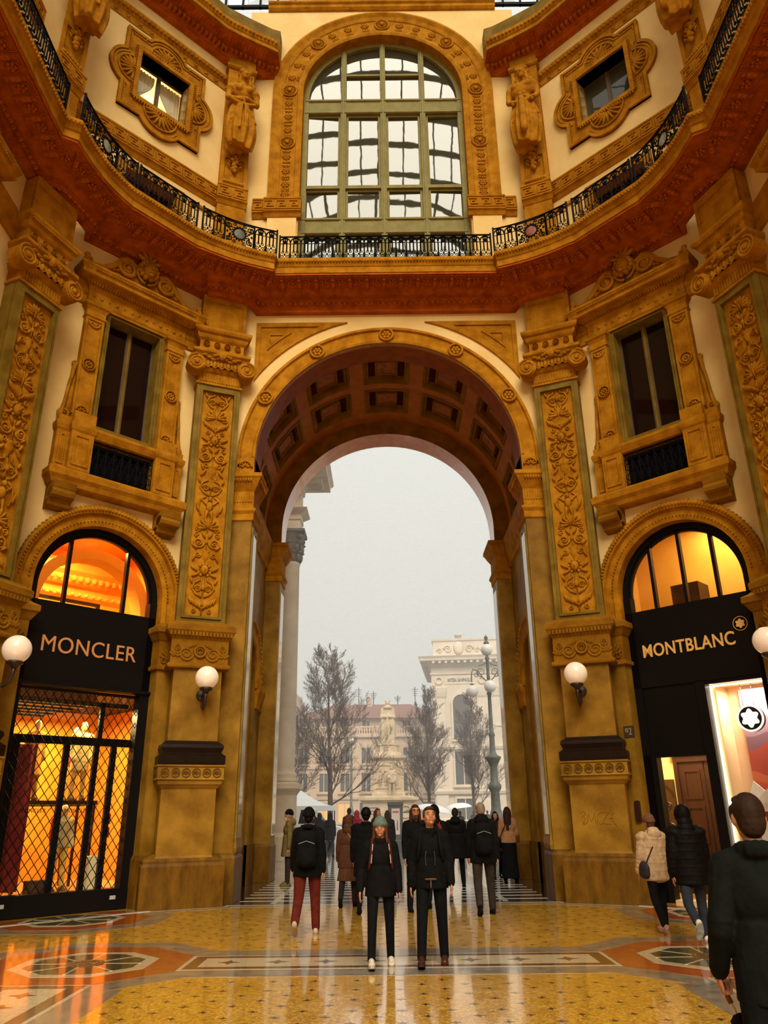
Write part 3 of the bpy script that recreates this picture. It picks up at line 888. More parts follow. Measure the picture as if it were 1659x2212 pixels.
# ================================================================== PILASTERS
def relief_ornament(H, hw, seed):
    """candelabra relief: mirrored scrolls, vases, leaves, masks and wings stacked upwards"""
    rg = random.Random(seed)
    mb = MB()
    z = 0.05
    kinds = ['fan', 'scrolls', 'vase', 'wings', 'lyre', 'mask', 'urn', 'scrolls', 'fan', 'putto', 'lyre', 'vase', 'scrolls', 'mask', 'wings', 'fan', 'lyre', 'urn', 'scrolls', 'fan']
    k = 0
    y = -.045
    def leaf(x, zz, a, l, w):
        mb.ell((x, y, zz), (w*1.15, .055, l), 6, 5, Matrix.Rotation(a, 3, 'Y'))
    while z < H-.35:
        kd = kinds[(k+seed*3) % len(kinds)]
        h = {'fan': .34, 'scrolls': .46, 'vase': .40, 'wings': .38, 'lyre': .50, 'mask': .36, 'urn': .34, 'putto': .62}[kd]
        mb.tube([(0, y, z-.05), (0, y, z+h+.05)], .018, 5)
        for s in (-1, 1):
            if kd == 'fan':
                for q in range(4):
                    a = s*R(18+q*26)
                    leaf(.15*math.sin(a), z+.1+.16*math.cos(a), a, .13, .032)
                mb.spiral((s*hw*.68, z+.08), .085, .02, 1.5, PI/2, .026, y, sx=s)
            elif kd == 'scrolls':
                mb.spiral((s*hw*.55, z+.17), hw*.40, .02, 1.75, PI, .030, y, 20, 5, sx=s)
                mb.spiral((s*hw*.70, z+.39), .07, .015, 1.4, -PI/2, .022, y, 14, 5, sx=s)
                leaf(s*hw*.82, z+.06, s*R(50), .09, .03); leaf(s*hw*.25, z+.38, s*R(30), .1, .03)
                mb.ell((s*hw*.55, y-.02, z+.17), (.03, .03, .03), 6, 4)
            elif kd == 'vase':
                leaf(s*hw*.62, z+.12, s*R(-35), .12, .035); leaf(s*hw*.72, z+.28, s*R(25), .1, .03)
                mb.spiral((s*hw*.45, z+.34), .07, .02, 1.3, PI, .022, y, 14, 5, sx=s)
            elif kd == 'wings':
                for q in range(5):
                    leaf(s*(.07+.055*q), z+.16+.035*q, s*R(48-q*7), .15-.012*q, .025)
                mb.spiral((s*hw*.55, z+.05), .06, .015, 1.4, PI/2, .02, y, 12, 5, sx=s)
            elif kd == 'lyre':
                mb.tube([(s*.03, y, z), (s*hw*.5, y, z+.08), (s*hw*.78, y, z+.22), (s*hw*.6, y, z+.36), (s*hw*.25, y, z+.42), (s*hw*.3, y, z+.5)], .024, 5)
                mb.spiral((s*hw*.36, z+.21), .09, .02, 1.6, 0, .02, y, 14, 5, sx=s)
                leaf(s*hw*.85, z+.40, s*R(20), .08, .025)
            elif kd == 'mask':
                for q in range(5):
                    a = R(15+q*33)
                    mb.ell((s*.15*math.sin(a), y, z+.18+.15*math.cos(a)), (.045, .04, .045), 6, 4)
                leaf(s*hw*.68, z+.2, s*R(60), .12, .035); leaf(s*hw*.6, z+.05, s*R(115), .1, .03)
                mb.ell((s*.04, y-.07, z+.21), (.022, .03, .014), 5, 4)
            elif kd == 'urn':
                mb.spiral((s*.19, z+.2), .08, .02, 1.4, PI, .02, y, 14, 5, sx=s)
                leaf(s*hw*.8, z+.12, s*R(-20), .1, .028)
            elif kd == 'putto':
                mb.cap((s*.05, y, z+.2), (s*.08, y, z+.02), .045, .03, 7)
                mb.cap((s*.09, y, z+.4), (s*.2, y, z+.5), .032, .025, 7)
                mb.tube([(s*.2, y, z+.1), (s*.27, y, z+.3), (s*.24, y, z+.5), (s*.1, y, z+.6)], .025, 5)
                leaf(s*hw*.85, z+.3, s*R(15), .12, .03)
        if kd in ('vase', 'urn'):
            w = .10 if kd == 'vase' else .075
            mb.loft([[(r*math.cos(a), y-r*.5*abs(math.sin(a))*1.0+.03, z+zz) for a in [PI+PI*i/8 for i in range(9)]] for r, zz in ((w*.5, 0), (w*.3, .05), (w*.9, .1), (w*1.25, .2), (w*1.0, .26), (w*1.4, .29), (w*1.4, .32))], closed=False)
        elif kd == 'mask':
            mb.ell((0, y-.02, z+.18), (.10, .08, .13), 9, 7); mb.ell((0, y-.1, z+.17), (.02, .03, .035), 5, 4)
        elif kd == 'fan':
            leaf(0, z+.22, 0, .16, .035)
        elif kd == 'lyre':
            mb.ell((0, y-.02, z+.24), (.06, .05, .08), 8, 6)
        elif kd == 'putto':
            mb.ell((0, y-.02, z+.33), (.085, .06, .13), 8, 6); mb.ell((0, y-.04, z+.52), (.06, .06, .07), 8, 6)
        else:
            mb.ell((0, y-.01, z+.2), (.035, .04, .06), 6, 5)
        z += h; k += 1
    return mb

pil_shaft = {}
def build_pilaster(seed):
    p = empty('pilaster')
    MB().rings(-.80, .80, -.88, .3, [(.05, 0), (.05, .80), (.03, .86), (.035, .9), (0, .95), (-.12, 1.0), (-.2, 1.03)]).build('plinth', 'stone_dark', p)
    ped = MB().rings(-.58, .58, -.86, .3, [(.03, .9), (0, 1.0), (0, 2.30), (.02, 2.32), (.05, 2.36), (.09, 2.40), (.10, 2.47), (.12, 2.5)])
    ped.build('pedestal', 'stone', p)
    bd = MB().rings(-.64, .64, -.92, .3, [(.08, 2.49), (.06, 2.52), (.06, 2.74), (.09, 2.76), (.09, 2.79), (0, 2.8)])
    b_ = bd.build('band', 'stone', p)
    pm = MB()
    for k in range(6):
        x = -.55+1.1*k/5
        pm.archsweep([(.082, -.96), (.082, -1.0), (.095, -1.0), (.095, -.96)], x, 2.63, 0, 2*PI, 12)
        for q in range(7):
            a = PI*q/6
            pm.ell((x+.045*math.cos(a), -.985, 2.61+.05*math.sin(a)), (.012, .015, .035), 5, 4, Matrix.Rotation(PI/2-a, 3, 'Y'))
        pm.ell((x, -.985, 2.60), (.02, .02, .02), 5, 4)
    for k in range(2):
        for s in (-1, 1):
            pm.ell((s*.71, -.75+.3*k, 2.63), (.015, .08, .09), 5, 5)
    tag(pm.build('band_palmettes', 'stone_dark', b_), kind='stuff')
    MB().rings(-.56, .56, -.84, .3, [(.15, 2.80), (.155, 2.86), (.155, 2.98), (.10, 3.02), (.07, 3.05), (.09, 3.10), (.115, 3.15), (.10, 3.22), (.05, 3.25), (.02, 3.27), (0, 3.3)]).build('base_moulding', 'bronze', p)
    MB().rings(-.54, .54, -.82, .3, [(0, 3.27), (0, 4.9)]).build('lower_shaft', 'stone', p)
    fr = MB().rings(-.64, .64, -.86, .3, [(.0, 4.86), (.06, 4.88), (.07, 4.92), (.06, 4.96), (.01, 4.99), (.01, 5.52), (.04, 5.56), (.10, 5.66), (.14, 5.72), (.14, 5.84), (.05, 5.90), (0, 5.95)])
    f_ = fr.build('frieze_block', 'ochre_dark', p)
    lf = MB()
    for s in (-1, 1):
        lf.spiral((s*.3, 5.2), .17, .03, 1.9, PI, .028, -.88, 22, 5, sx=s)
        lf.spiral((s*.52, 5.33), .08, .02, 1.5, PI/2, .022, -.88, 14, 5, sx=s)
        for q in range(5):
            a = s*R(-60+q*28)
            lf.ell((s*.54+.1*math.sin(a), -.88, 5.1+.1*math.cos(a)), (.025, .025, .08), 6, 4, Matrix.Rotation(a, 3, 'Y'))
        for q in range(4): lf.ell((s*(.1+.05*q), -.88, 5.42-.02*q), (.03, .025, .05), 6, 4)
    lf.archsweep([(.10, -.86), (.10, -.92), (.15, -.93), (.16, -.86)], 0, 5.26, 0, 2*PI, 18)
    for q in range(10):
        a = 2*PI*q/10
        lf.ell((.065*math.cos(a), -.9, 5.26+.065*math.sin(a)), (.02, .03, .03), 5, 4)
    for k in range(18): lf.box(-.72+1.44*(k+.2)/18, -.72+1.44*(k+.8)/18, -.985, -.93, 5.60, 5.69)
    tag(lf.build('frieze_relief', 'ochre_dark', f_, smooth=False), kind='stuff')
    # upper shaft with sunken panel
    sh = MB().plate([(-.57, 5.95), (.57, 5.95), (.57, 12.36), (-.57, 12.36)], [[(-.42, 6.13), (.42, 6.13), (.42, 12.18), (-.42, 12.18)]], -.62, -.50)
    sh.box(-.57, .57, -.52, .4, 5.95, 12.36)
    sh.plate([(-.47, 6.08), (.47, 6.08), (.47, 12.23), (-.47, 12.23)], [[(-.41, 6.14), (.41, 6.14), (.41, 12.17), (-.41, 12.17)]], -.655, -.60)
    sh.build('shaft', 'stone_frame', p)
    pn = MB().box(-.415, .415, -.545, -.5, 6.13, 12.18).build('shaft_panel', 'ochre', p)
    ro_ = relief_ornament(5.9, .345, seed)
    ro_.T = None
    r_ = ro_.build('relief_ornament', 'ochre', pn, smooth=True, M=TR(0, -.52, 6.18))
    # capital
    cap_ = MB().rings(-.56, .56, -.61, .4, [(.05, 12.36), (.05, 12.42), (0, 12.45), (0, 12.72), (.05, 12.76), (.10, 12.85)])
    cap_.rings(-.60, .60, -.66, .4, [(.02, 12.95), (.10, 13.20), (.16, 13.26), (.16, 13.34), (.10, 13.36)])
    cp_ = cap_.build('capital', 'ochre', p)
    fl = MB()
    for k in range(14): fl.box(-.53+1.06*(k+.2)/14, -.53+1.06*(k+.8)/14, -.635, -.6, 12.46, 12.68)
    for k in range(5):
        x = -.36+.72*k/4
        fl.ell((x, -.74, 12.93), (.06, .06, .10), 8, 6)
        fl.tube([(x-.075, -.74, 13.02), (x-.08, -.76, 12.88), (x, -.78, 12.80), (x+.08, -.76, 12.88), (x+.075, -.74, 13.02)], .018, 5)
    for k in range(9):
        x = -.45+.9*k/8
        fl.ell((x, -.76, 13.12+.05*math.cos(k*1.57)), (.08, .05, .045), 7, 5)
    fl.ell((0, -.80, 13.18), (.11, .09, .13), 8, 6)
    for s in (-1, 1):
        for q in range(3): fl.ell((s*(.1+.06*q), -.82, 13.2-.02*q), (.05, .05, .05), 6, 5)
    tag(fl.build('capital_ornament', 'ochre', cp_, smooth=False), kind='stuff')
    for s in (-1, 1):
        vo = MB()
        cx, cz = s*.66, 12.86
        vo.lathe([(0, -.86), (.20, -.86), (.245, -.84), (.245, -.50), (.22, -.48), (0, -.48)], (cx, 0, cz), 20, 'y')
        vo.spiral((cx, cz), .245, .06, 2.2, PI/2, .034, -.865, 44, 6, sx=-s)
        vo.ell((cx, -.87, cz), (.065, .05, .065), 8, 6)
        for q in range(11):
            a = 2*PI*q/11
            vo.ell((cx+.165*math.cos(a), -.865, cz+.165*math.sin(a)), (.016, .02, .016), 5, 4)
        vo.build('volute', 'ochre', cp_, smooth=False)
    # entablature block and dado above the capital
    en = MB().rings(-.58, .58, -.60, .4, [(0, 13.36), (0, 13.40), (.04, 13.46), (.01, 13.5), (.01, 13.72), (.07, 13.78), (.10, 13.84), (.10, 13.9), (.17, 13.96), (.19, 14.0), (.19, 14.06), (.06, 14.12)])
    e_ = en.build('entablature_block', 'ochre', p)
    eo = MB()
    for k in range(4): rosette_mesh(eo, -.42+.84*k/3, -.61, 13.61, .085, 6)
    for k in range(26): eo.ell((-.66+1.32*(k+.5)/26, -.755, 13.93), (.022, .03, .03), 5, 4)
    tag(eo.build('entablature_ornament', 'ochre', e_), kind='stuff')
    dd = MB().plate([(-.60, 14.1), (.60, 14.1), (.60, 15.2), (-.60, 15.2)], [[(-.50, 14.2), (.50, 14.2), (.50, 14.98), (-.50, 14.98)]], -.62, -.55)
    dd.box(-.60, .60, -.595, .4, 14.1, 15.2)
    dd.build('dado', 'ochre', p)
    return p
P1a = build_pilaster(1)
P1a.matrix_world = FR[('p1', -1)]
tag(P1a, 'ornate pilaster with scrolled capital between shop on left and the great arch', 'pilaster', 'relief pilasters at the wall corners')
P2a = build_pilaster(2)
P2a.matrix_world = FR[('p2', -1)]
tag(P2a, 'relief pilaster at the left picture edge beyond the black MONCLER shopfront', 'pilaster', 'relief pilasters at the wall corners')
P1b = copy_tree(P1a); P1b.matrix_world = FR[('p1', 1)]
P1b['label'] = 'ornate pilaster with scrolled capital between great arch and MONTBLANC shop on right'
P2b = copy_tree(P2a); P2b.matrix_world = FR[('p2', 1)]
P2b['label'] = 'relief pilaster at the right picture edge beyond the black MONTBLANC shopfront'

gf = MB()
for st in ([(-.40, 1.72), (-.36, 1.76), (-.30, 1.75), (-.29, 1.70), (-.36, 1.67), (-.30, 1.62), (-.35, 1.50), (-.37, 1.58), (-.33, 1.52)],
           [(-.33, 1.50), (-.27, 1.55), (-.22, 1.72), (-.20, 1.60), (-.18, 1.57), (-.14, 1.62), (-.10, 1.75), (-.10, 1.58), (-.06, 1.50)],
           [(.06, 1.74), (.0, 1.73), (-.05, 1.66), (-.05, 1.56), (.0, 1.50), (.06, 1.52)],
           [(.06, 1.74), (.20, 1.73), (.10, 1.62), (.06, 1.52), (.22, 1.51)],
           [(.18, 1.62), (.30, 1.62)], [(.32, 1.74), (.25, 1.68), (.24, 1.60), (.34, 1.46)]):
    gf.tube([(x, -.861, z) for x, z in st], .0045, 4)
for o_ in P1b.children:
    if o_.name.startswith('pedestal'): gf.build('scratched_graffiti', 'stone_dark', o_)

# ================================================================== MAIN CORNICE AND BALCONY
def mirror_path(half):
    """half path given for x>0 from the centre outwards -> full path left to right"""
    return [(-x, y) for x, y in reversed(half)]+half
def bez(a, b, c, n):
    """circular-ish arc through three points as a quadratic curve hitting b at the middle"""
    a, b, c = Vector(a), Vector(b), Vector(c)
    q = b*2-(a+c)*.5
    return [tuple((a*(1-t)**2+q*2*t*(1-t)+c*t*t)) for t in [k/n for k in range(n+1)]]
NC = 10
outer_half = [(2.97, 16.95)]+bez((2.97, 16.76), (3.95, 16.38), (4.78, 15.82), NC)+[(4.88, 15.72), (6.02, 14.42)]+bez((6.08, 14.36), (6.47, 13.47), (6.64, 12.40), NC)+[(6.92, 12.25), (6.92, 2.0)]
inner_half = [(3.62, 18.02)]+bez((3.72, 17.92), (4.28, 17.52), (4.92, 17.38), NC)+[(5.16, 17.70), (7.53, 15.33)]+bez((7.30, 15.02), (7.42, 14.45), (7.62, 13.95), NC)+[(8.0, 13.7), (8.0, 2.0)]
outer_p = mirror_path(outer_half); inner_p = mirror_path(inner_half)
def zmap(x, z):
    """the cornice bed is shallower away from the centre wall"""
    k = 1.0 if abs(x) < 3.66 else .75 if abs(x) < 5.05 else .5
    return 15.53-(15.53-z)*k if z < 15.53 else z
def ledge_loft(prof, name, m, parent, ip=inner_p, op=outer_p, smooth=False):
    rings = []
    for (ix, iy), (ox, oy) in zip(ip, op):
        rings.append([(ix+(ox-ix)*t, iy+(oy-iy)*t, zmap(ix, z) if ip is inner_p else z) for t, z in prof])
    return MB().loft(rings, True, True).build(name, m, parent, smooth)
trim1 = empty('trim_1'); tag(trim1, kind='structure')
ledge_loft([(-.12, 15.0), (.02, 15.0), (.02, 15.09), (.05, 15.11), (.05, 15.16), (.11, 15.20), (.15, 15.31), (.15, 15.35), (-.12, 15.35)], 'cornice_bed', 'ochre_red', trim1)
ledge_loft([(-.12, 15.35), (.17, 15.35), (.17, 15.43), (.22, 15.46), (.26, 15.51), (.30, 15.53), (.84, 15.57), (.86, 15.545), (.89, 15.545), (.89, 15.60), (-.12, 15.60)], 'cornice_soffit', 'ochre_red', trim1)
ledge_loft([(-.12, 15.60), (.91, 15.60), (.91, 15.78), (.93, 15.80), (.95, 15.86), (1.0, 15.95), (1.0, 16.02), (.98, 16.05), (-.12, 16.05)], 'cornice_edge', 'ochre', trim1)
def path_points(ip, op, t, step, skip=0.0):
    """evenly spaced points along the lofted line t, with tangent"""
    pts = [Vector((ix+(ox-ix)*t, iy+(oy-iy)*t)) for (ix, iy), (ox, oy) in zip(ip, op)]
    out = []
    acc = step/2
    for i in range(len(pts)-1):
        d = pts[i+1]-pts[i]
        L = d.length
        if L < 1e-5: continue
        while acc < L:
            out.append((pts[i]+d*(acc/L), d/L))
            acc += step
        acc -= L
    return out
eg = MB()
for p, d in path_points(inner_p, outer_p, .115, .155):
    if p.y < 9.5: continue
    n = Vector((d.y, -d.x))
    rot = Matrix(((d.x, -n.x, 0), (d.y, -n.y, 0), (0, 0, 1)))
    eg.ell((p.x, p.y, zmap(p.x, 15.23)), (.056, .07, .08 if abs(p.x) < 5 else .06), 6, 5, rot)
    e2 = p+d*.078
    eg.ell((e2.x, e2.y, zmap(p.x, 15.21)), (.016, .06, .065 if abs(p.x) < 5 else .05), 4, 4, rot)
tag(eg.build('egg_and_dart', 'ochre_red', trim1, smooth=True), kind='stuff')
# soffit blocks: a rosette between two leafy brackets, one mesh shared by all
blk = MB()
blk.archsweep([(.125, .0), (.125, -.03), (.14, -.04), (.155, -.03), (.155, .0)], 0, 0, 0, 2*PI, 12)
for k in range(5):
    a = 2*PI*k/5
    blk.ell((.075*math.cos(a), -.03, .075*math.sin(a)), (.045, .05, .045), 6, 4)
blk.ell((0, -.04, 0), (.025, .03, .025), 6, 4)
for s in (-1, 1):
    blk.box(s*.165-.012, s*.165+.012, -.03, .0, -.26, .26)
for s in (-1, 1): blk.box(-.165, .165, -.025, 0, s*.25-.012, s*.25+.012)
blk_o = None
brk = MB()
brk.loft([[(-.05, 0, -.26), (.05, 0, -.26), (.05, -.12, -.26), (-.05, -.12, -.26)], [(-.05, 0, 0), (.05, 0, 0), (.05, -.10, 0), (-.05, -.10, 0)], [(-.045, 0, .26), (.045, 0, .26), (.045, -.04, .26), (-.045, -.04, .26)]])
for zz in (-.2, -.08, .04, .16): brk.ell((0, -.11+.1*(zz+.2)*.5, zz), (.06, .03, .05), 6, 4)
brk_o = None
for p, d in path_points(inner_p, outer_p, .60, .47):
    if p.y < 9.0: continue
    n = Vector((d.y, -d.x))      # towards the hall
    # local x along path, local z outwards, local y up (relief hangs down = -y)
    M = Matrix(((d.x, 0, n.x, p.x), (d.y, 0, n.y, p.y), (0, 1, 0, 15.555), (0, 0, 0, 1)))
    if blk_o is None: blk_o = blk.build('soffit_rosette', 'ochre_red', trim1, M=M)
    else: inst(blk_o, trim1, M)
    q = p+d*.235
    M2 = M.copy(); M2[0][3] = q.x; M2[1][3] = q.y
    if brk_o is None: brk_o = brk.build('soffit_bracket', 'ochre_red', trim1, M=M2)
    else: inst(brk_o, trim1, M2)
ed = MB()
for p, d in path_points(inner_p, outer_p, .985, .085):
    if p.y < 9.0: continue
    ed.ell((p.x, p.y, 15.93), (.036, .036, .045), 5, 4)
tag(ed.build('cornice_leaf_edge', 'ochre', trim1, smooth=True), kind='stuff')

# railings ---------------------------------------------------------
RZ0, RZ1 = 16.05, 16.88
unit = MB()
Wd = .29
def ftube(pts, r): unit.tube(pts, r*1.8, 4)
for x in (-.05, .05): ftube([(x, 0, .30), (x, 0, .62)], .011)
ftube([(-Wd/2, 0, 0), (-Wd/2, 0, .56)], .011)
for s in (-1, 1):
    ftube([(s*(Wd/2-Wd*.5*(1-math.cos(t))), 0, .60+.17*math.sin(t)) for t in [k*PI/2/6 for k in range(7)]], .011)
    ftube([(s*.01, 0, .60), (s*.055, 0, .66), (s*.06, 0, .72), (s*.02, 0, .76)], .012)
    unit.spiral((s*.075, .13), .068, .012, 1.5, -PI/2, .016, 0, 12, 4, sx=s)
    unit.spiral((s*.068, .28), .05, .012, 1.4, PI/2, .014, 0, 10, 4, sx=s)
    unit.ell((s*.13, 0, .21), (.022, .014, .03), 5, 4)
    ftube([(s*.03, 0, .04), (s*.11, 0, .03), (s*.14, 0, .08)], .012)
unit.ell((0, 0, .66), (.035, .02, .05), 6, 5); unit.ell((0, 0, .58), (.05, .02, .022), 6, 4)
unit.ell((0, 0, .20), (.028, .02, .045), 6, 5); unit.ell((0, 0, .07), (.03, .02, .03), 6, 4)
ftube([(0, 0, .7), (0, 0, .79)], .01)
unit_me = None
med = MB()
PW = .86
med.plate([(-PW/2, .02), (PW/2, .02), (PW/2, .80), (-PW/2, .80)], [[(-PW/2+.05, .06), (PW/2-.05, .06), (PW/2-.05, .76), (-PW/2+.05, .76)]], -.015, .015)
for s in (-1, 1):
    for zz in [.06+.062*k for k in range(12)]: med.ell((s*(PW/2-.025), -.015, zz), (.02, .02, .02), 5, 4)
    for sz in (-1, 1):
        med.spiral((s*.29, .41+sz*.21), .10, .015, 1.7, -sz*PI/2, .02, 0, 18, 4, sx=s)
        med.spiral((s*.15, .41+sz*.29), .06, .012, 1.5, PI/2, .016, 0, 12, 4, sx=s)
        for q in range(3): med.ell((s*(.26+.03*q), 0, .41+sz*(.07+.1*q)), (.035, .015, .05), 5, 4, Matrix.Rotation(s*sz*R(40), 3, 'Y'))
    med.ell((s*.34, 0, .41), (.035, .015, .05), 5, 4)
for q in range(16):
    a = 2*PI*q/16
    med.ell((.205*math.cos(a), -.01, .41+.225*math.sin(a)), (.03, .02, .03), 5, 4)
med.tube([(.17*math.cos(a), -.02, .41+.19*math.sin(a)) for a in [i*PI/12 for i in range(24)]], .02, 5, closed=True)
disc = MB().ell((0, 0, .41), (.16, .025, .18), 18, 8)
MT['medal_g'] = mat('green_bronze_medallion', (.12, .13, .07), .5, 1, 9, (.04, .045, .03), .4, 20)
MT['medal_r'] = mat('red_enamel_medallion', (.30, .07, .035), .5, 1, 9, (.16, .03, .02), .3, 20)
MT['medal_w'] = mat('pale_medallion', (.42, .42, .30), .5, 1, 10, (.12, .12, .08), .3, 20)
unit_o = None; med_o = None
def railing(pts, label, panel_mat=None):
    """pts: plan polyline of this run; things: units + rails"""
    global unit_o, med_o
    pts = [Vector(p) for p in pts]
    mid = pts[len(pts)//2]
    r = empty('balcony_railing', Matrix.Translation((mid.x, mid.y, RZ0)))
    off = Vector((mid.x, mid.y, 0))
    tag(r, label, 'railing', 'iron railing runs of the balcony')
    top = MB(); 
    P3 = [(p.x-off.x, p.y-off.y) for p in pts]
    for (zz, rr) in ((.81, .024), (.03, .02), (.57, .011)):
        top.tube([(x, y, zz) for x, y in P3], rr, 6)
    for e in (0, -1): top.box(P3[e][0]-.022, P3[e][0]+.022, P3[e][1]-.022, P3[e][1]+.022, 0, .86)
    top.build('rails', 'iron', r)
    tot = sum((pts[i+1]-pts[i]).length for i in range(len(pts)-1))
    def at(s):
        for i in range(len(pts)-1):
            L = (pts[i+1]-pts[i]).length
            if s <= L or i == len(pts)-2:
                d = (pts[i+1]-pts[i])/L
                return pts[i]+d*s, d
            s -= L
    def place(kind, s):
        global unit_o, med_o
        p, d = at(s)
        M = Matrix(((d.x, -d.y, 0, p.x-off.x), (d.y, d.x, 0, p.y-off.y), (0, 0, 1, 0), (0, 0, 0, 1)))
        if kind == 'u':
            if unit_o is None: unit_o = unit.build('baluster', 'iron', r, M=M)
            else: inst(unit_o, r, M)
        else:
            if med_o is None:
                med_o = med.build('medallion_panel', 'iron', r, M=M); c = med_o
            else: c = inst(med_o, r, M)
            disc.build('medallion', panel_mat, c, smooth=True)
    if panel_mat is None:
        n = max(1, round(tot/Wd))
        for k in range(n): place('u', tot*(k+.5)/n)
    else:
        place('m', tot/2)
        side = (tot-PW)/2
        n = max(1, round(side/Wd))
        for k in range(n):
            place('u', side*(k+.5)/n); place('u', tot-side*(k+.5)/n)
def off_path(pts, o=.10):
    """shift plan points back from the ledge edge (towards the wall)"""
    out = []
    for x, y in pts:
        v = Vector((x, y))-Vector((0, 6.7))
        out.append(tuple(Vector((x, y))+v.normalized()*o))
    return out
railing([(-2.95, 17.07), (2.95, 17.07)], 'straight black iron railing in the middle, below the tall arched window')
for sd in (-1, 1):
    nm = SIDE[sd]
    c1 = [(sd*x, y) for x, y in off_path(bez((2.97, 16.76), (3.95, 16.38), (4.78, 15.82), NC))]
    railing(c1 if sd > 0 else c1[::-1], 'curved iron railing with a red round medallion, right of the middle run' if sd > 0 else 'curved iron railing with a dark green medallion, left of the middle run', 'medal_r' if sd > 0 else 'medal_g')
    c2 = [(sd*x, y) for x, y in off_path([(4.90, 15.70), (6.02, 14.42)])]
    railing(c2 if sd > 0 else c2[::-1], 'short straight iron railing run under the ornate attic window on the '+nm)
    c3 = [(sd*x, y) for x, y in off_path(bez((6.08, 14.36), (6.47, 13.47), (6.64, 12.40), NC))]
    railing(c3 if sd > 0 else c3[::-1], 'outer curved iron railing with pale round medallion on the '+nm, 'medal_w')
    c4 = [(sd*6.98, 12.2), (sd*6.98, 8.2)]
    railing(c4 if sd > 0 else c4[::-1], 'steep iron railing run rising out of the picture at top '+nm)

# ================================================================== UPPER CENTRE WALL WITH THE GREAT WINDOW
YU = 18.6
wu = empty('wall_upper_center', frame(0, YU, 0)); tag(wu, kind='structure')
WZ, WR, WO = 24.31, 2.66, 3.66
WH = WR+.03
poly = [(-4.6, 15.9), (-WH, 15.9), (-WH, WZ)]+arc(0, WZ, WH, PI, 0, 40)[1:-1]+[(WH, WZ), (WH, 15.9), (4.6, 15.9), (4.6, 28.2), (-4.6, 28.2)]
MB().plate(poly, [], 0, .45).build('plaster_face', 'cream', wu)
pr = [(WR, .44), (WR, -.03), (WR+.08, -.06), (WR+.17, -.06), (WR+.2, -.03), (WR+.26, 0.0-.03), (WO-.36, -.03), (WO-.33, -.06), (WO-.2, -.09), (WO-.08, -.16), (WO, -.14), (WO, .02)]
av = MB().archsweep(pr, 0, WZ, 0, PI, 56)
for s in (-1, 1): av.loft([[(s*r, y, z) for r, y in pr] for z in (19.55, WZ)])
av.build('window_archivolt', 'ochre', wu)
# rosettes and palmettes around the band
big = MB()
big.archsweep([(.20, .01), (.20, -.03), (.24, -.06), (.27, -.04), (.27, .01)], 0, 0, 0, 2*PI, 22)
for k in range(14):
    a = 2*PI*k/14
    big.ell((.135*math.cos(a), -.02, .135*math.sin(a)), (.024, .03, .06), 6, 4, Matrix.Rotation(PI/2-a, 3, 'Y'))
big.ell((0, -.05, 0), (.07, .06, .07), 8, 6)
sml = MB()
for k in range(8):
    a = 2*PI*k/8
    sml.ell((.085*math.cos(a), -.015, .085*math.sin(a)), (.03, .03, .06), 6, 4, Matrix.Rotation(PI/2-a, 3, 'Y'))
sml.ell((0, -.03, 0), (.035, .03, .035), 6, 4)
for s in (-1, 1):
    for q in (-1, 0, 1):
        sml.ell((q*.075, -.012, s*.21), (.028, .025, .045), 5, 4, Matrix.Rotation(q*R(40), 3, 'Y'))
    sml.box(-.13, .13, -.02, 0, s*.245-.012, s*.245+.012)
rm_ = WR+.28+(WO-.36-WR-.28)/2
bo = so = None
def putr(kind, x, z, a):
    global bo, so
    M = Matrix.Translation((x, -.03, z)) @ Matrix.Rotation(-a, 4, 'Y')
    if kind == 'b':
        if bo is None: bo = big.build('rosette', 'ochre', wu, smooth=True, M=M)
        else: inst(bo, wu, M)
    else:
        if so is None: so = sml.build('palmette_rosette', 'ochre', wu, smooth=True, M=M)
        else: inst(so, wu, M)
for k in range(-8, 9):
    a = k*R(11.25)
    putr('b' if k % 4 == 0 else 's', rm_*math.sin(a), WZ+rm_*math.cos(a), -a)
for s in (-1, 1):
    for i, z in enumerate((23.75, 23.15, 22.55, 22.0, 21.4, 20.8, 20.25, 19.85)):
        putr('b' if i in (3,) else 's', s*rm_, z, 0)
# window joinery
win = empty('window_5', frame(0, YU+.42, 0)); tag(win, kind='structure')
VX = [-2.66, -1.33, 0.0, 1.33, 2.66]
TZ = [16.1, 18.55, 19.15, 20.42, 23.55, 24.25]
MB().archsweep([(WR-.16, -.12), (WR-.16, .1), (WR+.05, .1), (WR+.05, -.12)], 0, WZ, 0, PI, 40).build('arch_frame', 'olive', win)
for s in (-1, 1): MB().box(min(s*2.5, s*2.78), max(s*2.5, s*2.78), -.15, .1, 15.9, WZ).build('jamb_frame', 'olive', win)
for x in VX[1:-1]:
    ztop = WZ+math.sqrt(max(0, (WR-.1)**2-x*x))
    MB().rings(x-.09, x+.09, -.145, .1, [(0, 15.9), (0, ztop)]).build('mullion', 'olive', win)
    MB().box(x-.03, x+.03, -.185, -.1, 15.9, ztop).build('mullion_bead', 'olive', win)
for z0, z1, nm in ((18.55, 19.2, 'transom_panel'), (23.62, 24.28, 'transom_panel')):
    MB().hsweep([(-.13, z0), (-.17, z0+.03), (-.17, z0+.09), (-.12, z0+.12), (-.12, z1-.12), (-.17, z1-.09), (-.17, z1-.03), (-.13, z1), (.1, z1), (.1, z0)], -2.62, 2.62).build(nm, 'olive', win)
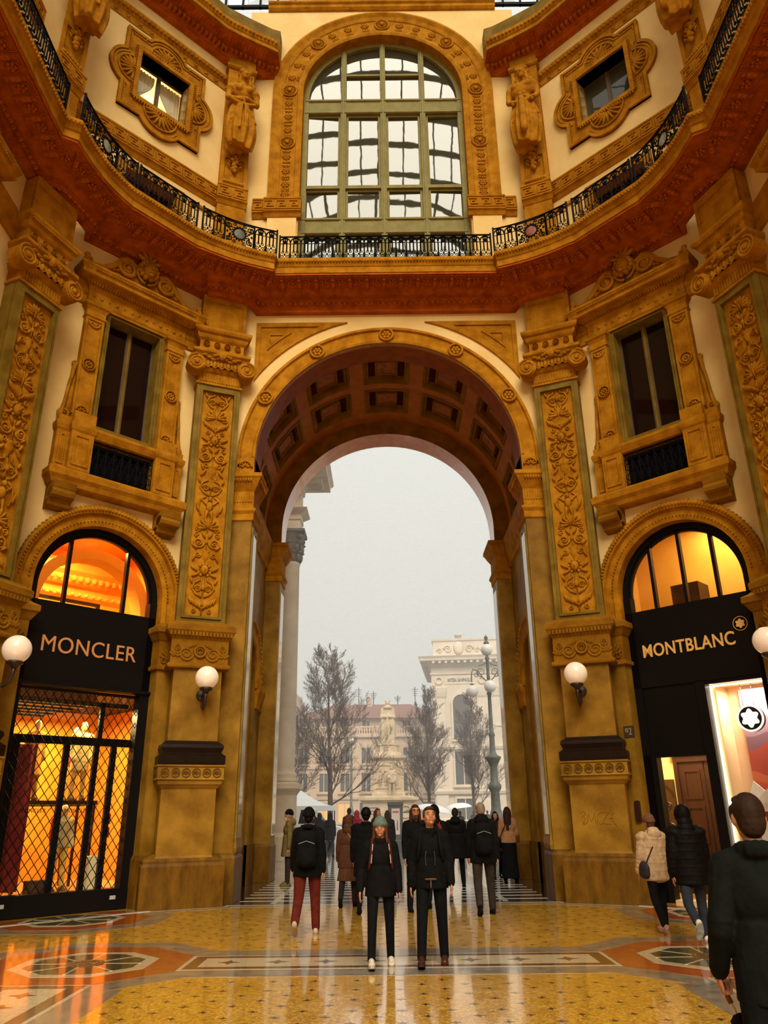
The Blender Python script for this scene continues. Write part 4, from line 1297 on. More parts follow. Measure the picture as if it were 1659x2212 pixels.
for i in range(4):
    x0, x1 = VX[i]+.09, VX[i+1]-.09
    MB().box(x0+.0, x1, -.13, .05, 20.40, 20.52).build('transom', 'olive', win)
    for (z0, z1) in ((16.0, 18.55), (19.2, 20.40), (20.52, 23.62)):
        MB().plate([(x0, z0), (x1, z0), (x1, z1), (x0, z1)], [[(x0+.08, z0+.07), (x1-.08, z0+.07), (x1-.08, z1-.07), (x0+.08, z1-.07)]], -.05, .05).build('sash', 'olive', win)
        th = 0.0
        o_ = MB().box(x0+.06, x1-.06, -.005, .005, z0+.05, z1-.05).build('pane', 'pane_big', win)
        tilt = {0: 3.0, 1: .4, 2: -.4, 3: -2.0}[i] if z0 > 20 else {0: -1.2, 1: .7, 2: -.6, 3: 1.4}[i]
        cx_ = (x0+x1)/2; czm = (z0+z1)/2
        o_.matrix_local = Matrix.Translation((cx_, .02, czm)) @ Matrix.Rotation(R(tilt), 4, 'Z') @ Matrix.Rotation(R(.3*tilt), 4, 'X') @ Matrix.Translation((-cx_, 0, -czm))
    # lunette panes
    xs = [x0+(x1-x0)*k/10 for k in range(11)]
    lun = [(x0, 24.28)]+[(x1, 24.28)]+[(x, WZ+math.sqrt(max(.01, (WR-.1)**2-x*x))) for x in reversed(xs)]
    MB().prism(lun, -.005, .005).build('pane', 'pane_big', win)
    if i in (1, 2): MB().box(x0, x1, -.1, .03, 25.42, 25.50).build('glazing_bar', 'olive', win)
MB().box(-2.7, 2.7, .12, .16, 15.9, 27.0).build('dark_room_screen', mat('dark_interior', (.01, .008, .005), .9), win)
# attic band
MB().hsweep([(.1, 28.15), (-.06, 28.2), (-.12, 28.28), (-.12, 28.4), (-.18, 28.46), (-.18, 28.56), (.1, 28.58)], -4.0, 4.0).build('attic_cornice', 'ochre', wu)
# glazed gable above
gg = empty('roof_gable'); gg.name = 'window_6'; gg.matrix_world = frame(0, YU+.1, 0); tag(gg, kind='structure')
gx = -5.6
MB().box(-5.6, 5.6, 0, .01, 28.7, 33.2).build('gable_pane', 'roof_glass', gg)
for k in range(19):
    x = -5.58+k*.62
    MB().box(x-.03, x+.03, -.06, .06, 28.56, 33.2).build('gable_bar', 'iron', gg)
MB().box(-5.6, 5.6, -.05, .05, 28.56, 28.68).build('gable_sill', 'iron', gg)
MB().box(-.1, .1, -.1, .1, 28.56, 33.2).build('gable_post', 'iron', gg)

# greek key band: one key shared by all
key = MB()
kw, kh, t = .40, .34, .035
for (x0, x1, z0, z1) in ((-.20, .165, 0, t), (-.20, -.165, t, kh-t), (-.20, .12, kh-t, kh), (.085, .12, .10, kh-t), (-.10, .085, .10, .135), (-.10, -.065, .135, .205), (-.10, .02, .205, .24), (.165, .20, 0, kh)):
    key.box(x0, x1, -.03, 0, z0, z1)
key_o = None
def fret(parent, x0, x1, y, z0):
    global key_o
    fb = MB().hsweep([(y+.1, z0-.24), (y-.02, z0-.22), (y-.08, z0-.1), (y-.14, z0-.06), (y-.14, z0-.02), (y-.10, z0), (y-.10, z0+.40), (y-.13, z0+.43), (y-.13, z0+.48), (y+.1, z0+.5)], x0, x1).build('fret_band', 'ochre', parent)
    n = max(1, round((x1-x0)/.44))
    for k in range(n):
        M = TR(x0+(x1-x0)*(k+.5)/n, y-.10, z0+.03)
        if key_o is None: key_o = key.build('greek_key', 'ochre', fb, M=M)
        else: inst(key_o, fb, M)
fret(wu, -4.1, -3.72, -.02, 19.12); fret(wu, 3.72, 4.1, -.02, 19.12)
fret(wu, -3.74, -2.58, -.10, 19.10); fret(wu, 2.58, 3.74, -.10, 19.10)
for s in (-1, 1):
    MB().box(min(s*2.72, s*3.62), max(s*2.72, s*3.62), -.10, .02, 16.0, 18.95).build('window_pedestal', 'cream', wu)

# ================================================================== UPPER DIAGONAL WALLS
def lobed(sc, cx=0, cz=22.0, rl=.75):
    """rectangle with a round lobe on every side; sc insets the outline"""
    hw, hh = 1.31-sc, 1.53-sc
    r = rl-sc
    lx, lz = .95, 1.13
    pts = []
    ax = math.acos(max(-1, min(1, (hw-lx)/r))); az = math.acos(max(-1, min(1, (hh-lz)/r)))
    pts += [(lx+r*math.cos(a), r*math.sin(a)) for a in [-ax+2*ax*k/12 for k in range(13)]]
    pts += [(hw, hh)]
    pts += [(r*math.sin(a), lz+r*math.cos(a)) for a in [az-2*az*k/12 for k in range(13)]]
    pts += [(-hw, hh)]
    pts += [(-lx-r*math.cos(a), -r*math.sin(a)) for a in [-ax+2*ax*k/12 for k in range(13)]]
    pts += [(-hw, -hh)]
    pts += [(-r*math.sin(a), -lz-r*math.cos(a)) for a in [az-2*az*k/12 for k in range(13)]]
    pts += [(hw, -hh)]
    return [(cx+x, cz+z) for x, z in pts]
MT['curtain'] = mat('sheer_cream_curtain', (.80, .70, .42), .8, 1, 3, (.65, .52, .26), .3, 12, stretch=(6, 1, .4))
MT['room_y'] = mat('yellow_lit_room', (.85, .72, .38), .9, 1, 1.5, (.75, .6, .28))
def lobed_window(sd, n):
    w = empty('window_%d' % n, FR[('d', sd)] @ Matrix.Translation((0, .25, 0))); tag(w, kind='structure')
    inner = [(-.80, 21.12), (.80, 21.12), (.80, 22.88), (-.80, 22.88)]
    MB().plate(lobed(0), [inner], -.06, .02).build('frame_field', 'ochre', w)
    MB().plate(lobed(0), [lobed(.09)], -.12, .0).build('outer_moulding', 'ochre', w)
    MB().plate(lobed(.12), [lobed(.17)], -.09, .0).build('inner_moulding', 'ochre', w)
    MB().plate([(-.93, 20.99), (.93, 20.99), (.93, 23.01), (-.93, 23.01)], [inner], -.14, .42).build('reveal', 'ochre', w)
    bd = MB()
    for k in range(22):
        for z in (20.95, 23.05): bd.ell((-.9+1.8*(k+.5)/22, -.12, z), (.03, .04, .05), 5, 4)
        for x in (-.97, .97): bd.ell((x, -.12, 21.0+2.0*(k+.5)/22), (.05, .04, .03), 5, 4)
    for sx in (-1, 1):
        for sz in (-1, 1):
            for k in range(5): bd.box(sx*1.17-.018, sx*1.17+.018, -.10, -.05, 22+sz*(.86+.13*k)-.03, 22+sz*(.86+.13*k)+.03)
            bd.ell((sx*1.15, -.09, 22+sz*.72), (.04, .04, .04), 6, 4); bd.ell((sx*.72, -.09, 22+sz*1.42), (.04, .04, .04), 6, 4)
            for k in range(3): bd.box(sx*(.86+.12*k)-.03, sx*(.86+.12*k)+.03, -.10, -.05, 22+sz*1.39-.018, 22+sz*1.39+.018)
    tag(bd.build('frame_beading', 'ochre', w), kind='stuff')
    for (cx, cz, a0) in ((.95, 22, 0), (-.95, 22, PI), (0, 23.05, PI/2), (0, 20.95, -PI/2)):
        sh = MB()
        r = .46 if abs(cx) > .1 else .50
        for k in range(9):
            a = a0-PI/2*.92+PI*.92*k/8
            sh.ell((cx+r*.55*math.cos(a), -.10, cz+r*.55*math.sin(a)), (.045, .05, r*.45), 6, 6, Matrix.Rotation(PI/2-a, 3, 'Y'))
        sh.archsweep([(r, -.05), (r, -.10), (r+.05, -.11), (r+.05, -.05)], cx, cz, a0-PI/2, a0+PI/2, 18)
        sh.build('scallop_shell', 'ochre', w, smooth=True)
    lit = sd < 0
    for s in (-1, 1):
        x0, x1 = (.03, .80) if s > 0 else (-.80, -.03)
        MB().plate([(x0, 21.12), (x1, 21.12), (x1, 22.88), (x0, 22.88)], [[(x0+.035, 21.16), (x1-.035, 21.16), (x1-.035, 22.84), (x0+.035, 22.84)]], .33, .38).build('sash', 'frame_brown', w)
        MB().box(x0, x1, .35, .355, 21.12, 22.88).build('pane', 'clear' if lit else 'pane_big', w)
        if lit:
            cu = MB()
            rg = []
            for kz in range(15):
                t = kz/14
                z = 22.86-1.72*t
                edge = x1 if s > 0 else x0
                # gathered at the tie two thirds down, spreading above
                wdt = (.74-.46*math.sin(min(t/.72, 1)*PI/2)**3) if t < .72 else .28+.14*((t-.72)/.28)
                rg.append([(edge-s*wdt*(k/24)*1.0, .48+.025*math.sin(k*1.9), z) for k in range(25)])
            cu.loft(rg, closed=False)
            cu.build('curtain', 'curtain', w, smooth=True)
    MB().box(-.03, .03, .30, .40, 21.12, 22.88).build('mullion', 'frame_brown', w)
    if lit:
        MB().box(-1.6, 1.6, 1.9, 2.0, 20.4, 24.4).build('room_back', 'room_y', w)
        MB().box(-1.6, 1.6, .5, 2.0, 24.3, 24.4).build('room_ceiling', 'room_y', w)
        for s in (-1, 1): MB().box(s*1.6-.05, s*1.6+.05, .5, 2.0, 20.4, 24.4).build('room_side', 'room_y', w)
        MB().box(-1.6, 1.6, .5, 2.0, 20.3, 20.4).build('room_floor', 'room_y', w)
        lamp = bpy.data.lights.new('room_lamp', 'POINT'); lamp.energy = 60; lamp.color = (1, .9, .68); lamp.shadow_soft_size = .2
        lo = bpy.data.objects.new('room_lamp', lamp); col.objects.link(lo); lo.parent = w; lo.location = (.3, 1.2, 23.6)
    return w
wall_u = {}
for sd in (-1, 1):
    w = empty('wall_upper_'+SIDE[sd], FR[('d', sd)] @ Matrix.Translation((0, .25, 0))); tag(w, kind='structure'); wall_u[sd] = w
    MB().plate([(-2.8, 15.9), (2.8, 15.9), (2.8, 26.6), (-2.8, 26.6)], [[(-.80, 21.12), (.80, 21.12), (.80, 22.88), (-.80, 22.88)], [(-.80, 16.2), (.80, 16.2), (.80, 18.45), (-.80, 18.45)]], 0, .4).build('plaster_face', 'cream', w)
    fret(w, -2.6, 2.6, 0, 19.18)
    # mezzanine window and panels behind the railing
    MB().plate([(-1.02, 16.1), (1.02, 16.1), (1.02, 18.70), (-1.02, 18.70)], [[(-.78, 16.1), (.78, 16.1), (.78, 18.43), (-.78, 18.43)]], -.10, .3).build('mezzanine_surround', 'ochre', w)
    for k, (x0, x1) in enumerate(((-.78, -.02), (.02, .78))):
        MB().box(x0, x1, .28, .29, 16.1, 18.45).build('mezzanine_pane', 'pane_dark', w)
    MB().box(-.03, .03, .22, .3, 16.1, 18.45).build('mezzanine_mullion', 'frame_brown', w)
    for s in (-1, 1):
        MB().plate([(s*1.2, 16.2), (s*2.2, 16.2), (s*2.2, 18.65), (s*1.2, 18.65)], [[(s*1.3, 16.3), (s*2.1, 16.3), (s*2.1, 18.55), (s*1.3, 18.55)]], -.06, 0).build('mezzanine_panel', 'ochre', w)
    # belt of stars and beads
    bl = MB().hsweep([(.05, 23.75), (-.03, 23.78), (-.03, 24.02), (-.07, 24.06), (-.10, 24.12), (-.16, 24.2), (-.16, 24.26), (.05, 24.32)], -2.5, 2.5).build('belt', 'ochre', w)
    bb = MB()
    for k in range(36): bb.ell((-2.45+4.9*(k+.5)/36, -.13, 24.14), (.055, .05, .06), 6, 4)
    for k in range(12):
        x = -2.3+4.6*(k+.5)/12
        for a in (R(45), R(-45)): bb.ell((x, -.04, 23.90), (.03, .025, .11), 5, 4, Matrix.Rotation(a, 3, 'Y'))
        bb.ell((x, -.05, 23.90), (.035, .03, .035), 5, 4)
    tag(bb.build('belt_ornament', 'ochre', bl), kind='stuff')
    lobed_window(sd, 7 if sd < 0 else 8)

# upper corner pilasters that carry the carved figures
def upper_strip(fr, name):
    w = empty(name, fr); tag(w, kind='structure')
    st = MB().plate([(-.42, 16.0), (.42, 16.0), (.42, 25.6), (-.42, 25.6)], [[(-.30, 19.9), (.30, 19.9), (.30, 20.75), (-.30, 20.75)]], -.16, -.08)
    st.box(-.42, .42, -.10, .5, 16.0, 25.6)
    st.build('strip', 'ochre', w)
    fw = MB()
    fw.rings(-.30, .30, -.16, 0, [(0, 19.72), (.03, 19.76), (.03, 19.84), (0, 19.88)])
    for k in range(7): fw.ell((-.26+.52*k/6, -.19, 19.80), (.035, .03, .05), 6, 4)
    for k in range(11):
        a = k*2.4; z = 20.95-.07*k
        fw.ell((.10*math.cos(a)*(1-k/14), -.20, z), (.075, .07, .08), 7, 5)
    for s in (-1, 1):
        for k in range(4): fw.ell((s*(.12+.02*k), -.19, 20.85-.13*k), (.035, .03, .08), 6, 4, Matrix.Rotation(s*R(35), 3, 'Y'))
    fw.build('fruit_swag', 'ochre', w, smooth=True)
    MB().rings(-.44, .44, -.20, .4, [(0, 24.55), (.05, 24.6), (.05, 24.7), (.0, 24.74), (0, 25.2), (.06, 25.28), (.12, 25.34), (.12, 25.42)]).build('strip_capital', 'ochre', w)
    fret(w, -.46, .46, -.16, 19.12)
    return w
for sd in (-1, 1):
    upper_strip(FR[('p1', sd)], 'trim_%d' % (2 if sd < 0 else 3))
    upper_strip(FR[('p2', sd)], 'trim_%d' % (4 if sd < 0 else 5))
# top cornice over the diagonal walls, curling in to the centre wall
top_o = [(3.46, 17.84)]+bez((3.60, 17.72), (4.20, 17.42), (4.86, 17.02), 8)+[(4.95, 16.95), (6.55, 15.30)]+bez((6.62, 15.2), (6.95, 14.6), (7.15, 13.9), 8)+[(7.4, 13.8), (7.4, 3.0)]
top_i = [(3.46, 18.62)]+bez((3.9, 18.6), (4.55, 18.2), (5.1, 17.9), 8)+[(5.2, 17.9), (7.55, 15.55)]+bez((7.6, 15.4), (7.8, 15.0), (8.0, 14.6), 8)+[(8.2, 14.4), (8.2, 3.0)]
TC = 25.30
for sd in (-1, 1):
    t_ = empty('trim_%d' % (6 if sd < 0 else 7)); tag(t_, kind='structure')
    op = [(sd*x, y) for x, y in top_o]; ip = [(sd*x, y) for x, y in top_i]
    if sd < 0: op = op[::-1]; ip = ip[::-1]
    ledge_loft([(-.1, TC-.42), (.06, TC-.40), (.08, TC-.30), (.18, TC-.26), (.22, TC-.12), (.30, TC-.08), (.82, TC-.04), (.82, TC+.0), (-.1, TC)], 'top_cornice_soffit', 'ochre_red', t_, ip, op)
    ledge_loft([(-.1, TC), (.90, TC), (.90, TC+.14), (.94, TC+.17), (1.0, TC+.30), (1.0, TC+.40), (-.1, TC+.44)], 'top_cornice_edge', 'ochre', t_, ip, op)
    dn = MB()
    for p, d in path_points(ip, op, .26, .16):
        if p.y < 9: continue
        n = Vector((d.y, -d.x)) if True else None
        a = math.atan2(d.y, d.x)
        rot = Matrix.Rotation(a, 3, 'Z')
        dn.T = Matrix.Translation((p.x, p.y, TC-.19)) @ rot.to_4x4()
        dn.box(-.045, .045, -.10, .06, -.07, .06)
    dn.T = None
    for p, d in path_points(ip, op, .55, .22):
        if p.y < 9: continue
        a = math.atan2(d.y, d.x)
        rot = Matrix.Rotation(a, 3, 'Z')
        dn.ell((p.x, p.y, TC-.06), (.06, .20, .05), 6, 4, rot)
    tag(dn.build('dentils', 'ochre_red', t_), kind='stuff')
    be = MB()
    for p, d in path_points(ip, op, .985, .13):
        if p.y < 9: continue
        be.ell((p.x, p.y, TC+.27), (.05, .05, .06), 6, 4)
    tag(be.build('cornice_beads', 'ochre', t_, smooth=True), kind='stuff')
    ledge_loft([(.1, TC+.44), (.62, TC+.44), (.62, TC+1.3), (.1, TC+1.3)], 'parapet', 'stone_frame', t_, ip, op)

# ================================================================== SIDE WALLS AND GLASS ROOF
for sd in (-1, 1):
    w = empty('wall_side_'+SIDE[sd], frame(sd*8.16, 10.5, -90*sd)); tag(w, kind='structure')
    xa, xb = (-4.0, 16.5) if sd > 0 else (-16.5, 4.0)
    holes = [[(-.70, 10.3), (.70, 10.3), (.70, 13.45), (-.70, 13.45)]]
    MB().plate([(xa, 0), (xb, 0), (xb, 26.6), (xa, 26.6)], holes, .0, .35).build('plaster_face', 'cream', w)
    MB().rings(xa, xb, -.06, .1, [(.0, 0), (0, 4.9), (.06, 4.95), (.1, 5.6), (.16, 5.84), (0, 5.9)]).build('dado', 'stone', w)
    MB().hsweep([(.02, 13.45), (-.05, 13.48), (-.05, 13.72), (-.10, 13.78), (-.16, 14.02), (-.16, 14.08), (.02, 14.1)], xa, xb).build('string_course', 'ochre', w)
    lo, hi = (-4.0, 2.0)
    fret(w, lo, hi, 0, 19.18)
wb_ = MB().plate([(-24, 0), (24, 0), (24, 26), (-24, 26)], [[(-3.5, 0.01), (3.5, 0.01), (3.5, 10.5)]+arc(0, 10.5, 3.5, 0, PI, 24)[1:-1]+[(-3.5, 10.5)]], 0, .4).build('wall_back', 'cream', M=frame(0, -44, 0)); tag(wb_, kind='structure')
roof = empty('ceiling_glass_roof'); tag(roof, kind='structure')
ribs = None
RB = 8.6
rb = MB().archsweep([(RB-.3, -.06), (RB-.3, .06), (RB, .06), (RB, -.06)], 0, 0, R(12), R(168), 24)
for k in range(13):
    M = TR(0, 18.0-2.0*k, 26.0)
    if ribs is None: ribs = rb.build('roof_rib', 'iron', roof, M=M)
    else: inst(ribs, roof, M)
pl = None
for k in range(25):
    a = R(12+k*6.5)
    m = 1.0 if k % 4 == 0 else .5
    me = MB().tube([(RB*math.cos(a), 18.2, 26.0+RB*math.sin(a)), (RB*math.cos(a), -6.2, 26.0+RB*math.sin(a))], .08*m, 4)
    me.build('roof_purlin', 'iron', roof)
gp = MB().loft([[((RB+.06)*math.cos(R(12+6.5*k)), y, 26.0+(RB+.06)*math.sin(R(12+6.5*k))) for k in range(25)] for y in (18.2, -6.2)], closed=False)
gp.build('roof_pane', 'roof_glass', roof)

# ================================================================== FIGURES (people, mannequins, statues)
_queue = []
def remesh(mb, name, m, parent, voxel, it=3, M=None):
    """join overlapping volumes into one continuous surface; evaluated together in flush()"""
    me = bpy.data.meshes.new(name+'_src')
    me.from_pydata(mb.v, [], mb.f)
    me.update()
    o = bpy.data.objects.new(name, me)
    col.objects.link(o)
    md = o.modifiers.new('r', 'REMESH'); md.mode = 'VOXEL'; md.voxel_size = voxel; md.use_smooth_shade = True
    if it:
        sm = o.modifiers.new('s', 'SMOOTH'); sm.factor = .5; sm.iterations = it
    o.parent = parent
    if M is not None: o.matrix_local = M
    _queue.append((o, m))
    return o
def flush():
    bpy.context.view_layer.update()
    dg = bpy.context.evaluated_depsgraph_get()
    done = []
    for o, m in _queue:
        me = bpy.data.meshes.new_from_object(o.evaluated_get(dg))
        done.append((o, m, me))
    for o, m, me in done:
        old = o.data
        o.modifiers.clear()
        me.name = o.name
        o.data = me
        bpy.data.meshes.remove(old)
        me.materials.clear()
        me.materials.append(MT[m] if isinstance(m, str) else m)
        me.polygons.foreach_set('use_smooth', [True]*len(me.polygons))
    _queue.clear()

_cl = {}
def cloth(c, rough=.85):
    c = tuple(c); c = tuple(v*.45 for v in c) if max(c) < .02 else c
    k = c
    if k not in _cl:
        _cl[k] = mat('cloth_%d' % len(_cl), c, rough, .35, 14, bump=.8, bscale=9, spec=.08)
    return _cl[k]
MT['skin'] = mat('warm_skin', (.42, .17, .075), .5, .15, 20)
MT['eye_white'] = mat('eye_white', (.34, .28, .22), .3)
MT['eye_dark'] = mat('eye_dark', (.02, .012, .008), .2)
MT['lip'] = mat('lips', (.28, .07, .05), .5)
BLACK = (.010, .009, .009)

def figure(name, label, x, y, head, H=1.75, legs=((0, 0), (0, 0)), arms=((5, 8, 10), (5, 8, 10)), lean=0, hyaw=0, hpitch=0,
           top=BLACK, bottom=BLACK, shoe=BLACK, hair=('short', (.03, .015, .008)), hat=None, coat=.80, style='jacket', bulk=1.0,
           face=False, backpack=None, bag=None, hood=None, scarf=None, vox=.012, skin='skin', cat='person', group='passers-by', z0=0.0,
           skirt=None, beard=None, glasses=False, legw=1.0, shoe2=None, lat=(3, 3), coatflare=1.0, hands=True, grip=0):
    """one standing or walking figure. head: heading in degrees, 0 faces the viewer (-y).
    legs: (thigh forward angle, knee bend) for left/right; arms: (swing, abduction, elbow)"""
    s_ = H/1.75
    root = empty(name, Matrix.Translation((x, y, z0)) @ Matrix.Rotation(R(head), 4, 'Z') @ Matrix.Diagonal((s_, s_, s_, 1)))
    tag(root, label, cat, group)
    # ---- skeleton
    J = {}
    lowest = 9
    for i, s in enumerate((-1, 1)):       # -1: figure's right seen from front = viewer's left
        t, kb = R(legs[i][0]), R(legs[i][1])
        la = math.sin(R(lat[i]))*s
        hip = Vector((s*.095, 0, .93))
        knee = hip+Vector((la*.44, -math.sin(t)*.44, -math.cos(t)*.44))
        a2 = t-kb
        ank = knee+Vector((la*.3, -math.sin(a2)*.42, -math.cos(a2)*.42))
        fp = -R(0)+max(0, kb*.9-t*.5) if kb > R(25) else (R(-14) if t > R(14) else 0)   # foot pitch
        toe = ank+Vector((0, -math.cos(fp)*.15, -math.sin(fp)*.15-.035))
        J[s] = (hip, knee, ank, toe, fp)
        lowest = min(lowest, ank.z-.085, toe.z-.045)
    dz = -lowest
    for s in (-1, 1):
        J[s] = tuple(p+Vector((0, 0, dz)) for p in J[s][:4])+(J[s][4],)
    ln = math.sin(R(lean))
    def B(px, py, pz):                     # body point with lean
        return Vector((px, py-(pz-.93)*ln, pz+dz))
    A = {}
    for i, s in enumerate((-1, 1)):
        sw, ab, el = [R(v) for v in arms[i]]
        sh = B(s*.160*bulk**.5, 0, 1.405)
        elb = sh+Vector((s*math.sin(ab)*.29, -math.sin(sw)*math.cos(ab)*.29, -math.cos(sw)*math.cos(ab)*.29))
        a2 = sw+el
        dr = Vector((s*math.sin(ab)*.35, -math.sin(a2), -math.cos(a2))).normalized()
        wr = elb+dr*.25
        A[s] = (sh, elb, wr, dr)
    hc = B(0, -.015, 1.635)
    Rh = Matrix.Rotation(R(hyaw), 3, 'Z') @ Matrix.Rotation(R(hpitch), 3, 'X')
    def HP(px, py, pz): return hc+Rh @ Vector((px, py, pz))
    # ---- body: one continuous skin
    b = MB()
    b.ell(hc, (.074, .094, .112), 14, 10, Rh)
    b.ell(HP(0, -.02, -.06), (.056, .07, .062), 10, 8, Rh)
    if face or cat == 'statue':
        b.ell(HP(0, -.098, -.012), (.011, .018, .028), 8, 6, Rh); b.ell(HP(0, -.100, -.030), (.016, .015, .011), 8, 6, Rh)
        b.ell(HP(0, -.082, -.090), (.026, .022, .02), 8, 6, Rh); b.ell(HP(0, -.088, -.058), (.028, .014, .015), 8, 6, Rh)
        for s in (-1, 1):
            b.ell(HP(s*.03, -.086, .028), (.024, .014, .010), 8, 6, Rh); b.ell(HP(s*.042, -.062, -.025), (.024, .020, .026), 8, 6, Rh)
    for s in (-1, 1): b.ell(HP(s*.078, .008, -.01), (.012, .022, .034), 8, 6, Rh)
    b.cap(HP(0, .008, -.06), B(0, .012, 1.42), .050, .05, 10)
    b.cap(B(0, .0, 1.34), B(0, 0, 1.0), .078, .085, 12)
    b.cap(B(-.12, 0, 1.38), B(.12, 0, 1.38), .05, .05, 10)
    for s in (-1, 1):
        sh, elb, wr, dr = A[s]
        b.cap(sh, elb, .05, .04, 9); b.cap(elb, wr, .038, .026, 9)
        if hands:
            side = Vector((0, 1, 0)).cross(dr)
            if side.length < .1: side = Vector((1, 0, 0))
            side.normalize()
            nrm = dr.cross(side).normalized()     # finger spread direction (front-back)
            b.ell(wr+dr*.055, (.017, .040, .052), 8, 6, Matrix((side, nrm, dr)).transposed())
            inward = Vector((-s, 0, 0))
            for q in range(4):
                L = (.072, .082, .078, .06)[q]
                base = wr+dr*.095+nrm*(.029-.0195*q)
                if grip == s:
                    k1 = base+dr*L*.35+inward*.02; k2 = k1+inward*.035-dr*.004
                    b.cap(base-dr*.02, k1, .0100, .0095, 7); b.cap(k1, k2, .0095, .009, 7); b.cap(k2, k2-dr*.03, .009, .008, 7)
                    continue
                mid = base+dr*L*.5+inward*.006
                b.cap(base-dr*.02, mid, .0095, .009, 7)
                b.cap(mid, mid+dr*L*.38+inward*.022, .009, .0075, 7)
            tb = wr+dr*.035+nrm*.034
            b.cap(tb, tb+dr*.035+nrm*.022+inward*.012, .012, .010, 7)
            b.cap(tb+dr*.035+nrm*.022+inward*.012, tb+dr*.068+nrm*.026+inward*.02, .010, .008, 7)
        hip, knee, ank, toe, fp = J[s]
        b.cap(hip, knee, .07, .05, 9); b.cap(knee, ank, .045, .030, 9); b.cap(ank-Vector((0, 0, .03)), toe-Vector((0, 0, .01)), .022, .018, 8)
    remesh(b, 'body', skin, root, min(vox*.9, .016) if cat == 'person' else vox, 2)
    # ---- trousers or skirt
    if bottom is not None:
        t_ = MB()
        for s in (-1, 1):
            hip, knee, ank, toe, fp = J[s]
            t_.cap(hip+Vector((0, 0, .04)), knee, .098*legw, .068*legw, 12)
            t_.cap(knee, ank+Vector((0, 0, -.005)), .068*legw, .054*legw, 12)
            t_.ell(knee.lerp(ank, .8), (.058*legw, .056*legw, .035), 9, 6)
            t_.ell(hip.lerp(knee, .85)+Vector((0, .0, 0)), (.074*legw, .074*legw, .03), 9, 6)
        t_.ell(B(0, .01, .97), (.165*bulk, .115*bulk, .12), 12, 8)
        remesh(t_, 'trousers', cloth(bottom), root, vox, 2)
    if skirt:
        k = MB(); rg = []
        zt, zb, col_ = skirt
        for q in range(9):
            t = q/8
            zz = zt+(zb-zt)*t
            w = .150+(.09*t)*coatflare
            rg.append([tuple(B(w*math.cos(a)*(1+.03*math.sin(6*a)*t), w*.78*math.sin(a)*(1+.04*math.cos(5*a)*t)+.01, zz)) for a in [2*PI*i/20 for i in range(20)]])
        k.loft(rg)
        remesh(k, 'skirt', cloth(col_), root, vox, 2)
    # ---- top
    j = MB()
    bw = bulk
    zb = coat
    if style == 'puffer':
        n = max(4, int((1.40-zb)/.095))
        for q in range(n):
            z = zb+.04+(1.38-zb-.04)*q/(n-1)
            w = .20 if z < 1.3 else .19
            j.ell(B(0, .005, z), (w*bw, .145*bw, .074), 16, 8)
        for s in (-1, 1):
            sh, elb, wr, dr = A[s]
            for (p, q_, r0, r1) in ((sh, elb, .088, .08), (elb, wr+dr*.0, .078, .062)):
                for q in range(4):
                    t = (q+.5)/4
                    j.ell(p.lerp(q_, t), (r0+(r1-r0)*t,)*3 if False else (((r0+(r1-r0)*t)*bw), ((r0+(r1-r0)*t)*bw), .06), 10, 6, (q_-p).to_track_quat('Z', 'Y').to_matrix())
            j.ell(sh, (.10*bw, .10*bw, .08), 10, 8); j.cap(sh, elb, .083*bw, .075*bw, 12); j.cap(elb, wr, .073*bw, .057*bw, 12)
        j.loft([[tuple(B(.193*bw*math.cos(a), .005+.139*bw*math.sin(a), z)) for a in [2*PI*i/20 for i in range(20)]] for z in (zb+.01, 1.2, 1.36)])
    else:
        w = .165*bw
        j.cap(B(-.09*bw, .0, 1.37), B(.09*bw, .0, 1.37), .095, .095, 12)
        for s in (-1, 1): j.cap(B(s*.05, .01, 1.45), A[s][0], .062, .072, 10)
        j.ell(B(0, .0, 1.27), (.195*bw, .13*bw, .19), 16, 10)
        j.ell(B(0, .0, 1.08), (.175*bw, .125*bw, .20), 16, 10)
        # lower edge of the jacket or coat
        rg = []
        for q in range(7):
            t = q/6
            zz = 1.15+(zb-1.15)*t
            ww = (.172+.028*t*coatflare*(1 if zb > .7 else 1.8))*bw
            rg.append([tuple(B(ww*math.cos(a)*(1+.02*math.sin(5*a)*t), ww*.74*math.sin(a)*(1+.03*math.cos(7*a)*t), zz)) for a in [2*PI*i/20 for i in range(20)]])
        j.loft(rg)
        for s in (-1, 1):
            sh, elb, wr, dr = A[s]
            j.cap(sh, elb, .074*bw**.5, .062*bw**.5, 12); j.cap(elb, wr+dr*.005, .063*bw**.5, .048*bw**.5, 12)
            j.ell(elb.lerp(sh, .12), (.07, .072, .035), 9, 6); j.ell(elb.lerp(wr, .35), (.062, .062, .03), 9, 6)
            j.ell(wr-dr*.02, (.054, .054, .03), 9, 6)
    if hood == 'up': j.ell(B(0, .05, 1.46), (.13, .10, .09), 12, 8); j.ell(B(0, -.02, 1.45), (.10, .09, .07), 12, 8)
    # collar
    for q in range(12):
        a = 2*PI*q/12
        j.ell(B(.075*math.cos(a), .012+.075*math.sin(a), 1.475-.015*math.cos(a-PI/2)*-1), (.034, .034, .045), 7, 6)
    if hood == 'down':
        j.ell(B(0, .11, 1.46), (.13, .075, .085), 12, 8); j.ell(B(0, .085, 1.52), (.11, .06, .05), 10, 8)
    remesh(j, 'jacket', cloth(top), root, vox, 2 if style == 'puffer' else 3)
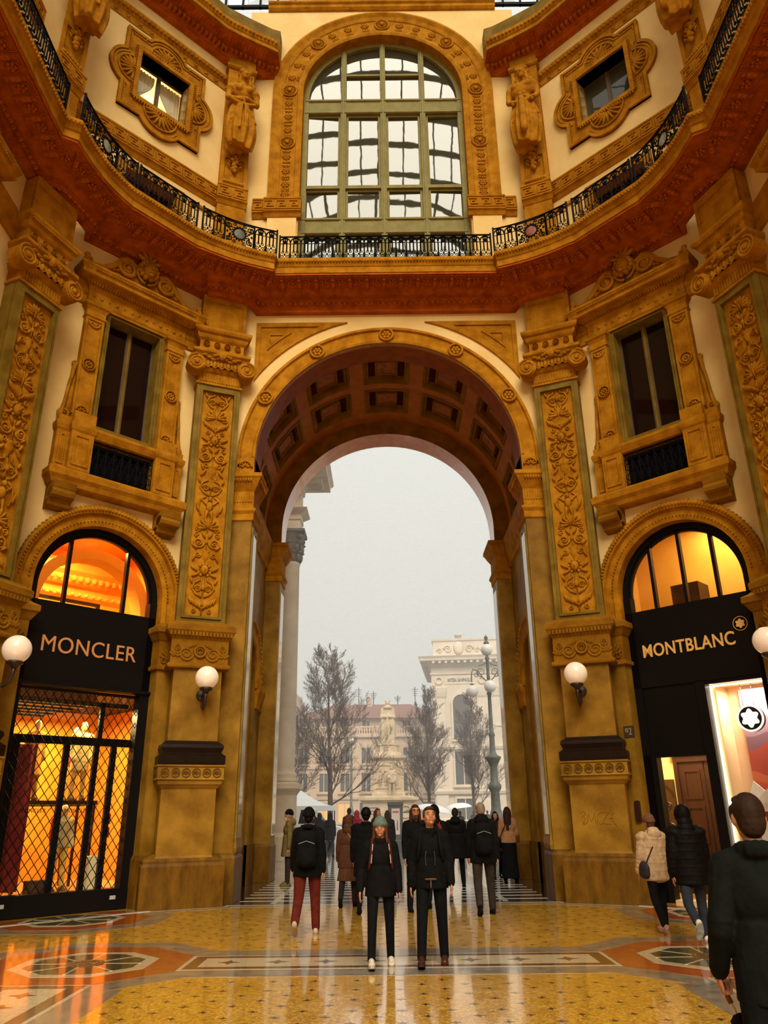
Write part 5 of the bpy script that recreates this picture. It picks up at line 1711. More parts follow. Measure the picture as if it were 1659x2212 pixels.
    # ---- shoes
    for i, s in enumerate((-1, 1)):
        hip, knee, ank, toe, fp = J[s]
        sh_ = MB()
        d = (toe-ank); d.z += .035; d.normalize()
        up = Vector((1, 0, 0)).cross(d); up = up if up.z > 0 else -up
        rot = Matrix((Vector((1, 0, 0)), -d, up)).transposed()
        base = ank-up*.055
        sh_.ell(base+d*.045, (.045, .135, .042), 12, 8, rot)
        sh_.ell(base+d*.105-up*.005, (.047, .075, .038), 10, 7, rot); sh_.ell(base+d*.04+up*.030, (.043, .090, .046), 10, 7, rot)
        sh_.ell(base-d*.03+up*.012, (.042, .055, .055), 10, 7, rot)
        sh_.cap(ank-up*.01, ank+(knee-ank).normalized()*.05, .046, .044, 9)
        c = shoe2 if (shoe2 and s > 0) else shoe
        o_ = remesh(sh_, 'shoe', cloth(c, .6), root, vox*.8, 1)
        so_ = MB()
        rgs = []
        outl = []
        for q in range(16):
            a = 2*PI*q/16
            lx = .047*math.cos(a)*(1.05 if math.sin(a) > 0 else .92); ly = .145*math.sin(a)
            outl.append(base+d*(.045+ly)+Vector((lx, 0, 0)))
        rgs = [[tuple(p-up*hh) for p in outl] for hh in (.045, .018)]
        so_.loft(rgs)
        so_.build('sole', cloth(tuple(min(1, v*.7+.01) for v in c), .7), o_)
    # ---- hair, hat, hood
    kind, hcol = hair
    hm = mat('hair_'+name+label[:4], hcol, .6, .4, 40) if False else cloth(tuple(hcol), .6)
    if kind != 'none':
        h = MB()
        if kind in ('short', 'long', 'pony', 'shoulder'):
            h.ell(HP(0, .020, .026), (.082, .090, .100), 14, 9, Rh)
            h.ell(HP(0, .045, -.02), (.074, .062, .085), 12, 8, Rh)
            (h.ell(HP(0, -.055, .085), (.060, .035, .028), 10, 6, Rh) if not hat else None)
            for s in (-1, 1): h.ell(HP(s*.074, -.018, .02), (.014, .025, .045), 8, 6, Rh)
        if kind in ('long', 'shoulder'):
            zl = -.40 if kind == 'long' else -.20
            h.cap(HP(0, .055, -.02), HP(0, .10, zl), .085, .06, 12)
            for s in (-1, 1):
                h.cap(HP(s*.07, .02, 0), HP(s*.085, .02, zl*.75), .034, .028, 9)
                h.cap(HP(s*.05, .07, 0), HP(s*.06, .11, zl*.95), .05, .035, 9)
                h.cap(HP(s*.078, -.015, .02), HP(s*.095, -.03, -.26 if face else -.12), .022, .018, 8)
        remesh(h, 'hair', hm, root, vox*.8, 2)
    if beard:
        h = MB(); h.ell(HP(0, -.062, -.10), (.05, .045, .06), 10, 8, Rh)
        h.ell(HP(0, -.07, -.15), (.035, .03, .05), 10, 8, Rh)
        remesh(h, 'beard', cloth(beard), root, vox*.8, 1)
    if hat:
        kind, hcol = hat
        h = MB()
        h.ell(HP(0, .014, .05), (.090, .108, .098), 16, 10, Rh)
        for q in range(18):
            a = 2*PI*q/18
            h.ell(HP(.084*math.cos(a), .012+.100*math.sin(a), .034+.018*math.sin(a)*-.6), (.020, .020, .036), 7, 6, Rh)
        if kind == 'bobble': h.ell(HP(0, .03, .15), (.035, .035, .035), 8, 6, Rh)
        remesh(h, 'hat', cloth(hcol), root, vox*.8, 1)
    if hood == 'up':
        h = MB()
        h.ell(HP(0, .035, .012), (.105, .105, .135), 14, 10, Rh)
        h.ell(HP(0, .06, -.10), (.11, .085, .09), 12, 8, Rh)
        for q in range(16):
            a = 2*PI*q/16
            h.ell(HP(.088*math.cos(a), -.052, .0+.118*math.sin(a)), (.022, .03, .022), 7, 6, Rh)
        remesh(h, 'hood', cloth(top), root, vox, 1)
    if scarf:
        h = MB()
        for q in range(14):
            a = 2*PI*q/14
            h.ell(B(.088*math.cos(a), .005+.088*math.sin(a), 1.475+.012*math.sin(3*a)), (.045, .045, .045), 8, 6)
        remesh(h, 'scarf', cloth(scarf), root, vox, 1)
    # ---- face
    if face:
        for s in (-1, 1):
            e_ = MB().ell(HP(s*.030, -.083, .008), (.0125, .009, .0058), 8, 6, Rh).build('eye', 'eye_white', root, True)
            MB().ell(HP(s*.030, -.0905, .008), (.0058, .0035, .0056), 8, 6, Rh).build('iris', 'eye_dark', e_, True)
            MB().ell(HP(s*.032, -.092, .030), (.021, .006, .005), 8, 5, Rh).build('eyebrow', hm, root, True)
        MB().ell(HP(0, -.0985, -.060), (.024, .006, .0075), 8, 5, Rh).build('mouth', 'lip', root, True)
    if glasses:
        g = MB()
        for s in (-1, 1):
            g.tube([tuple(HP(s*.034+.026*math.cos(a), -.100, .008+.020*math.sin(a))) for a in [i*PI/7 for i in range(14)]], .003, 5, closed=True)
            g.tube([tuple(HP(s*.06, -.100, .012)), tuple(HP(s*.082, -.02, .014))], .003, 5)
        g.tube([tuple(HP(-.009, -.101, .012)), tuple(HP(.009, -.101, .012))], .003, 5)
        g.build('glasses', 'iron', root)
    # ---- carried things that are worn
    if backpack:
        k = MB()
        k.ell(B(0, .20, 1.28), (.145, .085, .16), 14, 9); k.ell(B(0, .205, 1.08), (.155, .095, .17), 14, 9); k.ell(B(0, .28, 1.04), (.11, .05, .11), 12, 8)
        k.cap(B(-.08, .2, 1.0), B(-.08, .2, 1.36), .075, .07, 9); k.cap(B(.08, .2, 1.0), B(.08, .2, 1.36), .075, .07, 9)
        bp_ = remesh(k, 'backpack', cloth(backpack), root, vox, 2)
        st = MB()
        for s in (-1, 1):
            st.tube([tuple(B(s*.09, .15, 1.40)), tuple(B(s*.10, .04, 1.50)), tuple(B(s*.11, -.07, 1.46)), tuple(B(s*.125, -.145, 1.32)), tuple(B(s*.15, -.12, 1.16)), tuple(B(s*.17, .05, 1.06))], .020, 6)
        st.build('strap', cloth(backpack), bp_, True)
        zp = MB().tube([tuple(B(-.12, .27, 1.25)), tuple(B(0, .30, 1.29)), tuple(B(.12, .27, 1.25))], .006, 5)
        zp.build('zip', cloth((.25, .25, .25)), bp_)
    if bag:
        side, colr = bag
        k = MB(); k.ell(B(side*.24, .05, .92), (.06, .14, .13), 12, 8); k.ell(B(side*.24, .05, .86), (.065, .13, .09), 12, 8)
        bg = remesh(k, 'shoulder_bag', cloth(colr, .5), root, vox, 1)
        MB().tube([tuple(B(side*.22, .0, 1.0)), tuple(B(side*.12, -.13, 1.25)), tuple(B(-side*.08, -.09, 1.48)), tuple(B(-side*.05, .11, 1.48)), tuple(B(side*.10, .15, 1.25)), tuple(B(side*.23, .10, 1.0))], .011, 5).build('strap', cloth(colr, .5), bg)
    return root, A, B, HP

# ================================================================== CARVED FIGURES ON THE UPPER PILASTERS
def statue_cary(fr, female, label, dx=0.0, zt=24.25):
    root = empty('caryatid_statue', fr @ Matrix.Translation((dx, -.50, 20.85)))
    tag(root, label, 'statue', 'carved figures on the upper pilasters')
    b = MB()
    Hh = zt-20.85          # 3.4 m from skirt to crown of the head
    u = Hh/3.4
    def P(x, y, z): return Vector((x*u, y*u, z*u))
    # head, hair
    hz = 3.02
    b.ell(P(.03, -.06, hz), (.155*u, .18*u, .22*u), 12, 9)
    b.ell(P(.03, -.24, hz-.03), (.028, .045, .06), 8, 6); b.ell(P(.03, -.2, hz-.16), (.07, .06, .05), 8, 6)
    for s in (-1, 1):
        b.ell(P(.03+s*.07, -.205, hz+.05), (.05, .03, .02), 8, 5)
        for k in range(6): b.ell(P(.03+s*(.15+.02*math.sin(k*2)), -.02, hz+.18-.11*k), (.075*u, .085*u, .075*u), 8, 6)
    for k in range(7): b.ell(P(.03+.15*math.cos(PI*k/6), -.08, hz+.14+.10*math.sin(PI*k/6)), (.075*u, .10*u, .07*u), 8, 6)
    if not female: b.ell(P(.03, -.19, hz-.22), (.09*u, .07*u, .10*u), 8, 6)
    b.cap(P(.03, -.03, hz-.1), P(0, 0, 2.6), .09*u, .11*u, 10)
    # torso
    w = .33 if female else .40
    b.cap(P(-w*.75, 0, 2.52), P(w*.75, 0, 2.52), .16*u, .16*u, 12)
    b.ell(P(0, -.03, 2.3), (w*u, .24*u, .34*u), 14, 9); b.ell(P(0, 0, 1.92), (.27*u, .20*u, .32*u), 14, 9)
    if female:
        for s in (-1, 1): b.ell(P(s*.15, -.22, 2.30), (.12*u, .11*u, .12*u), 9, 7)
    else:
        for s in (-1, 1):
            b.ell(P(s*.16, -.20, 2.38), (.17*u, .09*u, .13*u), 9, 7)
            for k in range(3): b.ell(P(s*.07, -.19, 2.16-.13*k), (.065*u, .05*u, .055*u), 8, 6)
    # arms folded across the waist
    for s in (-1, 1):
        sh, el = P(s*.40, 0, 2.48), P(s*.46, -.02, 1.98)
        wr = P(s*.08, -.30, 1.80+.05*s) if female else P(s*.30, -.24, 1.62)
        b.cap(sh, el, .12*u, .095*u, 10); b.cap(el, wr, .09*u, .06*u, 10)
        b.ell(wr, (.07*u, .06*u, .08*u), 8, 6)
        if female: b.ell(sh+Vector((0, 0, -.1)), (.15*u, .15*u, .14*u), 10, 7)
    b.ell(P(-.55*0+.30, .05, 2.75), (.1, .1, .12), 8, 6)
    o = remesh(b, 'body', 'ochre', root, .02, 1)
    # drapery: fluted skirt narrowing below, plus a belt roll
    d = MB(); rg = []
    for q in range(12):
        t = q/11
        z = 1.72-1.72*t
        ww = (.33+.14*math.sin(PI*min(t*.85, 1)))*(1-.06*max(0, t-.6)/.4)
        rg.append([(ww*u*math.cos(a)*(1+.12*math.sin(9*a+2*t)), (ww*.72*math.sin(a)*(1+.18*math.sin(9*a+2*t))-.02)*u, (z+.10*math.sin(2*a)*t)*u) for a in [2*PI*i/40 for i in range(40)]])
    d.loft(rg)
    for k in range(9):
        t = k/8
        d.ell(P(-.34+.68*t, -.27+.06*abs(t-.5), 1.70-.10*math.sin(PI*t)), (.08*u, .075*u, .07*u), 8, 6)
    for s in (-1, 1):
        for k in range(5): d.cap(P(s*.06, -.34, 1.55), P(s*(.08+.09*k), -.36+.05*k, .55+.12*k), .05*u, .035*u, 7)
    if not female: d.cap(P(0, -.36, 1.6), P(0, -.40, .35), .10*u, .12*u, 8)
    remesh(d, 'drapery', 'ochre', root, .022, 0)
    return root
statue_cary(FR[('p1', -1)], True, 'carved woman with folded hands on pilaster left of the arched window', .04)
statue_cary(FR[('p1', 1)], False, 'carved bare-chested bearded man on pilaster right of the arched window', -.06)
statue_cary(FR[('p2', -1)], True, 'carved draped figure cut off by the top left picture edge', .0)
statue_cary(FR[('p2', 1)], False, 'carved draped figure cut off by the top right picture edge', .0)

# ================================================================== WALL LAMPS
def wall_lamp(fr, label, dx):
    r = empty('globe_lamp', fr @ Matrix.Translation((dx, -.83, 4.28)))
    tag(r, label, 'lamp', 'globe lamps on the pilasters')
    MB().lathe([(0, -.07), (.04, -.07), (.06, -.045), (.11, -.04), (.125, -.01), (.125, .03), (0, .03)], (0, 0, 0), 18, 'y').build('wall_plate', 'lamp_iron', r, True)
    pts = [(0, -.05, 0), (0, -.12, -.10), (0, -.20, -.25), (0, -.32, -.33), (0, -.45, -.27), (0, -.52, -.12), (0, -.53, .0)]
    MB().tube(pts, [.03, .03, .032, .03, .03, .034, .045], 8).build('arm', 'lamp_iron', r, True)
    MB().tube([(0, -.05, -.02), (0, -.16, -.14), (0, -.10, -.28), (0, -.02, -.22)], .018, 6).build('scroll', 'lamp_iron', r, True)
    MB().lathe([(0, -.02), (.05, -.02), (.07, .02), (.14, .06), (.15, .09), (.13, .11), (0, .11)], (0, -.53, 0), 18).build('cup', 'lamp_iron', r, True)
    MB().ell((0, -.53, .32), (.252, .252, .252), 28, 18).build('globe', 'globe', r, True)
    MB().tube([(0, -.02, 1.05), (0, -.03, .6), (0, -.02, .1)], .014, 5).build('cable', 'lamp_iron', r)
wall_lamp(FR[('p1', -1)], 'white globe wall lamp on the pilaster left of the great arch', .12)
wall_lamp(FR[('p1', 1)], 'white globe wall lamp on the pilaster right of the great arch', -.12)
wall_lamp(FR[('p2', -1)], 'white globe wall lamp at the far left picture edge beside black shopfront', .28)
wall_lamp(FR[('p2', 1)], 'white globe wall lamp cut by the right picture edge beside black shopfront', -.28)

# ================================================================== SHOPS
def text_mesh(body, w, h, depth=.012, bold=0.0):
    """lettering as a mesh scaled to width w and cap height h, centred on x, base at z=0"""
    cu = bpy.data.curves.new('t', 'FONT'); cu.body = body; cu.extrude = .01; cu.size = 1; cu.offset = bold
    cu.space_character = 1.06
    o = bpy.data.objects.new('t', cu); col.objects.link(o)
    bpy.context.view_layer.update()
    me = bpy.data.meshes.new_from_object(o.evaluated_get(bpy.context.evaluated_depsgraph_get()))
    bpy.data.objects.remove(o); bpy.data.curves.remove(cu)
    n = len(me.vertices)
    c = np.empty(n*3); me.vertices.foreach_get('co', c); c = c.reshape(-1, 3)
    mn, mx = c.min(0), c.max(0)
    out = np.empty_like(c)
    out[:, 0] = ((c[:, 0]-mn[0])/(mx[0]-mn[0])-.5)*w
    out[:, 2] = (c[:, 1]-mn[1])/(mx[1]-mn[1])*h
    out[:, 1] = -(c[:, 2]-mn[2])/(mx[2]-mn[2])*depth
    me.vertices.foreach_set('co', out.ravel()); me.update()
    me.materials.clear()
    return me
MT['shop_yellow'] = mat('yellow_shop_wall', (.90, .44, .035), .7, 1, 1.0, (.85, .30, .02))
MT['shop_orange'] = mat('orange_plaster', (.92, .40, .045), .7, 1, 1.2, (.85, .30, .03), .2, 20)
MT['red_velvet'] = mat('dark_red_velvet', (.22, .006, .006), .8, 1, 2, (.12, .003, .003), stretch=(8, 1, .3))
MT['light_strip'] = mat('white_light_strip', (1, .95, .85), .5, emis=(1, .9, .7), estr=9)
MT['wood'] = mat('dark_red_wood', (.040, .011, .006), .4, 1, 3, (.024, .006, .004), stretch=(2, 2, .2))
def point(parent, loc, e, c, size=.25):  # unseen area light, added to give the shop rooms more power
    l = bpy.data.lights.new('shop_fill_light', 'AREA'); l.energy = e; l.color = c; l.size = size*4
    o = bpy.data.objects.new('shop_fill_light', l); col.objects.link(o); o.parent = parent; o.location = loc
    return o
def shop_frame(r):
    fr_ = MB().archsweep([(1.36, .22), (1.36, .40), (1.56, .40), (1.56, .22)], 0, ZS, 0, PI, 40)
    fr_.archsweep([(1.30, .26), (1.30, .36), (1.38, .36), (1.38, .26)], 0, ZS, 0, PI, 40)
    for s in (-1, 1): fr_.box(min(s*1.32, s*1.56), max(s*1.32, s*1.56), .20, .42, 0, ZS)
    fr_.build('frame', 'black', r)
def fan_panes(r, bars, m):
    xs = [-1.36]+bars+[1.36]
    for i in range(len(xs)-1):
        a, b = xs[i]+(.035 if i else 0), xs[i+1]-(.035 if i < len(xs)-2 else 0)
        pts = [(a, 6.08), (b, 6.08)]+[(x, ZS+math.sqrt(max(.002, 1.37**2-x*x))) for x in [b+(a-b)*k/10 for k in range(11)]]
        MB().prism(pts, .33, .336).build('fanlight_pane', m, r)
    for x in bars:
        MB().box(x-.036, x+.036, .26, .38, 6.05, ZS+math.sqrt(1.37**2-x*x)).build('fanlight_bar', 'black', r)
# ---- left shop
L = FR[('d', -1)]
sh = empty('shopfront', L); tag(sh, 'black shopfront with orange MONCLER sign, arched fanlight and closed lattice shutter', 'shopfront')
shop_frame(sh)
fan_panes(sh, [-.69, .69], 'clear')
sp_ = MB().box(-1.56, 1.56, .20, .40, 4.32, 6.10).build('sign_panel', 'black', sh)
MT['moncler'] = mat('copper_letters', (.40, .16, .045), .5, emis=(.40, .15, .04), estr=.35)
me = text_mesh('MONCLER', 2.14, .34, .02, .0)
link('letters', me, 'moncler', sp_, M=TR(.02, .20, 5.02))
MB().hsweep([(.18, 4.30), (.10, 4.33), (.10, 4.38), (.18, 4.41), (.3, 4.41), (.3, 4.30)], -1.5, 1.5).build('shutter_box_rail', 'black', sp_)
MB().box(-1.56, 1.56, .14, .42, 0.02, .40).build('kick_plate', 'black', sh)
for x in (-1.08, 1.12): MB().box(x-.06, x+.06, .12, .145, .20, .27).build('lock_plate', mat('steel_plate', (.6, .6, .58), .3, metal=.4), sh)
MB().box(1.27, 1.56, .16, .40, 0, 4.35).build('side_rail', 'black', sh)
# lattice: wavy strands crossing in diamonds
lat = MB()
px_, pz_ = .185, .26
nx = int(2.72/px_)+1
zA, zB = .40, 4.24
for fam in (-1, 1):
    k = -40
    while k < 60:
        pts = []
        for q in range(0, 70):
            t = q/2
            x = -1.45+k*px_+fam*t*px_/2
            z = zA+t*pz_/2
            if -1.46 <= x <= 1.28 and z <= zB: pts.append((x+.012*math.sin(q*PI)*fam, .245+.008*fam*(1 if q % 2 else -1), z))
        if len(pts) > 1: lat.tube(pts, .0085, 4)
        k += 1
tag(lat.build('lattice_shutter', 'iron', sh), kind='stuff')
# glazing behind the shutter
for x, w in ((-1.17, .075), (-.11, .06), (.54, .055), (.93, .06)):
    MB().box(x-w, x+w, .40, .48, .40, 3.20).build('door_stile', 'black', sh)
MB().box(-1.5, 1.35, .38, .50, 3.19, 3.35).build('transom', 'black', sh)
MB().box(.57-.05, .57+.05, .40, .48, 3.3, 4.1).build('door_stile', 'black', sh)
MB().box(-1.5, 1.2, .5, .56, 4.02, 4.12).build('transom', 'black', sh)
for a, b in ((-1.5, -1.24), (-1.1, -.17), (-.05, .485), (.595, .87), (.99, 1.30)):
    MB().box(a, b, .44, .446, .4, 3.2).build('glass_pane', 'clear', sh)
MB().box(-1.5, 1.3, .44, .446, 3.35, 4.3).build('glass_pane', 'clear', sh)
me = text_mesh('MONCLER', .52, .075, .004)
link('window_lettering', me, 'black', sh, M=TR(.28, .436, 1.86))
me2 = me.copy(); link('window_lettering', me2, 'black', sh, M=TR(-.62, .436, 1.86))
# interior shell
sr = empty('wall_shop_left', L); tag(sr, kind='structure')
MB().box(-2.4, 2.4, 3.9, 4.0, 0, 4.30).build('back_wall', 'shop_yellow', sr)
for s in (-1, 1): MB().box(s*2.4-.05, s*2.4+.05, .5, 4.0, 0, 8.6).build('side_wall', 'shop_orange', sr)
MB().box(-2.4, 2.4, .5, 4.0, -.02, .36).build('shop_floor', mat('pale_shop_floor', (.75, .52, .2), .3), sr)
MB().box(-2.4, 2.4, .5, 4.0, 4.26, 4.36).build('shop_ceiling', mat('black_shop_ceiling', (.02, .008, .005), .6), sr)
for k in range(5):
    y = 1.0+.55*k
    MB().box(-2.3, .35, y, y+.05, 4.16, 4.20).build('light_strip', 'light_strip', sr)
    MB().box(-2.3, .45, y+.12, y+.30, 4.05, 4.26).build('ceiling_beam', 'black', sr)
MB().box(-2.3, .55, .75, .85, 4.06, 4.26).build('ceiling_fascia', mat('red_fascia', (.35, .04, .01), .5), sr)
# upper room: orange vault with a band of mouldings
MB().box(-2.4, 2.4, 3.9, 4.0, 4.36, 8.6).build('back_wall', 'shop_orange', sr)
MB().box(-2.4, 2.4, .5, 4.0, 8.5, 8.6).build('upper_ceiling', 'shop_orange', sr)
cm = MB(); cm.T = Matrix.Translation((-2.35, 0, 0)) @ Matrix.Rotation(PI/2, 4, 'Z')
for dz in (0, .95): cm.hsweep([(0, 6.75+dz), (-.08, 6.8+dz), (-.10, 7.0+dz), (-.2, 7.1+dz), (-.24, 7.3+dz), (-.34, 7.4+dz), (-.36, 7.5+dz), (0, 7.55+dz)], .5, 3.9)
cm.T = None
for dz in (0, .7): cm.hsweep([(3.9, 6.9+dz), (3.82, 6.95+dz), (3.8, 7.15+dz), (3.7, 7.25+dz), (3.66, 7.45+dz), (3.56, 7.5+dz), (3.9, 7.55+dz)], -2.35, 2.35)
for k in range(24): cm.ell((-2.2+4.4*k/23, 3.72, 7.75), (.07, .06, .09), 6, 4); cm.ell((-2.2+4.4*k/23, 3.7, 7.3), (.06, .05, .05), 6, 4)
cm.build('interior_cornice', 'shop_orange', sr)
MB().archsweep([(1.25, 1.2), (1.25, 1.7), (1.5, 1.7), (1.5, 1.2)], .35, 6.3, 0, PI, 32).build('interior_arch', mat('yellow_arch', (.95, .55, .08), .6), sr)
MB().plate([(-.1, 4.4), (2.3, 4.4), (2.3, 6.9), (-.1, 6.9)], [[(.0, 4.4), (1.1, 4.4), (1.1, 6.8), (.0, 6.8)]], 2.6, 2.66).build('glass_box_frame', 'wood', sr) if False else None
MB().plate([(-.9, 4.4), (1.0, 4.4), (1.0, 6.75), (-.9, 6.75)], [[(-.82, 4.4), (.92, 4.4), (.92, 6.67), (-.82, 6.67)]], 2.2, 2.28).build('picture_frame', 'wood', sr)
point(sr, (0, 2.3, 8.3), 330, (1, .70, .22), .4)
point(sr, (.3, 2.4, 4.0), 215, (1, .76, .28), .4)
point(sr, (.7, 1.2, 4.0), 85, (1, .78, .30), .15)
# red curtain, shelf, merchandise
cu = MB()
cu.loft([[(-1.62+.045*k, .95+.05*math.sin(k*1.1), z) for k in range(26)] for z in (.4, 3.2)], closed=False)
cw_ = cu.build('curtain', 'red_velvet', None, True); cw_.matrix_world = L
tag(cw_, 'dark red velvet curtain hanging behind the lattice shutter', 'curtain')
pm_ = MB().box(-1.30, -.98, .88, .90, 2.52, 2.72).build('violet_screen', mat('violet_screen', (.15, .08, .4), .3, emis=(.3, .18, .8), estr=.5))
pm_.matrix_world = L; tag(pm_, 'small violet screen in front of the red curtain', 'screen')
sf = empty('display_shelf', L @ Matrix.Translation((.3, 1.5, .36))); tag(sf, 'display shelf with posts carrying the upper mannequins in the lit shop', 'shelf')
MB().box(-.9, .7, -.45, .45, 1.66, 1.74).build('shelf_board', 'wood', sf)
for x in (-.85, .65):
    for y in (-.4, .4): MB().box(x-.025, x+.025, y-.025, y+.025, 0, 1.66).build('shelf_post', 'wood', sf)
YEL = (.85, .50, .10); 
def mann(label, lx, ly, z, top, bottom, H=1.65, **kw):
    p = L @ Vector((lx, ly, z))
    return figure('mannequin', label, p.x, p.y, 45+kw.pop('turn', 0), H=H, top=top, bottom=bottom, shoe=(.2, .1, .03), hair=('none', (0, 0, 0)), skin='mann_skin', cat='mannequin', group='dressed mannequins in the lit shop', z0=p.z, vox=.02, hands=False, **kw)
MT['mann_skin'] = mat('pale_mannequin', (.75, .5, .22), .5)
mann('upper mannequin in a pale yellow coat standing on the shop shelf', .62, 1.35, 2.12, (.85, .6, .2), (.8, .5, .12), style='puffer', coat=.6, bulk=1.1)
mann('upper mannequin in an orange brown coat beside the red curtain', -.32, 1.6, 2.12, (.75, .35, .06), (.6, .3, .05), coat=.5)
mann('lower mannequin in a cream and green jacket with dark sleeves', .28, 1.0, .36, (.70, .55, .22), (.9, .6, .12), style='puffer', coat=.85, turn=10)
mann('lower mannequin in a dark orange jacket at the back of the shop', -.75, 1.8, .36, (.45, .12, .02), (.7, .5, .2), coat=.8)
mann('lower mannequin in a bright red coat at the right of the lit shop', .80, 2.3, .36, (.45, .03, .02), (.3, .05, .02), style='puffer', coat=.6)
mann('upper mannequin in a red jacket at the far end of the shelf', 1.0, 2.6, 2.12, (.55, .04, .03), (.7, .3, .05), coat=.8)
MB().box(-.9, 1.3, 2.3, 2.9, 2.0, 2.12).build('wall_shelf', 'wood', sr)
rb_ = MB()
for z in (1.35, 1.62): rb_.lathe([(0, 0), (.05, 0), (.05, .2), (.02, .22), (0, .22)], (1.12, .7, z), 12)
ro2 = rb_.build('fire_extinguisher', mat('bright_red_paint', (.5, .02, .01), .3)); ro2.matrix_world = L
tag(ro2, 'small bright red canister at the right end of the lit shop window', 'canister')
bx_ = MB().box(-.42, -.02, .62, .88, .362, .60).build('merchandise_box', mat('dark_box', (.05, .02, .01), .5)); bx_.matrix_world = L
bx_m = MB().box(.72, 1.0, .62, .90, .362, 1.0).build('display_plinth', mat('white_plinth', (.9, .75, .4), .5)); bx_m.matrix_world = L
tag(bx_, 'low dark box on the lit shop floor beside the curtain', 'box'); tag(bx_m, 'pale display plinth on the lit shop floor', 'plinth')

# ---- right shop
Rm = FR[('d', 1)]
sh = empty('shopfront', Rm); tag(sh, 'black shopfront with gold MONTBLANC sign, fanlight, doorway and bright display window', 'shopfront')
shop_frame(sh)
MT['amber_glass'] = mirror_glass('amber_frosted_glass', (.42, .22, .05), 1.5, .35)
fan_panes(sh, [-.73, 0.0, .73], 'clear')
sp_ = MB().box(-1.56, 1.56, .20, .40, 4.34, 6.08).build('sign_panel', MT['black'], sh)
MT['montgold'] = mat('gold_letters', (.62, .33, .09), .4, emis=(.6, .30, .06), estr=.22)
me = text_mesh('MONTBLANC', 2.08, .29, .02, .014)
link('letters', me, 'montgold', sp_, M=TR(-.12, .20, 5.0))
star6 = lambda rr, n=48: [(rr*(1+.17*math.cos(6*a))*math.cos(a+PI/2), rr*(1+.17*math.cos(6*a))*math.sin(a+PI/2)) for a in [2*PI*k/n for k in range(n)]]
MB().prism([(1.08+x, 5.42+z) for x, z in star6(.088)], .185, .20).build('star_emblem', 'montgold', sp_)
MB().archsweep([(.142, .185), (.142, .20), (.151, .20), (.151, .185)], 1.08, 5.42, 0, 2*PI, 32).build('emblem_ring', 'montgold', sp_)
MB().box(-1.56, .08, .24, .40, 2.84, 4.36).build('blind_panel', 'black', sh)
MB().box(-1.56, -1.19, .20, .42, 0, 2.9).build('door_jamb', 'black', sh)
MB().box(-.09, .12, .20, .42, 0, 4.36).build('door_jamb', 'black', sh)
MB().box(.10, 1.5, .22, .40, 4.26, 4.36).build('window_head', 'black', sh)
MB().box(.10, 1.5, .18, .42, 0, .5).build('kick_plate', 'black', sh)
MB().box(1.30, 1.56, .20, .42, 0, 4.36).build('window_jamb', 'black', sh)
MB().box(.12, 1.32, .30, .306, .5, 4.28).build('display_pane', 'clear', sh)
MB().box(-1.2, -.08, .20, .60, 0, .06).build('door_sill', mat('sill_marble', (.5, .4, .25), .3), sh)
MB().box(.125, .155, .42, .45, .5, 4.25).build('led_strip', mat('warm_led', (1, .9, .7), .5, emis=(1, .85, .6), estr=5), sh)
MB().box(.14, 1.3, .42, .45, 4.22, 4.25).build('led_strip', bpy.data.materials['warm_led'], sh)
sr = empty('wall_shop_right', Rm); tag(sr, kind='structure')
MT['beige_wall'] = mat('beige_corridor_wall', (.80, .58, .24), .8, 1, 1, (.74, .5, .18))
# display box
MB().box(.16, .22, .46, 1.1, .5, 4.26).build('display_side', mat('tan_display_side', (.80, .58, .32), .6), sr)
MB().box(.22, 1.7, 1.06, 1.1, .5, 4.26).build('display_back', mat('tan_display_back', (.75, .5, .3), .6), sr)
MB().box(.16, 1.7, .46, 1.1, 4.26, 4.32).build('display_top', 'beige_wall', sr)
MB().box(.16, 1.7, .46, 1.1, .44, .5).build('display_floor', mat('white_display_floor', (.85, .8, .7), .5), sr)
MB().box(1.7, 1.76, .46, 1.1, .44, 4.3).build('display_side', 'beige_wall', sr)
# corridor behind the doorway
MB().box(-3.0, -.05, 2.2, 2.3, 0, 4.3).build('corridor_back', 'beige_wall', sr)
MB().box(-3.1, -3.0, .45, 2.3, 0, 4.3).build('corridor_side', 'beige_wall', sr)
MB().box(.05, .12, .45, 2.3, 0, 4.3).build('corridor_side', 'beige_wall', sr)
MB().box(-3.0, .05, .45, 2.3, 4.2, 4.3).build('corridor_ceiling', 'beige_wall', sr)
MB().box(-3.0, .05, .36, 2.3, -.02, .02).build('corridor_floor', 'stone', sr)
dm = empty('door_1', Rm @ Matrix.Translation((-1.02, 2.18, 0))); tag(dm, kind='structure')
MB().plate([(-.72, 0), (.72, 0), (.72, 2.95), (-.72, 2.95)], [[(-.62, 0), (.62, 0), (.62, 2.83), (-.62, 2.83)]], -.08, .0).build('door_frame', 'wood', dm)
MB().hsweep([(-.06, 2.95), (-.12, 2.98), (-.14, 3.06), (-.05, 3.1), (.0, 3.1), (0, 2.95)], -.78, .78).build('door_cornice', 'wood', dm)
for s in (-1, 1):
    a, b = (.01, .62) if s > 0 else (-.62, -.01)
    lf_ = MB().box(a, b, -.04, 0, 0.02, 2.83).build('door_leaf', 'wood', dm)
    for z0, z1 in ((.2, .9), (1.05, 1.85), (2.0, 2.65)):
        MB().plate([(a+.1, z0), (b-.1, z0), (b-.1, z1), (a+.1, z1)], [[(a+.15, z0+.05), (b-.15, z0+.05), (b-.15, z1-.05), (a+.15, z1-.05)]], -.06, -.035).build('door_moulding', 'wood', lf_)
gl_ = empty('decorative_screen', Rm @ Matrix.Translation((-2.1, 2.12, 0))); tag(gl_, 'tall dark patterned glass screen beside the brown corridor door', 'screen')
MB().box(-.3, .3, -.03, .05, .05, 2.45).build('screen_glass', mirror_glass('dark_pattern_glass', (.05, .02, .008), 1.5, .2), gl_)
sc_ = MB()
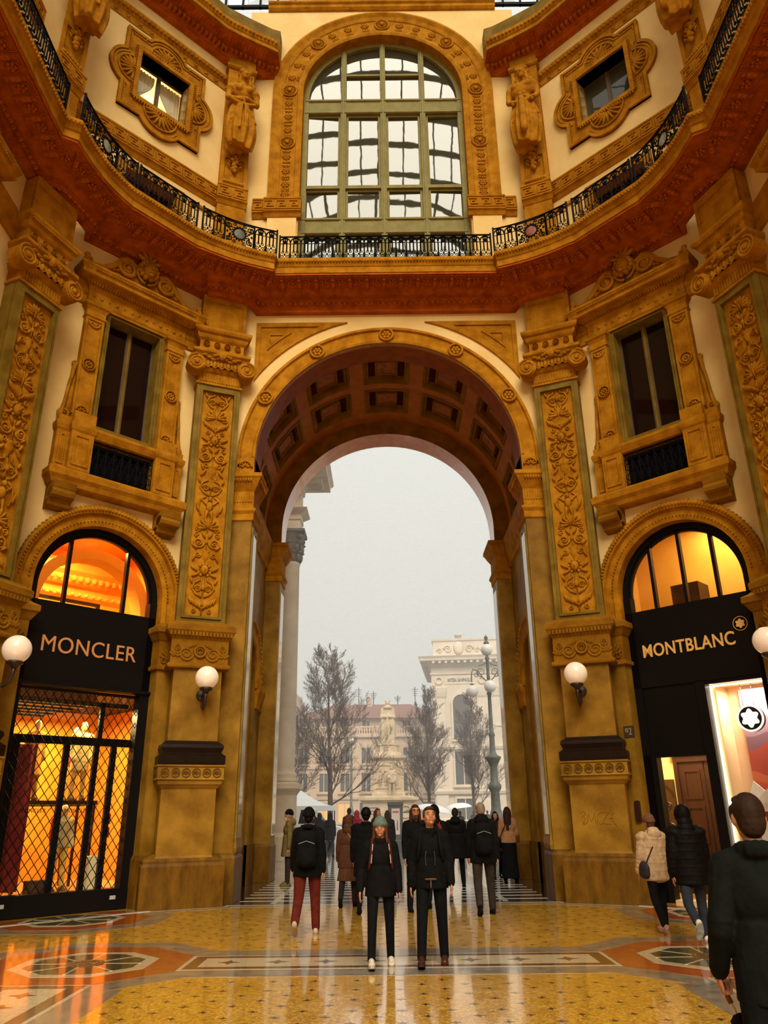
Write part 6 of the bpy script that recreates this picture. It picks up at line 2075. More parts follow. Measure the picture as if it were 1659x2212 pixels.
for k in range(4):
    for s in (-1, 1): sc_.spiral((s*.12, .5+.45*k), .10, .02, 1.5, 0, .014, -.04, 14, 4, sx=s)
sc_.archsweep([(.26, -.05), (.26, -.02), (.29, -.02), (.29, -.05)], 0, 2.05, 0, PI, 16)
sc_.build('screen_scrollwork', 'wood', gl_)
point(sr, (-1.3, 1.3, 4.1), 190, (1, .86, .5), .2)
point(sr, (.85, .75, 4.18), 55, (1, .85, .7), .1)
# upper amber room
MB().box(-2.4, 2.4, 2.6, 2.7, 4.4, 8.8).build('upper_back', mat('amber_plaster', (.78, .45, .10), .7, 1, 1, (.70, .38, .07)), sr)
for s in (-1, 1): MB().box(s*2.3-.05, s*2.3+.05, .45, 2.7, 4.4, 8.8).build('upper_side', bpy.data.materials['amber_plaster'], sr)
MB().box(-2.3, 2.3, .45, 2.7, 8.7, 8.8).build('upper_ceiling', bpy.data.materials['amber_plaster'], sr)
MB().box(-2.3, 2.3, .45, 2.7, 4.36, 4.44).build('upper_floor', 'wood', sr)
MB().box(-1.05, -.35, 1.9, 2.5, 4.44, 7.0).build('dark_cabinet', 'wood', sr)
point(sr, (.3, 1.6, 8.6), 130, (1, .72, .3), .3)
# hanging disc, backdrop, small goods in the display
MT['backdrop'] = None
def backdrop():
    m, nt, b = new_mat('painted_sunset_backdrop')
    tc = nt.nodes.new('ShaderNodeTexCoord')
    sep = nt.nodes.new('ShaderNodeSeparateXYZ'); nt.links.new(tc.outputs['Object'], sep.inputs[0])
    n = nt.nodes.new('ShaderNodeTexNoise'); n.inputs['Scale'].default_value = 1.4; n.inputs['Detail'].default_value = 1
    mp = nt.nodes.new('ShaderNodeMapping'); mp.inputs['Scale'].default_value = (.8, 1, 2.2)
    nt.links.new(tc.outputs['Object'], mp.inputs[0]); nt.links.new(mp.outputs[0], n.inputs['Vector'])
    ad = nt.nodes.new('ShaderNodeMath'); ad.operation = 'MULTIPLY_ADD'
    nt.links.new(n.outputs[0], ad.inputs[0]); ad.inputs[1].default_value = .9; nt.links.new(sep.outputs[2], ad.inputs[2])
    mr = nt.nodes.new('ShaderNodeMapRange'); mr.inputs[1].default_value = 1.4; mr.inputs[2].default_value = 5.0
    nt.links.new(ad.outputs[0], mr.inputs[0])
    rp = nt.nodes.new('ShaderNodeValToRGB'); rp.color_ramp.interpolation = 'CONSTANT'
    e = rp.color_ramp.elements
    e[0].position = 0; e[0].color = (.85, .80, .72, 1)
    e[1].position = .28; e[1].color = (.55, .10, .05, 1)
    for p, c in ((.36, (.60, .16, .08, 1)), (.46, (.42, .08, .06, 1)), (.56, (.22, .12, .16, 1)), (.66, (.34, .22, .28, 1)), (.74, (.50, .36, .42, 1)), (.82, (.38, .26, .33, 1)), (.9, (.62, .5, .52, 1))):
        x = e.new(p); x.color = c
    nt.links.new(mr.outputs[0], rp.inputs[0]); nt.links.new(rp.outputs[0], b.inputs['Base Color'])
    setin(b, 'Roughness', .35)
    return m
MT['backdrop'] = backdrop()
bk = MB().box(.48, 1.68, 1.0, 1.04, .52, 4.2).build('backdrop_panel', 'backdrop'); bk.matrix_world = Rm
tag(bk, 'painted backdrop of violet clouds over red in the bright display window', 'backdrop')
dc = empty('hanging_emblem', Rm @ Matrix.Translation((.80, .62, 3.53))); tag(dc, 'round black hanging emblem with a white rounded star in the display window', 'emblem')
MB().lathe([(0, -.05), (.25, -.05), (.27, -.04), (.27, .06), (0, .06)], (0, 0, 0), 36, 'y').build('disc', 'black', dc)
MB().archsweep([(.235, -.065), (.235, -.045), (.272, -.045), (.272, -.065)], 0, 0, 0, 2*PI, 36).build('rim', mat('lit_white_rim', (1, .95, .85), .4, emis=(1, .9, .75), estr=1.0), dc)
MB().prism(star6(.165), -.07, -.045).build('star', mat('lit_white_star', (1, 1, 1), .4, emis=(1, .97, .95), estr=1.1), dc)
for x in (-.12, .10): MB().tube([(x, 0, .22), (x, 0, .72)], .006, 5).build('cord', 'wood', dc)
mt_ = MB()
mt_.prism([(.34, 1.9), (.52, 2.32), (.95, 1.9)], .86, .90); mt_.prism([(.5, 1.9), (.78, 2.15), (1.2, 1.9)], .80, .84)
mo = mt_.build('paper_mountain', mat('white_paper', (.85, .82, .75), .7)); mo.matrix_world = Rm; tag(mo, 'folded white paper peaks at the foot of the display backdrop', 'paper decoration')
po = MB().box(.3, 1.3, .50, .98, .50, 1.55).build('display_stand', mat('white_stand', (.85, .8, .72), .5)); po.matrix_world = Rm; tag(po, 'white display stand in the bright right shop window', 'stand')
for k, (x, h, c) in enumerate(((.62, .2, (.02, .02, .02)), (.70, .17, (.4, .02, .02)), (.76, .17, (.4, .02, .02)), (.88, .22, (.02, .03, .05)))):
    b_ = MB().rings4(x-.028, x+.028, .58, .7, [(0, 1.55), (0, 1.55+h), (-.004, 1.56+h)]).build('boxed_pen_set', cloth(c, .4)); b_.matrix_world = Rm
    tag(b_, ['small black box on the white stand beside the man', 'left slim red box on the white display stand', 'right slim red box on the white display stand', 'dark blue box on the white display stand'][k], 'box')
# number plate and door bell on the jamb
np_ = empty('number_plate', Rm @ Matrix.Translation((-1.60, -.10, 3.40))); tag(np_, 'small dark plate with the number 92 on the stone jamb', 'number plate')
MB().rings4(-.115, .115, -.02, .02, [(0, -.12), (0, .12)]).build('plate', mat('dark_slate', (.045, .03, .02), .5), np_)
me = text_mesh('92', .16, .15, .006, .01); link('digits', me, mat('pale_digits', (.30, .20, .10), .6), np_, M=TR(0, -.022, -.075))
ib = MB().rings4(-1.66, -1.54, -.16, -.11, [(0, 1.55), (0, 1.95), (-.02, 1.97)]).build('intercom', 'wood'); ib.matrix_world = Rm; tag(ib, 'dark intercom box on the stone jamb beside the doorway', 'intercom')

# ================================================================== PEOPLE
walk = lambda a, k1=8, k2=30: ((a, k1), (-a*.75, k2))
def F(label, x, y, head, **kw):
    return figure('person', label, x, y, head, **kw)
# couple walking towards the viewer
r, A, B, HP = F('woman in a sage green beanie and dark jacket walking towards the viewer', -.22, 10.95, 4, H=1.72, legs=((16, 6), (-4, 8)), arms=((-8, 16, 24), (6, 11, 10)), top=(.012, .010, .010), bottom=(.012, .011, .011), shoe=(.62, .52, .40), hair=('long', (.10, .035, .012)), hat=('beanie', (.12, .16, .125)), coat=.80, face=True, vox=.010, hood='down', backpack=(.07, .014, .012), hyaw=-8, hpitch=4, bulk=1.05, legw=.92)
for s in (-1, 1):
    MB().tube([tuple(B(s*.105, -.115, 1.43)), tuple(B(s*.12, -.155, 1.30)), tuple(B(s*.13, -.15, 1.20))], .007, 5).build('pale_cord', cloth((.5, .4, .3)), r)
r, A, B, HP = F('man looking up, in black with backpack straps, walking beside the beanie woman', .44, 11.0, -4, H=1.85, legs=((15, 4), (-3, 6)), arms=((-4, 12, 14), (2, 12, 20)), top=(.010, .009, .009), bottom=(.010, .010, .011), shoe=(.05, .018, .010), hair=('short', (.05, .022, .010)), coat=.82, face=True, vox=.010, backpack=(.012, .011, .012), bag=(-1, (.010, .009, .009)), hyaw=14, hpitch=-12, hood='down', bulk=1.08)
kb = MB(); kb.ell(B(0, -.185, .93), (.075, .010, .011), 10, 6); kb.ell(B(0, -.188, .875), (.009, .009, .05), 8, 6); kb.build('belt_buckle', cloth((.15, .08, .035)), r)
for s in (-1, 1): MB().tube([tuple(B(s*.05, -.165, 1.24)), tuple(B(s*.06, -.168, 1.16)), tuple(B(s*.055, -.165, 1.08))], .004, 4).build('chest_strap', cloth((.07, .065, .06)), r)
# walking away
F('man in black with backpack and dark red trousers walking away on the left', -1.43, 13.66, 180, H=1.86, legs=((10, 4), (-10, 34)), arms=((-6, 10, 8), (8, 9, 12)), top=(.009, .008, .008), bottom=(.105, .014, .008), shoe=(.50, .38, .25), hair=('short', (.012, .008, .006)), hat=('beanie', (.012, .009, .008)), coat=.78, vox=.011, backpack=(.010, .010, .011), bulk=1.12, legw=1.15)
F('bearded old man in an olive parka and dark cap standing by the left pier', -2.80, 22.4, -80, H=1.86, arms=((4, 6, 12), (-4, 8, 10)), top=(.16, .105, .032), bottom=(.03, .02, .018), shoe=(.14, .09, .03), hair=('short', (.25, .2, .15)), hat=('cap', (.010, .010, .012)), beard=(.5, .38, .26), coat=.66, face=True, vox=.015, hood='down', bulk=1.12)
F('woman in a brown coat with pale headscarf and long skirt, walking away', -.95, 17.5, 178, H=1.72, legs=walk(8), top=(.075, .028, .014), bottom=(.02, .012, .012), shoe=(.012, .010, .010), hair=('none', (0, 0, 0)), hood='up', coat=.72, vox=.013, skirt=(.98, .48, (.085, .035, .016)), bag=(-1, (.26, .19, .13)), bulk=1.15)
F('person in a long black puffer coat and black hat walking away', -.55, 16.4, 184, H=1.86, legs=walk(9), top=(.010, .009, .009), bottom=(.010, .009, .009), hair=('short', (.01, .008, .008)), hat=('beanie', (.010, .008, .008)), style='puffer', coat=.58, vox=.013, bag=(-1, (.012, .011, .012)), bulk=1.18)
F('long haired man with glasses in black behind the couple', .44, 16.6, 10, H=1.92, legs=walk(6), top=(.010, .009, .009), bottom=(.011, .011, .012), hair=('shoulder', (.045, .02, .010)), face=True, glasses=True, coat=.80, vox=.013, bulk=1.1, beard=(.05, .02, .01))
F('hooded person in black with a red backpack, half hidden behind the man', .86, 17.2, 176, H=1.90, legs=walk(6), top=(.010, .009, .009), bottom=(.011, .011, .012), hair=('none', (0, 0, 0)), hood='up', backpack=(.16, .022, .014), coat=.78, vox=.013, bulk=1.1)
F('tall person in a long black hooded coat striding away on the wet paving', 1.66, 21.6, 172, H=1.88, legs=((14, 6), (-16, 46)), top=(.010, .010, .009), bottom=(.012, .010, .011), hair=('short', (.02, .012, .008)), hood='down', coat=.62, vox=.015, bulk=1.15)
F('grey haired man in black jacket with backpack walking away on the right', 1.70, 16.0, 182, H=1.94, legs=((7, 5), (-8, 26)), arms=((-8, 10, 8), (10, 9, 12)), top=(.011, .009, .008), bottom=(.030, .022, .016), shoe=(.010, .009, .009), hair=('short', (.24, .18, .12)), backpack=(.010, .010, .010), coat=.78, vox=.012, hood='down', bulk=1.16, legw=1.1)
F('dark haired woman in a black hood facing the viewer by the right pier', 3.05, 24.2, 4, H=1.77, legs=walk(7), top=(.020, .012, .010), bottom=(.012, .012, .014), hair=('shoulder', (.012, .008, .008)), face=True, coat=.75, vox=.015, bag=(-1, (.05, .03, .02)))
F('long haired woman in a tan jacket and wide black trousers by right pier', 3.16, 22.5, 170, H=1.88, arms=((4, 10, 40), (2, 8, 10)), top=(.34, .16, .070), bottom=(.010, .010, .011), hair=('long', (.03, .012, .008)), coat=.90, vox=.014, skirt=(.98, .10, (.010, .009, .010)), bag=(1, (.012, .010, .012)), bulk=1.05, coatflare=.8)
# right-hand group
r, A, B, HP = F('person in a beige puffer jacket with crossbody bag by the right doorway', 4.20, 13.6, 196, H=1.70, legs=((10, 6), (-8, 22)), arms=((2, 12, 20), (4, 10, 16)), top=(.52, .34, .18), bottom=(.016, .014, .014), shoe=(.45, .25, .18), hair=('short', (.10, .04, .02)), hat=('cap', (.16, .07, .035)), style='puffer', coat=.74, vox=.010, hood='down', bag=(1, (.035, .028, .028)), bulk=1.16)
F('person in a black hooded puffer and jeans with white sneakers heading for the doorway', 4.32, 12.35, 176, H=1.84, legs=((14, 6), (-12, 52)), arms=((4, 8, 8), (-4, 10, 14)), top=(.012, .008, .006), bottom=(.030, .032, .045), shoe=(.72, .66, .56), hair=('none', (0, 0, 0)), hood='up', style='puffer', coat=.72, vox=.010, bulk=1.18)
# foreground man with a folded umbrella
r, A, B, HP = F('foreground man in a dark green jacket at the right edge carrying a folded umbrella', 1.90, 4.6, 165, H=1.87, legs=((12, 6), (-10, 20)), arms=((4, 9, 10), (-6, 13, 40)), top=(.013, .016, .012), bottom=(.010, .010, .011), shoe=(.012, .010, .010), hair=('short', (.030, .014, .008)), coat=.80, vox=.009, bulk=.98, face=True, hyaw=8, grip=1)
s_ = 1.88/1.75
wrist = r.matrix_basis @ A[1][2]; dr_ = (r.matrix_basis.to_3x3() @ A[1][3]).normalized()
grip = wrist+dr_*.115+Vector((.02, 0, 0))
um = empty('folded_umbrella', Matrix.Translation(grip)); tag(um, 'folded dark umbrella with wooden handle held by the man at the right edge', 'umbrella')
d_ = Vector((.25, -.30, -.80)).normalized()
def along(t): return tuple(d_*t)
MB().tube([along(-.10), along(-.02), along(.08)], [.013, .016, .014], 8).build('handle', cloth((.18, .06, .02), .4), um, True)
MB().tube([along(.08), along(.15)], .006, 6).build('shaft', mat('gilt_shaft', (.5, .3, .08), .3, metal=.6), um)
MB().tube([along(.13), along(.15), along(.20), along(.27), along(.40), along(.70), along(.74)], [.020, .050, .055, .034, .038, .020, .006], 9).build('canopy', cloth((.016, .008, .010)), um, True)
MB().tube([along(.27), along(.30)], .042, 10).build('strap', cloth((.10, .05, .02)), um)
# background people on the wet square
F('hooded person in dark grey walking near the white van', -3.15, 36.6, 175, H=1.77, legs=walk(10), top=(.03, .025, .022), bottom=(.02, .02, .025), hair=('none', (0, 0, 0)), hood='up', coat=.7, vox=.022)
F('hooded woman with blue jeans and dark coat near the white van', -2.62, 35.8, 178, H=1.77, legs=walk(12), top=(.025, .018, .018), bottom=(.06, .07, .09), hair=('none', (0, 0, 0)), hood='up', coat=.68, vox=.022)
F('bald man in dark jacket seen from behind, beyond the brown coat', -1.66, 33.0, 182, H=1.95, legs=walk(6), top=(.02, .017, .014), bottom=(.02, .02, .02), hair=('short', (.03, .02, .015)), coat=.75, vox=.022, backpack=(.03, .03, .025))
F('person in a bright pink hood beyond the crowd', -1.30, 31.6, 184, H=1.84, legs=walk(6), top=(.36, .03, .045), bottom=(.02, .02, .02), hair=('none', (0, 0, 0)), hood='up', coat=.75, vox=.022)
F('red haired woman with long hair looking sideways beyond the beanie woman', -.46, 27.6, 40, H=1.90, legs=walk(6), top=(.02, .014, .012), bottom=(.015, .015, .016), hair=('long', (.10, .028, .014)), coat=.75, vox=.018, face=True)
F('woman with dark hair and shoulder bag beyond the red haired woman', -.12, 28.4, 172, H=1.84, legs=walk(6), top=(.022, .016, .014), bottom=(.015, .015, .016), hair=('long', (.05, .025, .012)), coat=.75, vox=.018, bag=(1, (.012, .010, .010)))
def umbrella(x, y, z, r_, c, label, tilt=0, gore=8):
    u = empty('open_umbrella', Matrix.Translation((x, y, z)) @ Matrix.Rotation(R(tilt), 4, 'Y')); tag(u, label, 'umbrella', 'open umbrellas on the square')
    cn = MB(); rg = []
    for q in range(7):
        t = q/6
        rr = r_*math.sin(t*PI*.46); zz = .36*r_*math.cos(t*PI*.5)
        rg.append([(rr*math.cos(a)*(1-.06*t*(1-abs(math.cos(a*gore/2)))), rr*math.sin(a)*(1-.06*t*(1-abs(math.cos(a*gore/2)))), zz) for a in [2*PI*k/32 for k in range(32)]])
    cn.loft(rg, True, False)
    cn.build('canopy', c, u, True)
    MB().tube([(0, 0, .38*r_), (0, 0, -.75)], .010, 6).build('shaft', 'iron', u)
    rb_ = MB()
    for k in range(gore):
        a = 2*PI*k/gore
        rb_.tube([(0, 0, .30*r_), (r_*.55*math.cos(a), r_*.55*math.sin(a), .22*r_), (r_*.97*math.cos(a), r_*.97*math.sin(a), .0)], .006, 4)
    rb_.build('ribs', 'iron', u)
MT['umb_white'] = mat('white_umbrella_cloth', (.82, .83, .84), .7); setin(MT['umb_white'].node_tree.nodes['Principled BSDF'], 'Subsurface Weight', 0)
MT['umb_grey'] = mat('grey_umbrella_cloth', (.08, .08, .085), .6)
F('person under the dark grey umbrella beside the poster stand', 1.48, 52.0, 175, H=1.62, legs=walk(6), top=(.03, .03, .032), bottom=(.03, .03, .03), coat=.6, vox=.028, hair=('short', (.03, .02, .02)))
umbrella(1.45, 51.9, 1.72, .62, 'umb_grey', 'dark grey open umbrella beside the poster stand')
F('person under the big white umbrella behind the long haired man', 2.25, 40.6, 178, H=1.75, legs=walk(6), top=(.02, .018, .018), bottom=(.02, .02, .02), coat=.7, vox=.026, hair=('short', (.03, .02, .02)))
umbrella(2.10, 40.5, 1.80, .95, 'umb_white', 'big white open umbrella behind the two men', 8)
F('person under the further white umbrella near the lamp post', 4.05, 47.0, 178, H=1.78, legs=walk(6), top=(.05, .045, .045), bottom=(.02, .02, .02), coat=.7, vox=.028, hair=('short', (.05, .03, .02)))
umbrella(3.95, 46.9, 1.95, .80, 'umb_white', 'second white open umbrella, nearer to the lamp post', -6)
F('small grey figure walking far off beside the white palace', 6.25, 60.5, 175, H=1.80, legs=walk(8), top=(.10, .08, .08), bottom=(.06, .05, .06), coat=.7, vox=.03, hair=('short', (.08, .05, .04)))
F('small dark figure far off just left of the lamp post', 7.20, 60.0, 182, H=1.82, legs=walk(8), top=(.07, .06, .06), bottom=(.05, .05, .05), coat=.7, vox=.03, hair=('short', (.05, .03, .03)))

# ================================================================== THE SQUARE OUTSIDE
MT['limestone'] = mat('pale_limestone', (.62, .50, .36), .8, 1, 1.2, (.50, .39, .27), .15, 10)
MT['palace'] = mat('white_palace_stone', (.70, .60, .49), .8, 1, .7, (.60, .50, .39), .1, 8)
MT['house'] = mat('rose_house_stucco', (.58, .42, .32), .85, 1, .5, (.50, .35, .26))
MT['house_b'] = mat('buff_house_stucco', (.66, .50, .36), .85, 1, .5, (.58, .42, .29))
MT['roof'] = mat('red_brown_roof_tiles', (.27, .12, .085), .8, 1, 3, (.20, .085, .06))
MT['win_far'] = mirror_glass('far_window_glass', (.10, .09, .085), 1.5, .1)
MT['bark'] = mat('wet_bark', (.13, .085, .066), .8, 1, 6, (.09, .058, .045))
MT['lamp_green'] = mat('grey_green_cast_iron', (.15, .155, .135), .5, 1, 6, (.10, .105, .09))
MT['monument'] = mat('monument_marble', (.62, .49, .33), .75, 1, 1.5, (.46, .34, .21), .2, 12)
MT['white_paint'] = mat('white_paint', (.82, .83, .84), .4)
MT['hedge'] = mat('dark_hedge_leaf', (.05, .06, .022), .8, 1, 18, (.022, .03, .012), .6, 30)

# ---- giant column and entablature at the left of the passage mouth
cl = empty('corner_column', Matrix.Translation((-4.45, 34.3, 0))); tag(cl, 'tall stone column with leafy capital on a pedestal outside the arch, left', 'column')
MB().rings4(-.85, .45, -.6, .6, [(.12, 0), (.12, .9), (.05, 1.0), (0, 1.05), (0, 2.5), (.06, 2.6), (.18, 2.75), (.18, 2.95), (.05, 3.0)]).build('pedestal', 'limestone', cl)
MB().lathe([(0, 3.0), (.62, 3.0), (.62, 3.12), (.56, 3.2), (.60, 3.3), (.55, 3.38), (.50, 3.45), (.485, 3.6), (.475, 7), (.42, 12.6), (.46, 12.68), (.42, 12.75), (0, 12.75)], (-.1, 0, 0), 28).build('shaft', 'limestone', cl, True)
cpm = MB().lathe([(0, 12.7), (.42, 12.7), (.40, 13.0), (.46, 13.5), (.62, 14.0), (.66, 14.1), (0, 14.1)], (-.1, 0, 0), 20)
for row, (zz, n, rr) in enumerate(((13.0, 10, .46), (13.45, 10, .52))):
    for k in range(n):
        a = 2*PI*(k+.5*row)/n
        cpm.ell((-.1+rr*math.cos(a), rr*math.sin(a), zz), (.11, .11, .24), 7, 6, Matrix.Rotation(R(12), 3, (-math.sin(a), math.cos(a), 0)) if False else None)
        cpm.ell((-.1+(rr+.09)*math.cos(a), (rr+.09)*math.sin(a), zz+.2), (.09, .09, .06), 7, 5)
for k in range(4):
    a = PI/4+k*PI/2
    cpm.ell((-.1+.66*math.cos(a), .66*math.sin(a), 13.95), (.15, .15, .14), 8, 6)
cpm.rings4(-.72, .52, -.62, .62, [(0, 14.1), (.06, 14.15), (.06, 14.28), (0, 14.3)])
cpm.build('capital', mat('dark_weathered_stone', (.16, .125, .09), .8, 1, 3, (.09, .07, .05)), cl)
MB().rings4(-2.6, .34, -.5, .5, [(0, 14.3), (0, 14.75), (.05, 14.8), (.05, 15.05), (.12, 15.1), (.30, 15.25), (.34, 15.3), (0, 15.35), (0, 16.3), (.08, 16.35), (.1, 16.6), (.25, 16.7), (.8, 16.95), (1.25, 17.1), (1.25, 17.3), (1.4, 17.5), (1.4, 17.6), (0, 17.8)]).build('entablature', 'limestone', cl)
mdn = MB()
for k in range(6):
    mdn.box(.34+.15, .34+1.0, -.45+.18*k, -.35+.18*k, 16.7, 16.95)
    mdn.box(-2.4+.5*k, -2.2+.5*k, -1.4, -.6, 16.7, 16.95)
mdn.build('modillion', 'limestone', cl)
# plain body of the same building behind the column
bw_ = MB().box(-16, -5.3, 31, 40, 0, 17); bo_ = bw_.build('building_block'); bo_.data.materials.append(MT['limestone']); tag(bo_, 'stone building body behind the tall column, mostly hidden by the arch', 'building')

# ---- monument
mo = empty('monument', Matrix.Translation((0, 72, 0))); tag(mo, 'tall marble monument with stepped pedestal and standing robed figure', 'monument')
MB().lathe([(0, 0), (4.0, 0), (4.0, .3), (3.5, .3), (3.5, .6), (0, .6)], (0, 0, 0), 8).build('steps', 'monument', mo)
MB().rings4(-2.2, 2.2, -2.2, 2.2, [(.1, .6), (.1, .9), (0, 1.0), (0, 2.5), (.12, 2.6), (.35, 2.75), (.35, 2.95), (.1, 3.0), (-.35, 3.1)]).build('lower_block', 'monument', mo)
for x in (-1.35, 1.3):
    pass
ins = MB().box(-2.0, -.75, -2.23, -2.2, 1.35, 2.35).build('inscription_panel', mat('grey_marble_panel', (.45, .37, .27), .7), mo)
for k in range(3): MB().box(-1.85+.1*k, -.9-.1*k, -2.245, -2.22, 2.1-.25*k, 2.17-.25*k).build('inscription_line', 'bark', ins)
wreath = MB().archsweep([(.42, -2.3), (.42, -2.2), (.55, -2.2), (.55, -2.3)], 1.45, 1.85, 0, 2*PI, 20); wreath.build('wreath', 'monument', mo)
MB().rings4(-1.35, 1.35, -1.35, 1.35, [(.1, 3.0), (.1, 3.3), (0, 3.4), (0, 6.0), (.1, 6.1), (.25, 6.25), (.25, 6.45), (0, 6.5)]).build('shaft_block', 'monument', mo)
MB().plate([(-1.1, 3.7), (1.1, 3.7), (1.1, 5.8), (-1.1, 5.8)], [[(-.9, 3.9), (.9, 3.9), (.9, 5.6), (-.9, 5.6)]], -1.42, -1.34).build('relief_frame', 'monument', mo)
rl = MB()
for k in range(4):
    x = -.7+.45*k; rl.cap((x, -1.36, 4.0), (x, -1.38, 4.9), .13, .11, 7); rl.ell((x, -1.4, 5.15), (.09, .07, .11), 7, 5)
rl.build('relief_figures', 'monument', mo, True)
MB().lathe([(0, 6.5), (1.25, 6.5), (1.2, 6.7), (1.05, 6.8), (1.0, 7.3), (1.1, 7.4), (.8, 7.5), (.75, 7.85), (0, 7.85)], (0, 0, 0), 8).build('upper_pedestal', 'monument', mo)
def robed(parent, M, h, hunch=0.0):
    b = MB(); rg = []
    for q in range(12):
        t = q/11
        w = (.185-.075*t+.05*math.sin(PI*min(1, t*1.2)))*h
        rg.append([(w*math.cos(a)*(1+.05*math.sin(7*a+t)), w*.75*math.sin(a)*(1+.08*math.sin(7*a+t)), t*.80*h) for a in [2*PI*i/28 for i in range(28)]])
    b.loft(rg)
    b.cap((-.085*h, 0, .78*h), (.085*h, 0, .78*h), .06*h, .06*h, 9)
    b.ell((0, -.04*h, .80*h), (.12*h, .10*h, .06*h), 9, 6)
    b.ell((0, -.04*h, .92*h), (.055*h, .065*h, .075*h), 9, 7); b.ell((0, .01*h, .90*h), (.062*h, .06*h, .07*h), 9, 7)
    b.ell((0, -.02*h, .972*h), (.075*h, .075*h, .03*h), 10, 6)
    for s in (-1, 1):
        b.cap((s*.13*h, 0, .76*h), (s*.155*h, -.03*h, .56*h), .05*h, .045*h, 8); b.cap((s*.155*h, -.03*h, .56*h), (s*.05*h, -.15*h, .56*h), .05*h, .035*h, 8)
    return remesh(b, 'standing_figure', 'monument', parent, .045*h/3.5, 1, M=M)
robed(mo, Matrix.Translation((0, 0, 7.85)), 3.6)
def pupil(x, y, label):
    r = figure('pupil_statue', label, x, y, 0 if x < 1 else 40, H=2.55, top=(.60, .47, .31), bottom=(.60, .47, .31), shoe=(.55, .42, .28), hair=('shoulder', (.6, .47, .31)), skin='monument', cat='statue', group='marble pupils at the monument foot', z0=3.0, vox=.05, coat=.75, hands=False, coatflare=1.6, arms=((10, 6, 60), (4, 8, 20)), bulk=1.1)[0]
pupil(.30, 70.1, 'marble pupil statue standing in front of the monument pedestal')
pupil(1.90, 70.6, 'marble pupil statue at the right corner of the monument')

# ---- bare trees
def bare_tree(seed, H, spread, label, x, y, z_tr=1.7):
    rg = random.Random(seed)
    t = empty('bare_tree', Matrix.Translation((x, y, 0))); tag(t, label, 'tree', 'bare winter trees on the square')
    trunk = MB(); br = MB(); tw = MB()
    def grow(p, d, L, r, lev):
        n = 5 if lev < 2 else 4 if lev < 3 else 2
        pts = [p]; rr = [r]
        for k in range(n):
            w = .10 if lev == 0 else .22
            d = (d+Vector((rg.uniform(-w, w), rg.uniform(-w, w), rg.uniform(-w*.3, w*.5)+(.13 if lev > 0 else .1)))).normalized()
            p = p+d*(L/n); pts.append(p); rr.append(r*(1-.93*(k+1)/n) if lev < 3 else r*(1-.6*(k+1)/n))
        (trunk if lev == 0 else br if lev < 3 else tw).tube([tuple(q) for q in pts], rr, 7 if lev == 0 else 5 if lev < 2 else 4 if lev < 3 else 3)
        if lev >= 4: return
        nb = (24, 10, 8, 7)[lev]
        for k in range(nb):
            f = (.20 if lev == 0 else .15)+((.80 if lev == 0 else .85))*(k+rg.random()*.8)/nb
            f = min(f, .99)
            i = min(int(f*n), n-1)
            q = pts[i].lerp(pts[i+1], f*n-i)
            az = rg.uniform(0, 2*PI)
            ax = pts[min(i+1, n)]-pts[i]; ax.normalize()
            o1 = ax.orthogonal().normalized(); o2 = ax.cross(o1)
            ang = R(rg.uniform(46, 72)-18*f) if lev == 0 else R(rg.uniform(22, 50))
            nd = ax*math.cos(ang)+(o1*math.cos(az)+o2*math.sin(az))*math.sin(ang)
            if lev == 0: nl = H*spread*(1.08-.80*f)*rg.uniform(.75, 1.1)
            else: nl = L*rg.uniform(.34, .58)*(1.15-f*.5)
            grow(q, nd, nl, max(.009 if lev > 1 else .014, min(rr[i], rr[i+1]*1.3)*(.36 if lev == 0 else .5)), lev+1)
    grow(Vector((0, 0, 0)), Vector((0, 0, 1)), H, .20*H/11, 0)
    trunk.build('trunk', 'bark', t, True); br.build('branches', 'bark', t, True)
    tag(tw.build('twigs', 'bark', t), kind='stuff')
    return t
def tree_copy(src, x, y, sc, rot, label):
    c = copy_tree(src); c.matrix_world = Matrix.Translation((x, y, 0)) @ Matrix.Rotation(R(rot), 4, 'Z') @ Matrix.Diagonal((sc, sc, sc, 1)); c['label'] = label
t1 = bare_tree(11, 11.0, .50, 'large bare tree left of the monument, in front of the rose house', -3.60, 50)
t2 = bare_tree(23, 9.4, .48, 'bare tree just right of the monument', 2.75, 58)
tree_copy(t2, 6.5, 60, .98, 140, 'bare tree by the lamp post in front of the white palace')
tree_copy(t1, -6.9, 58, .72, 100, 'smaller bare tree further left beyond the white tent')

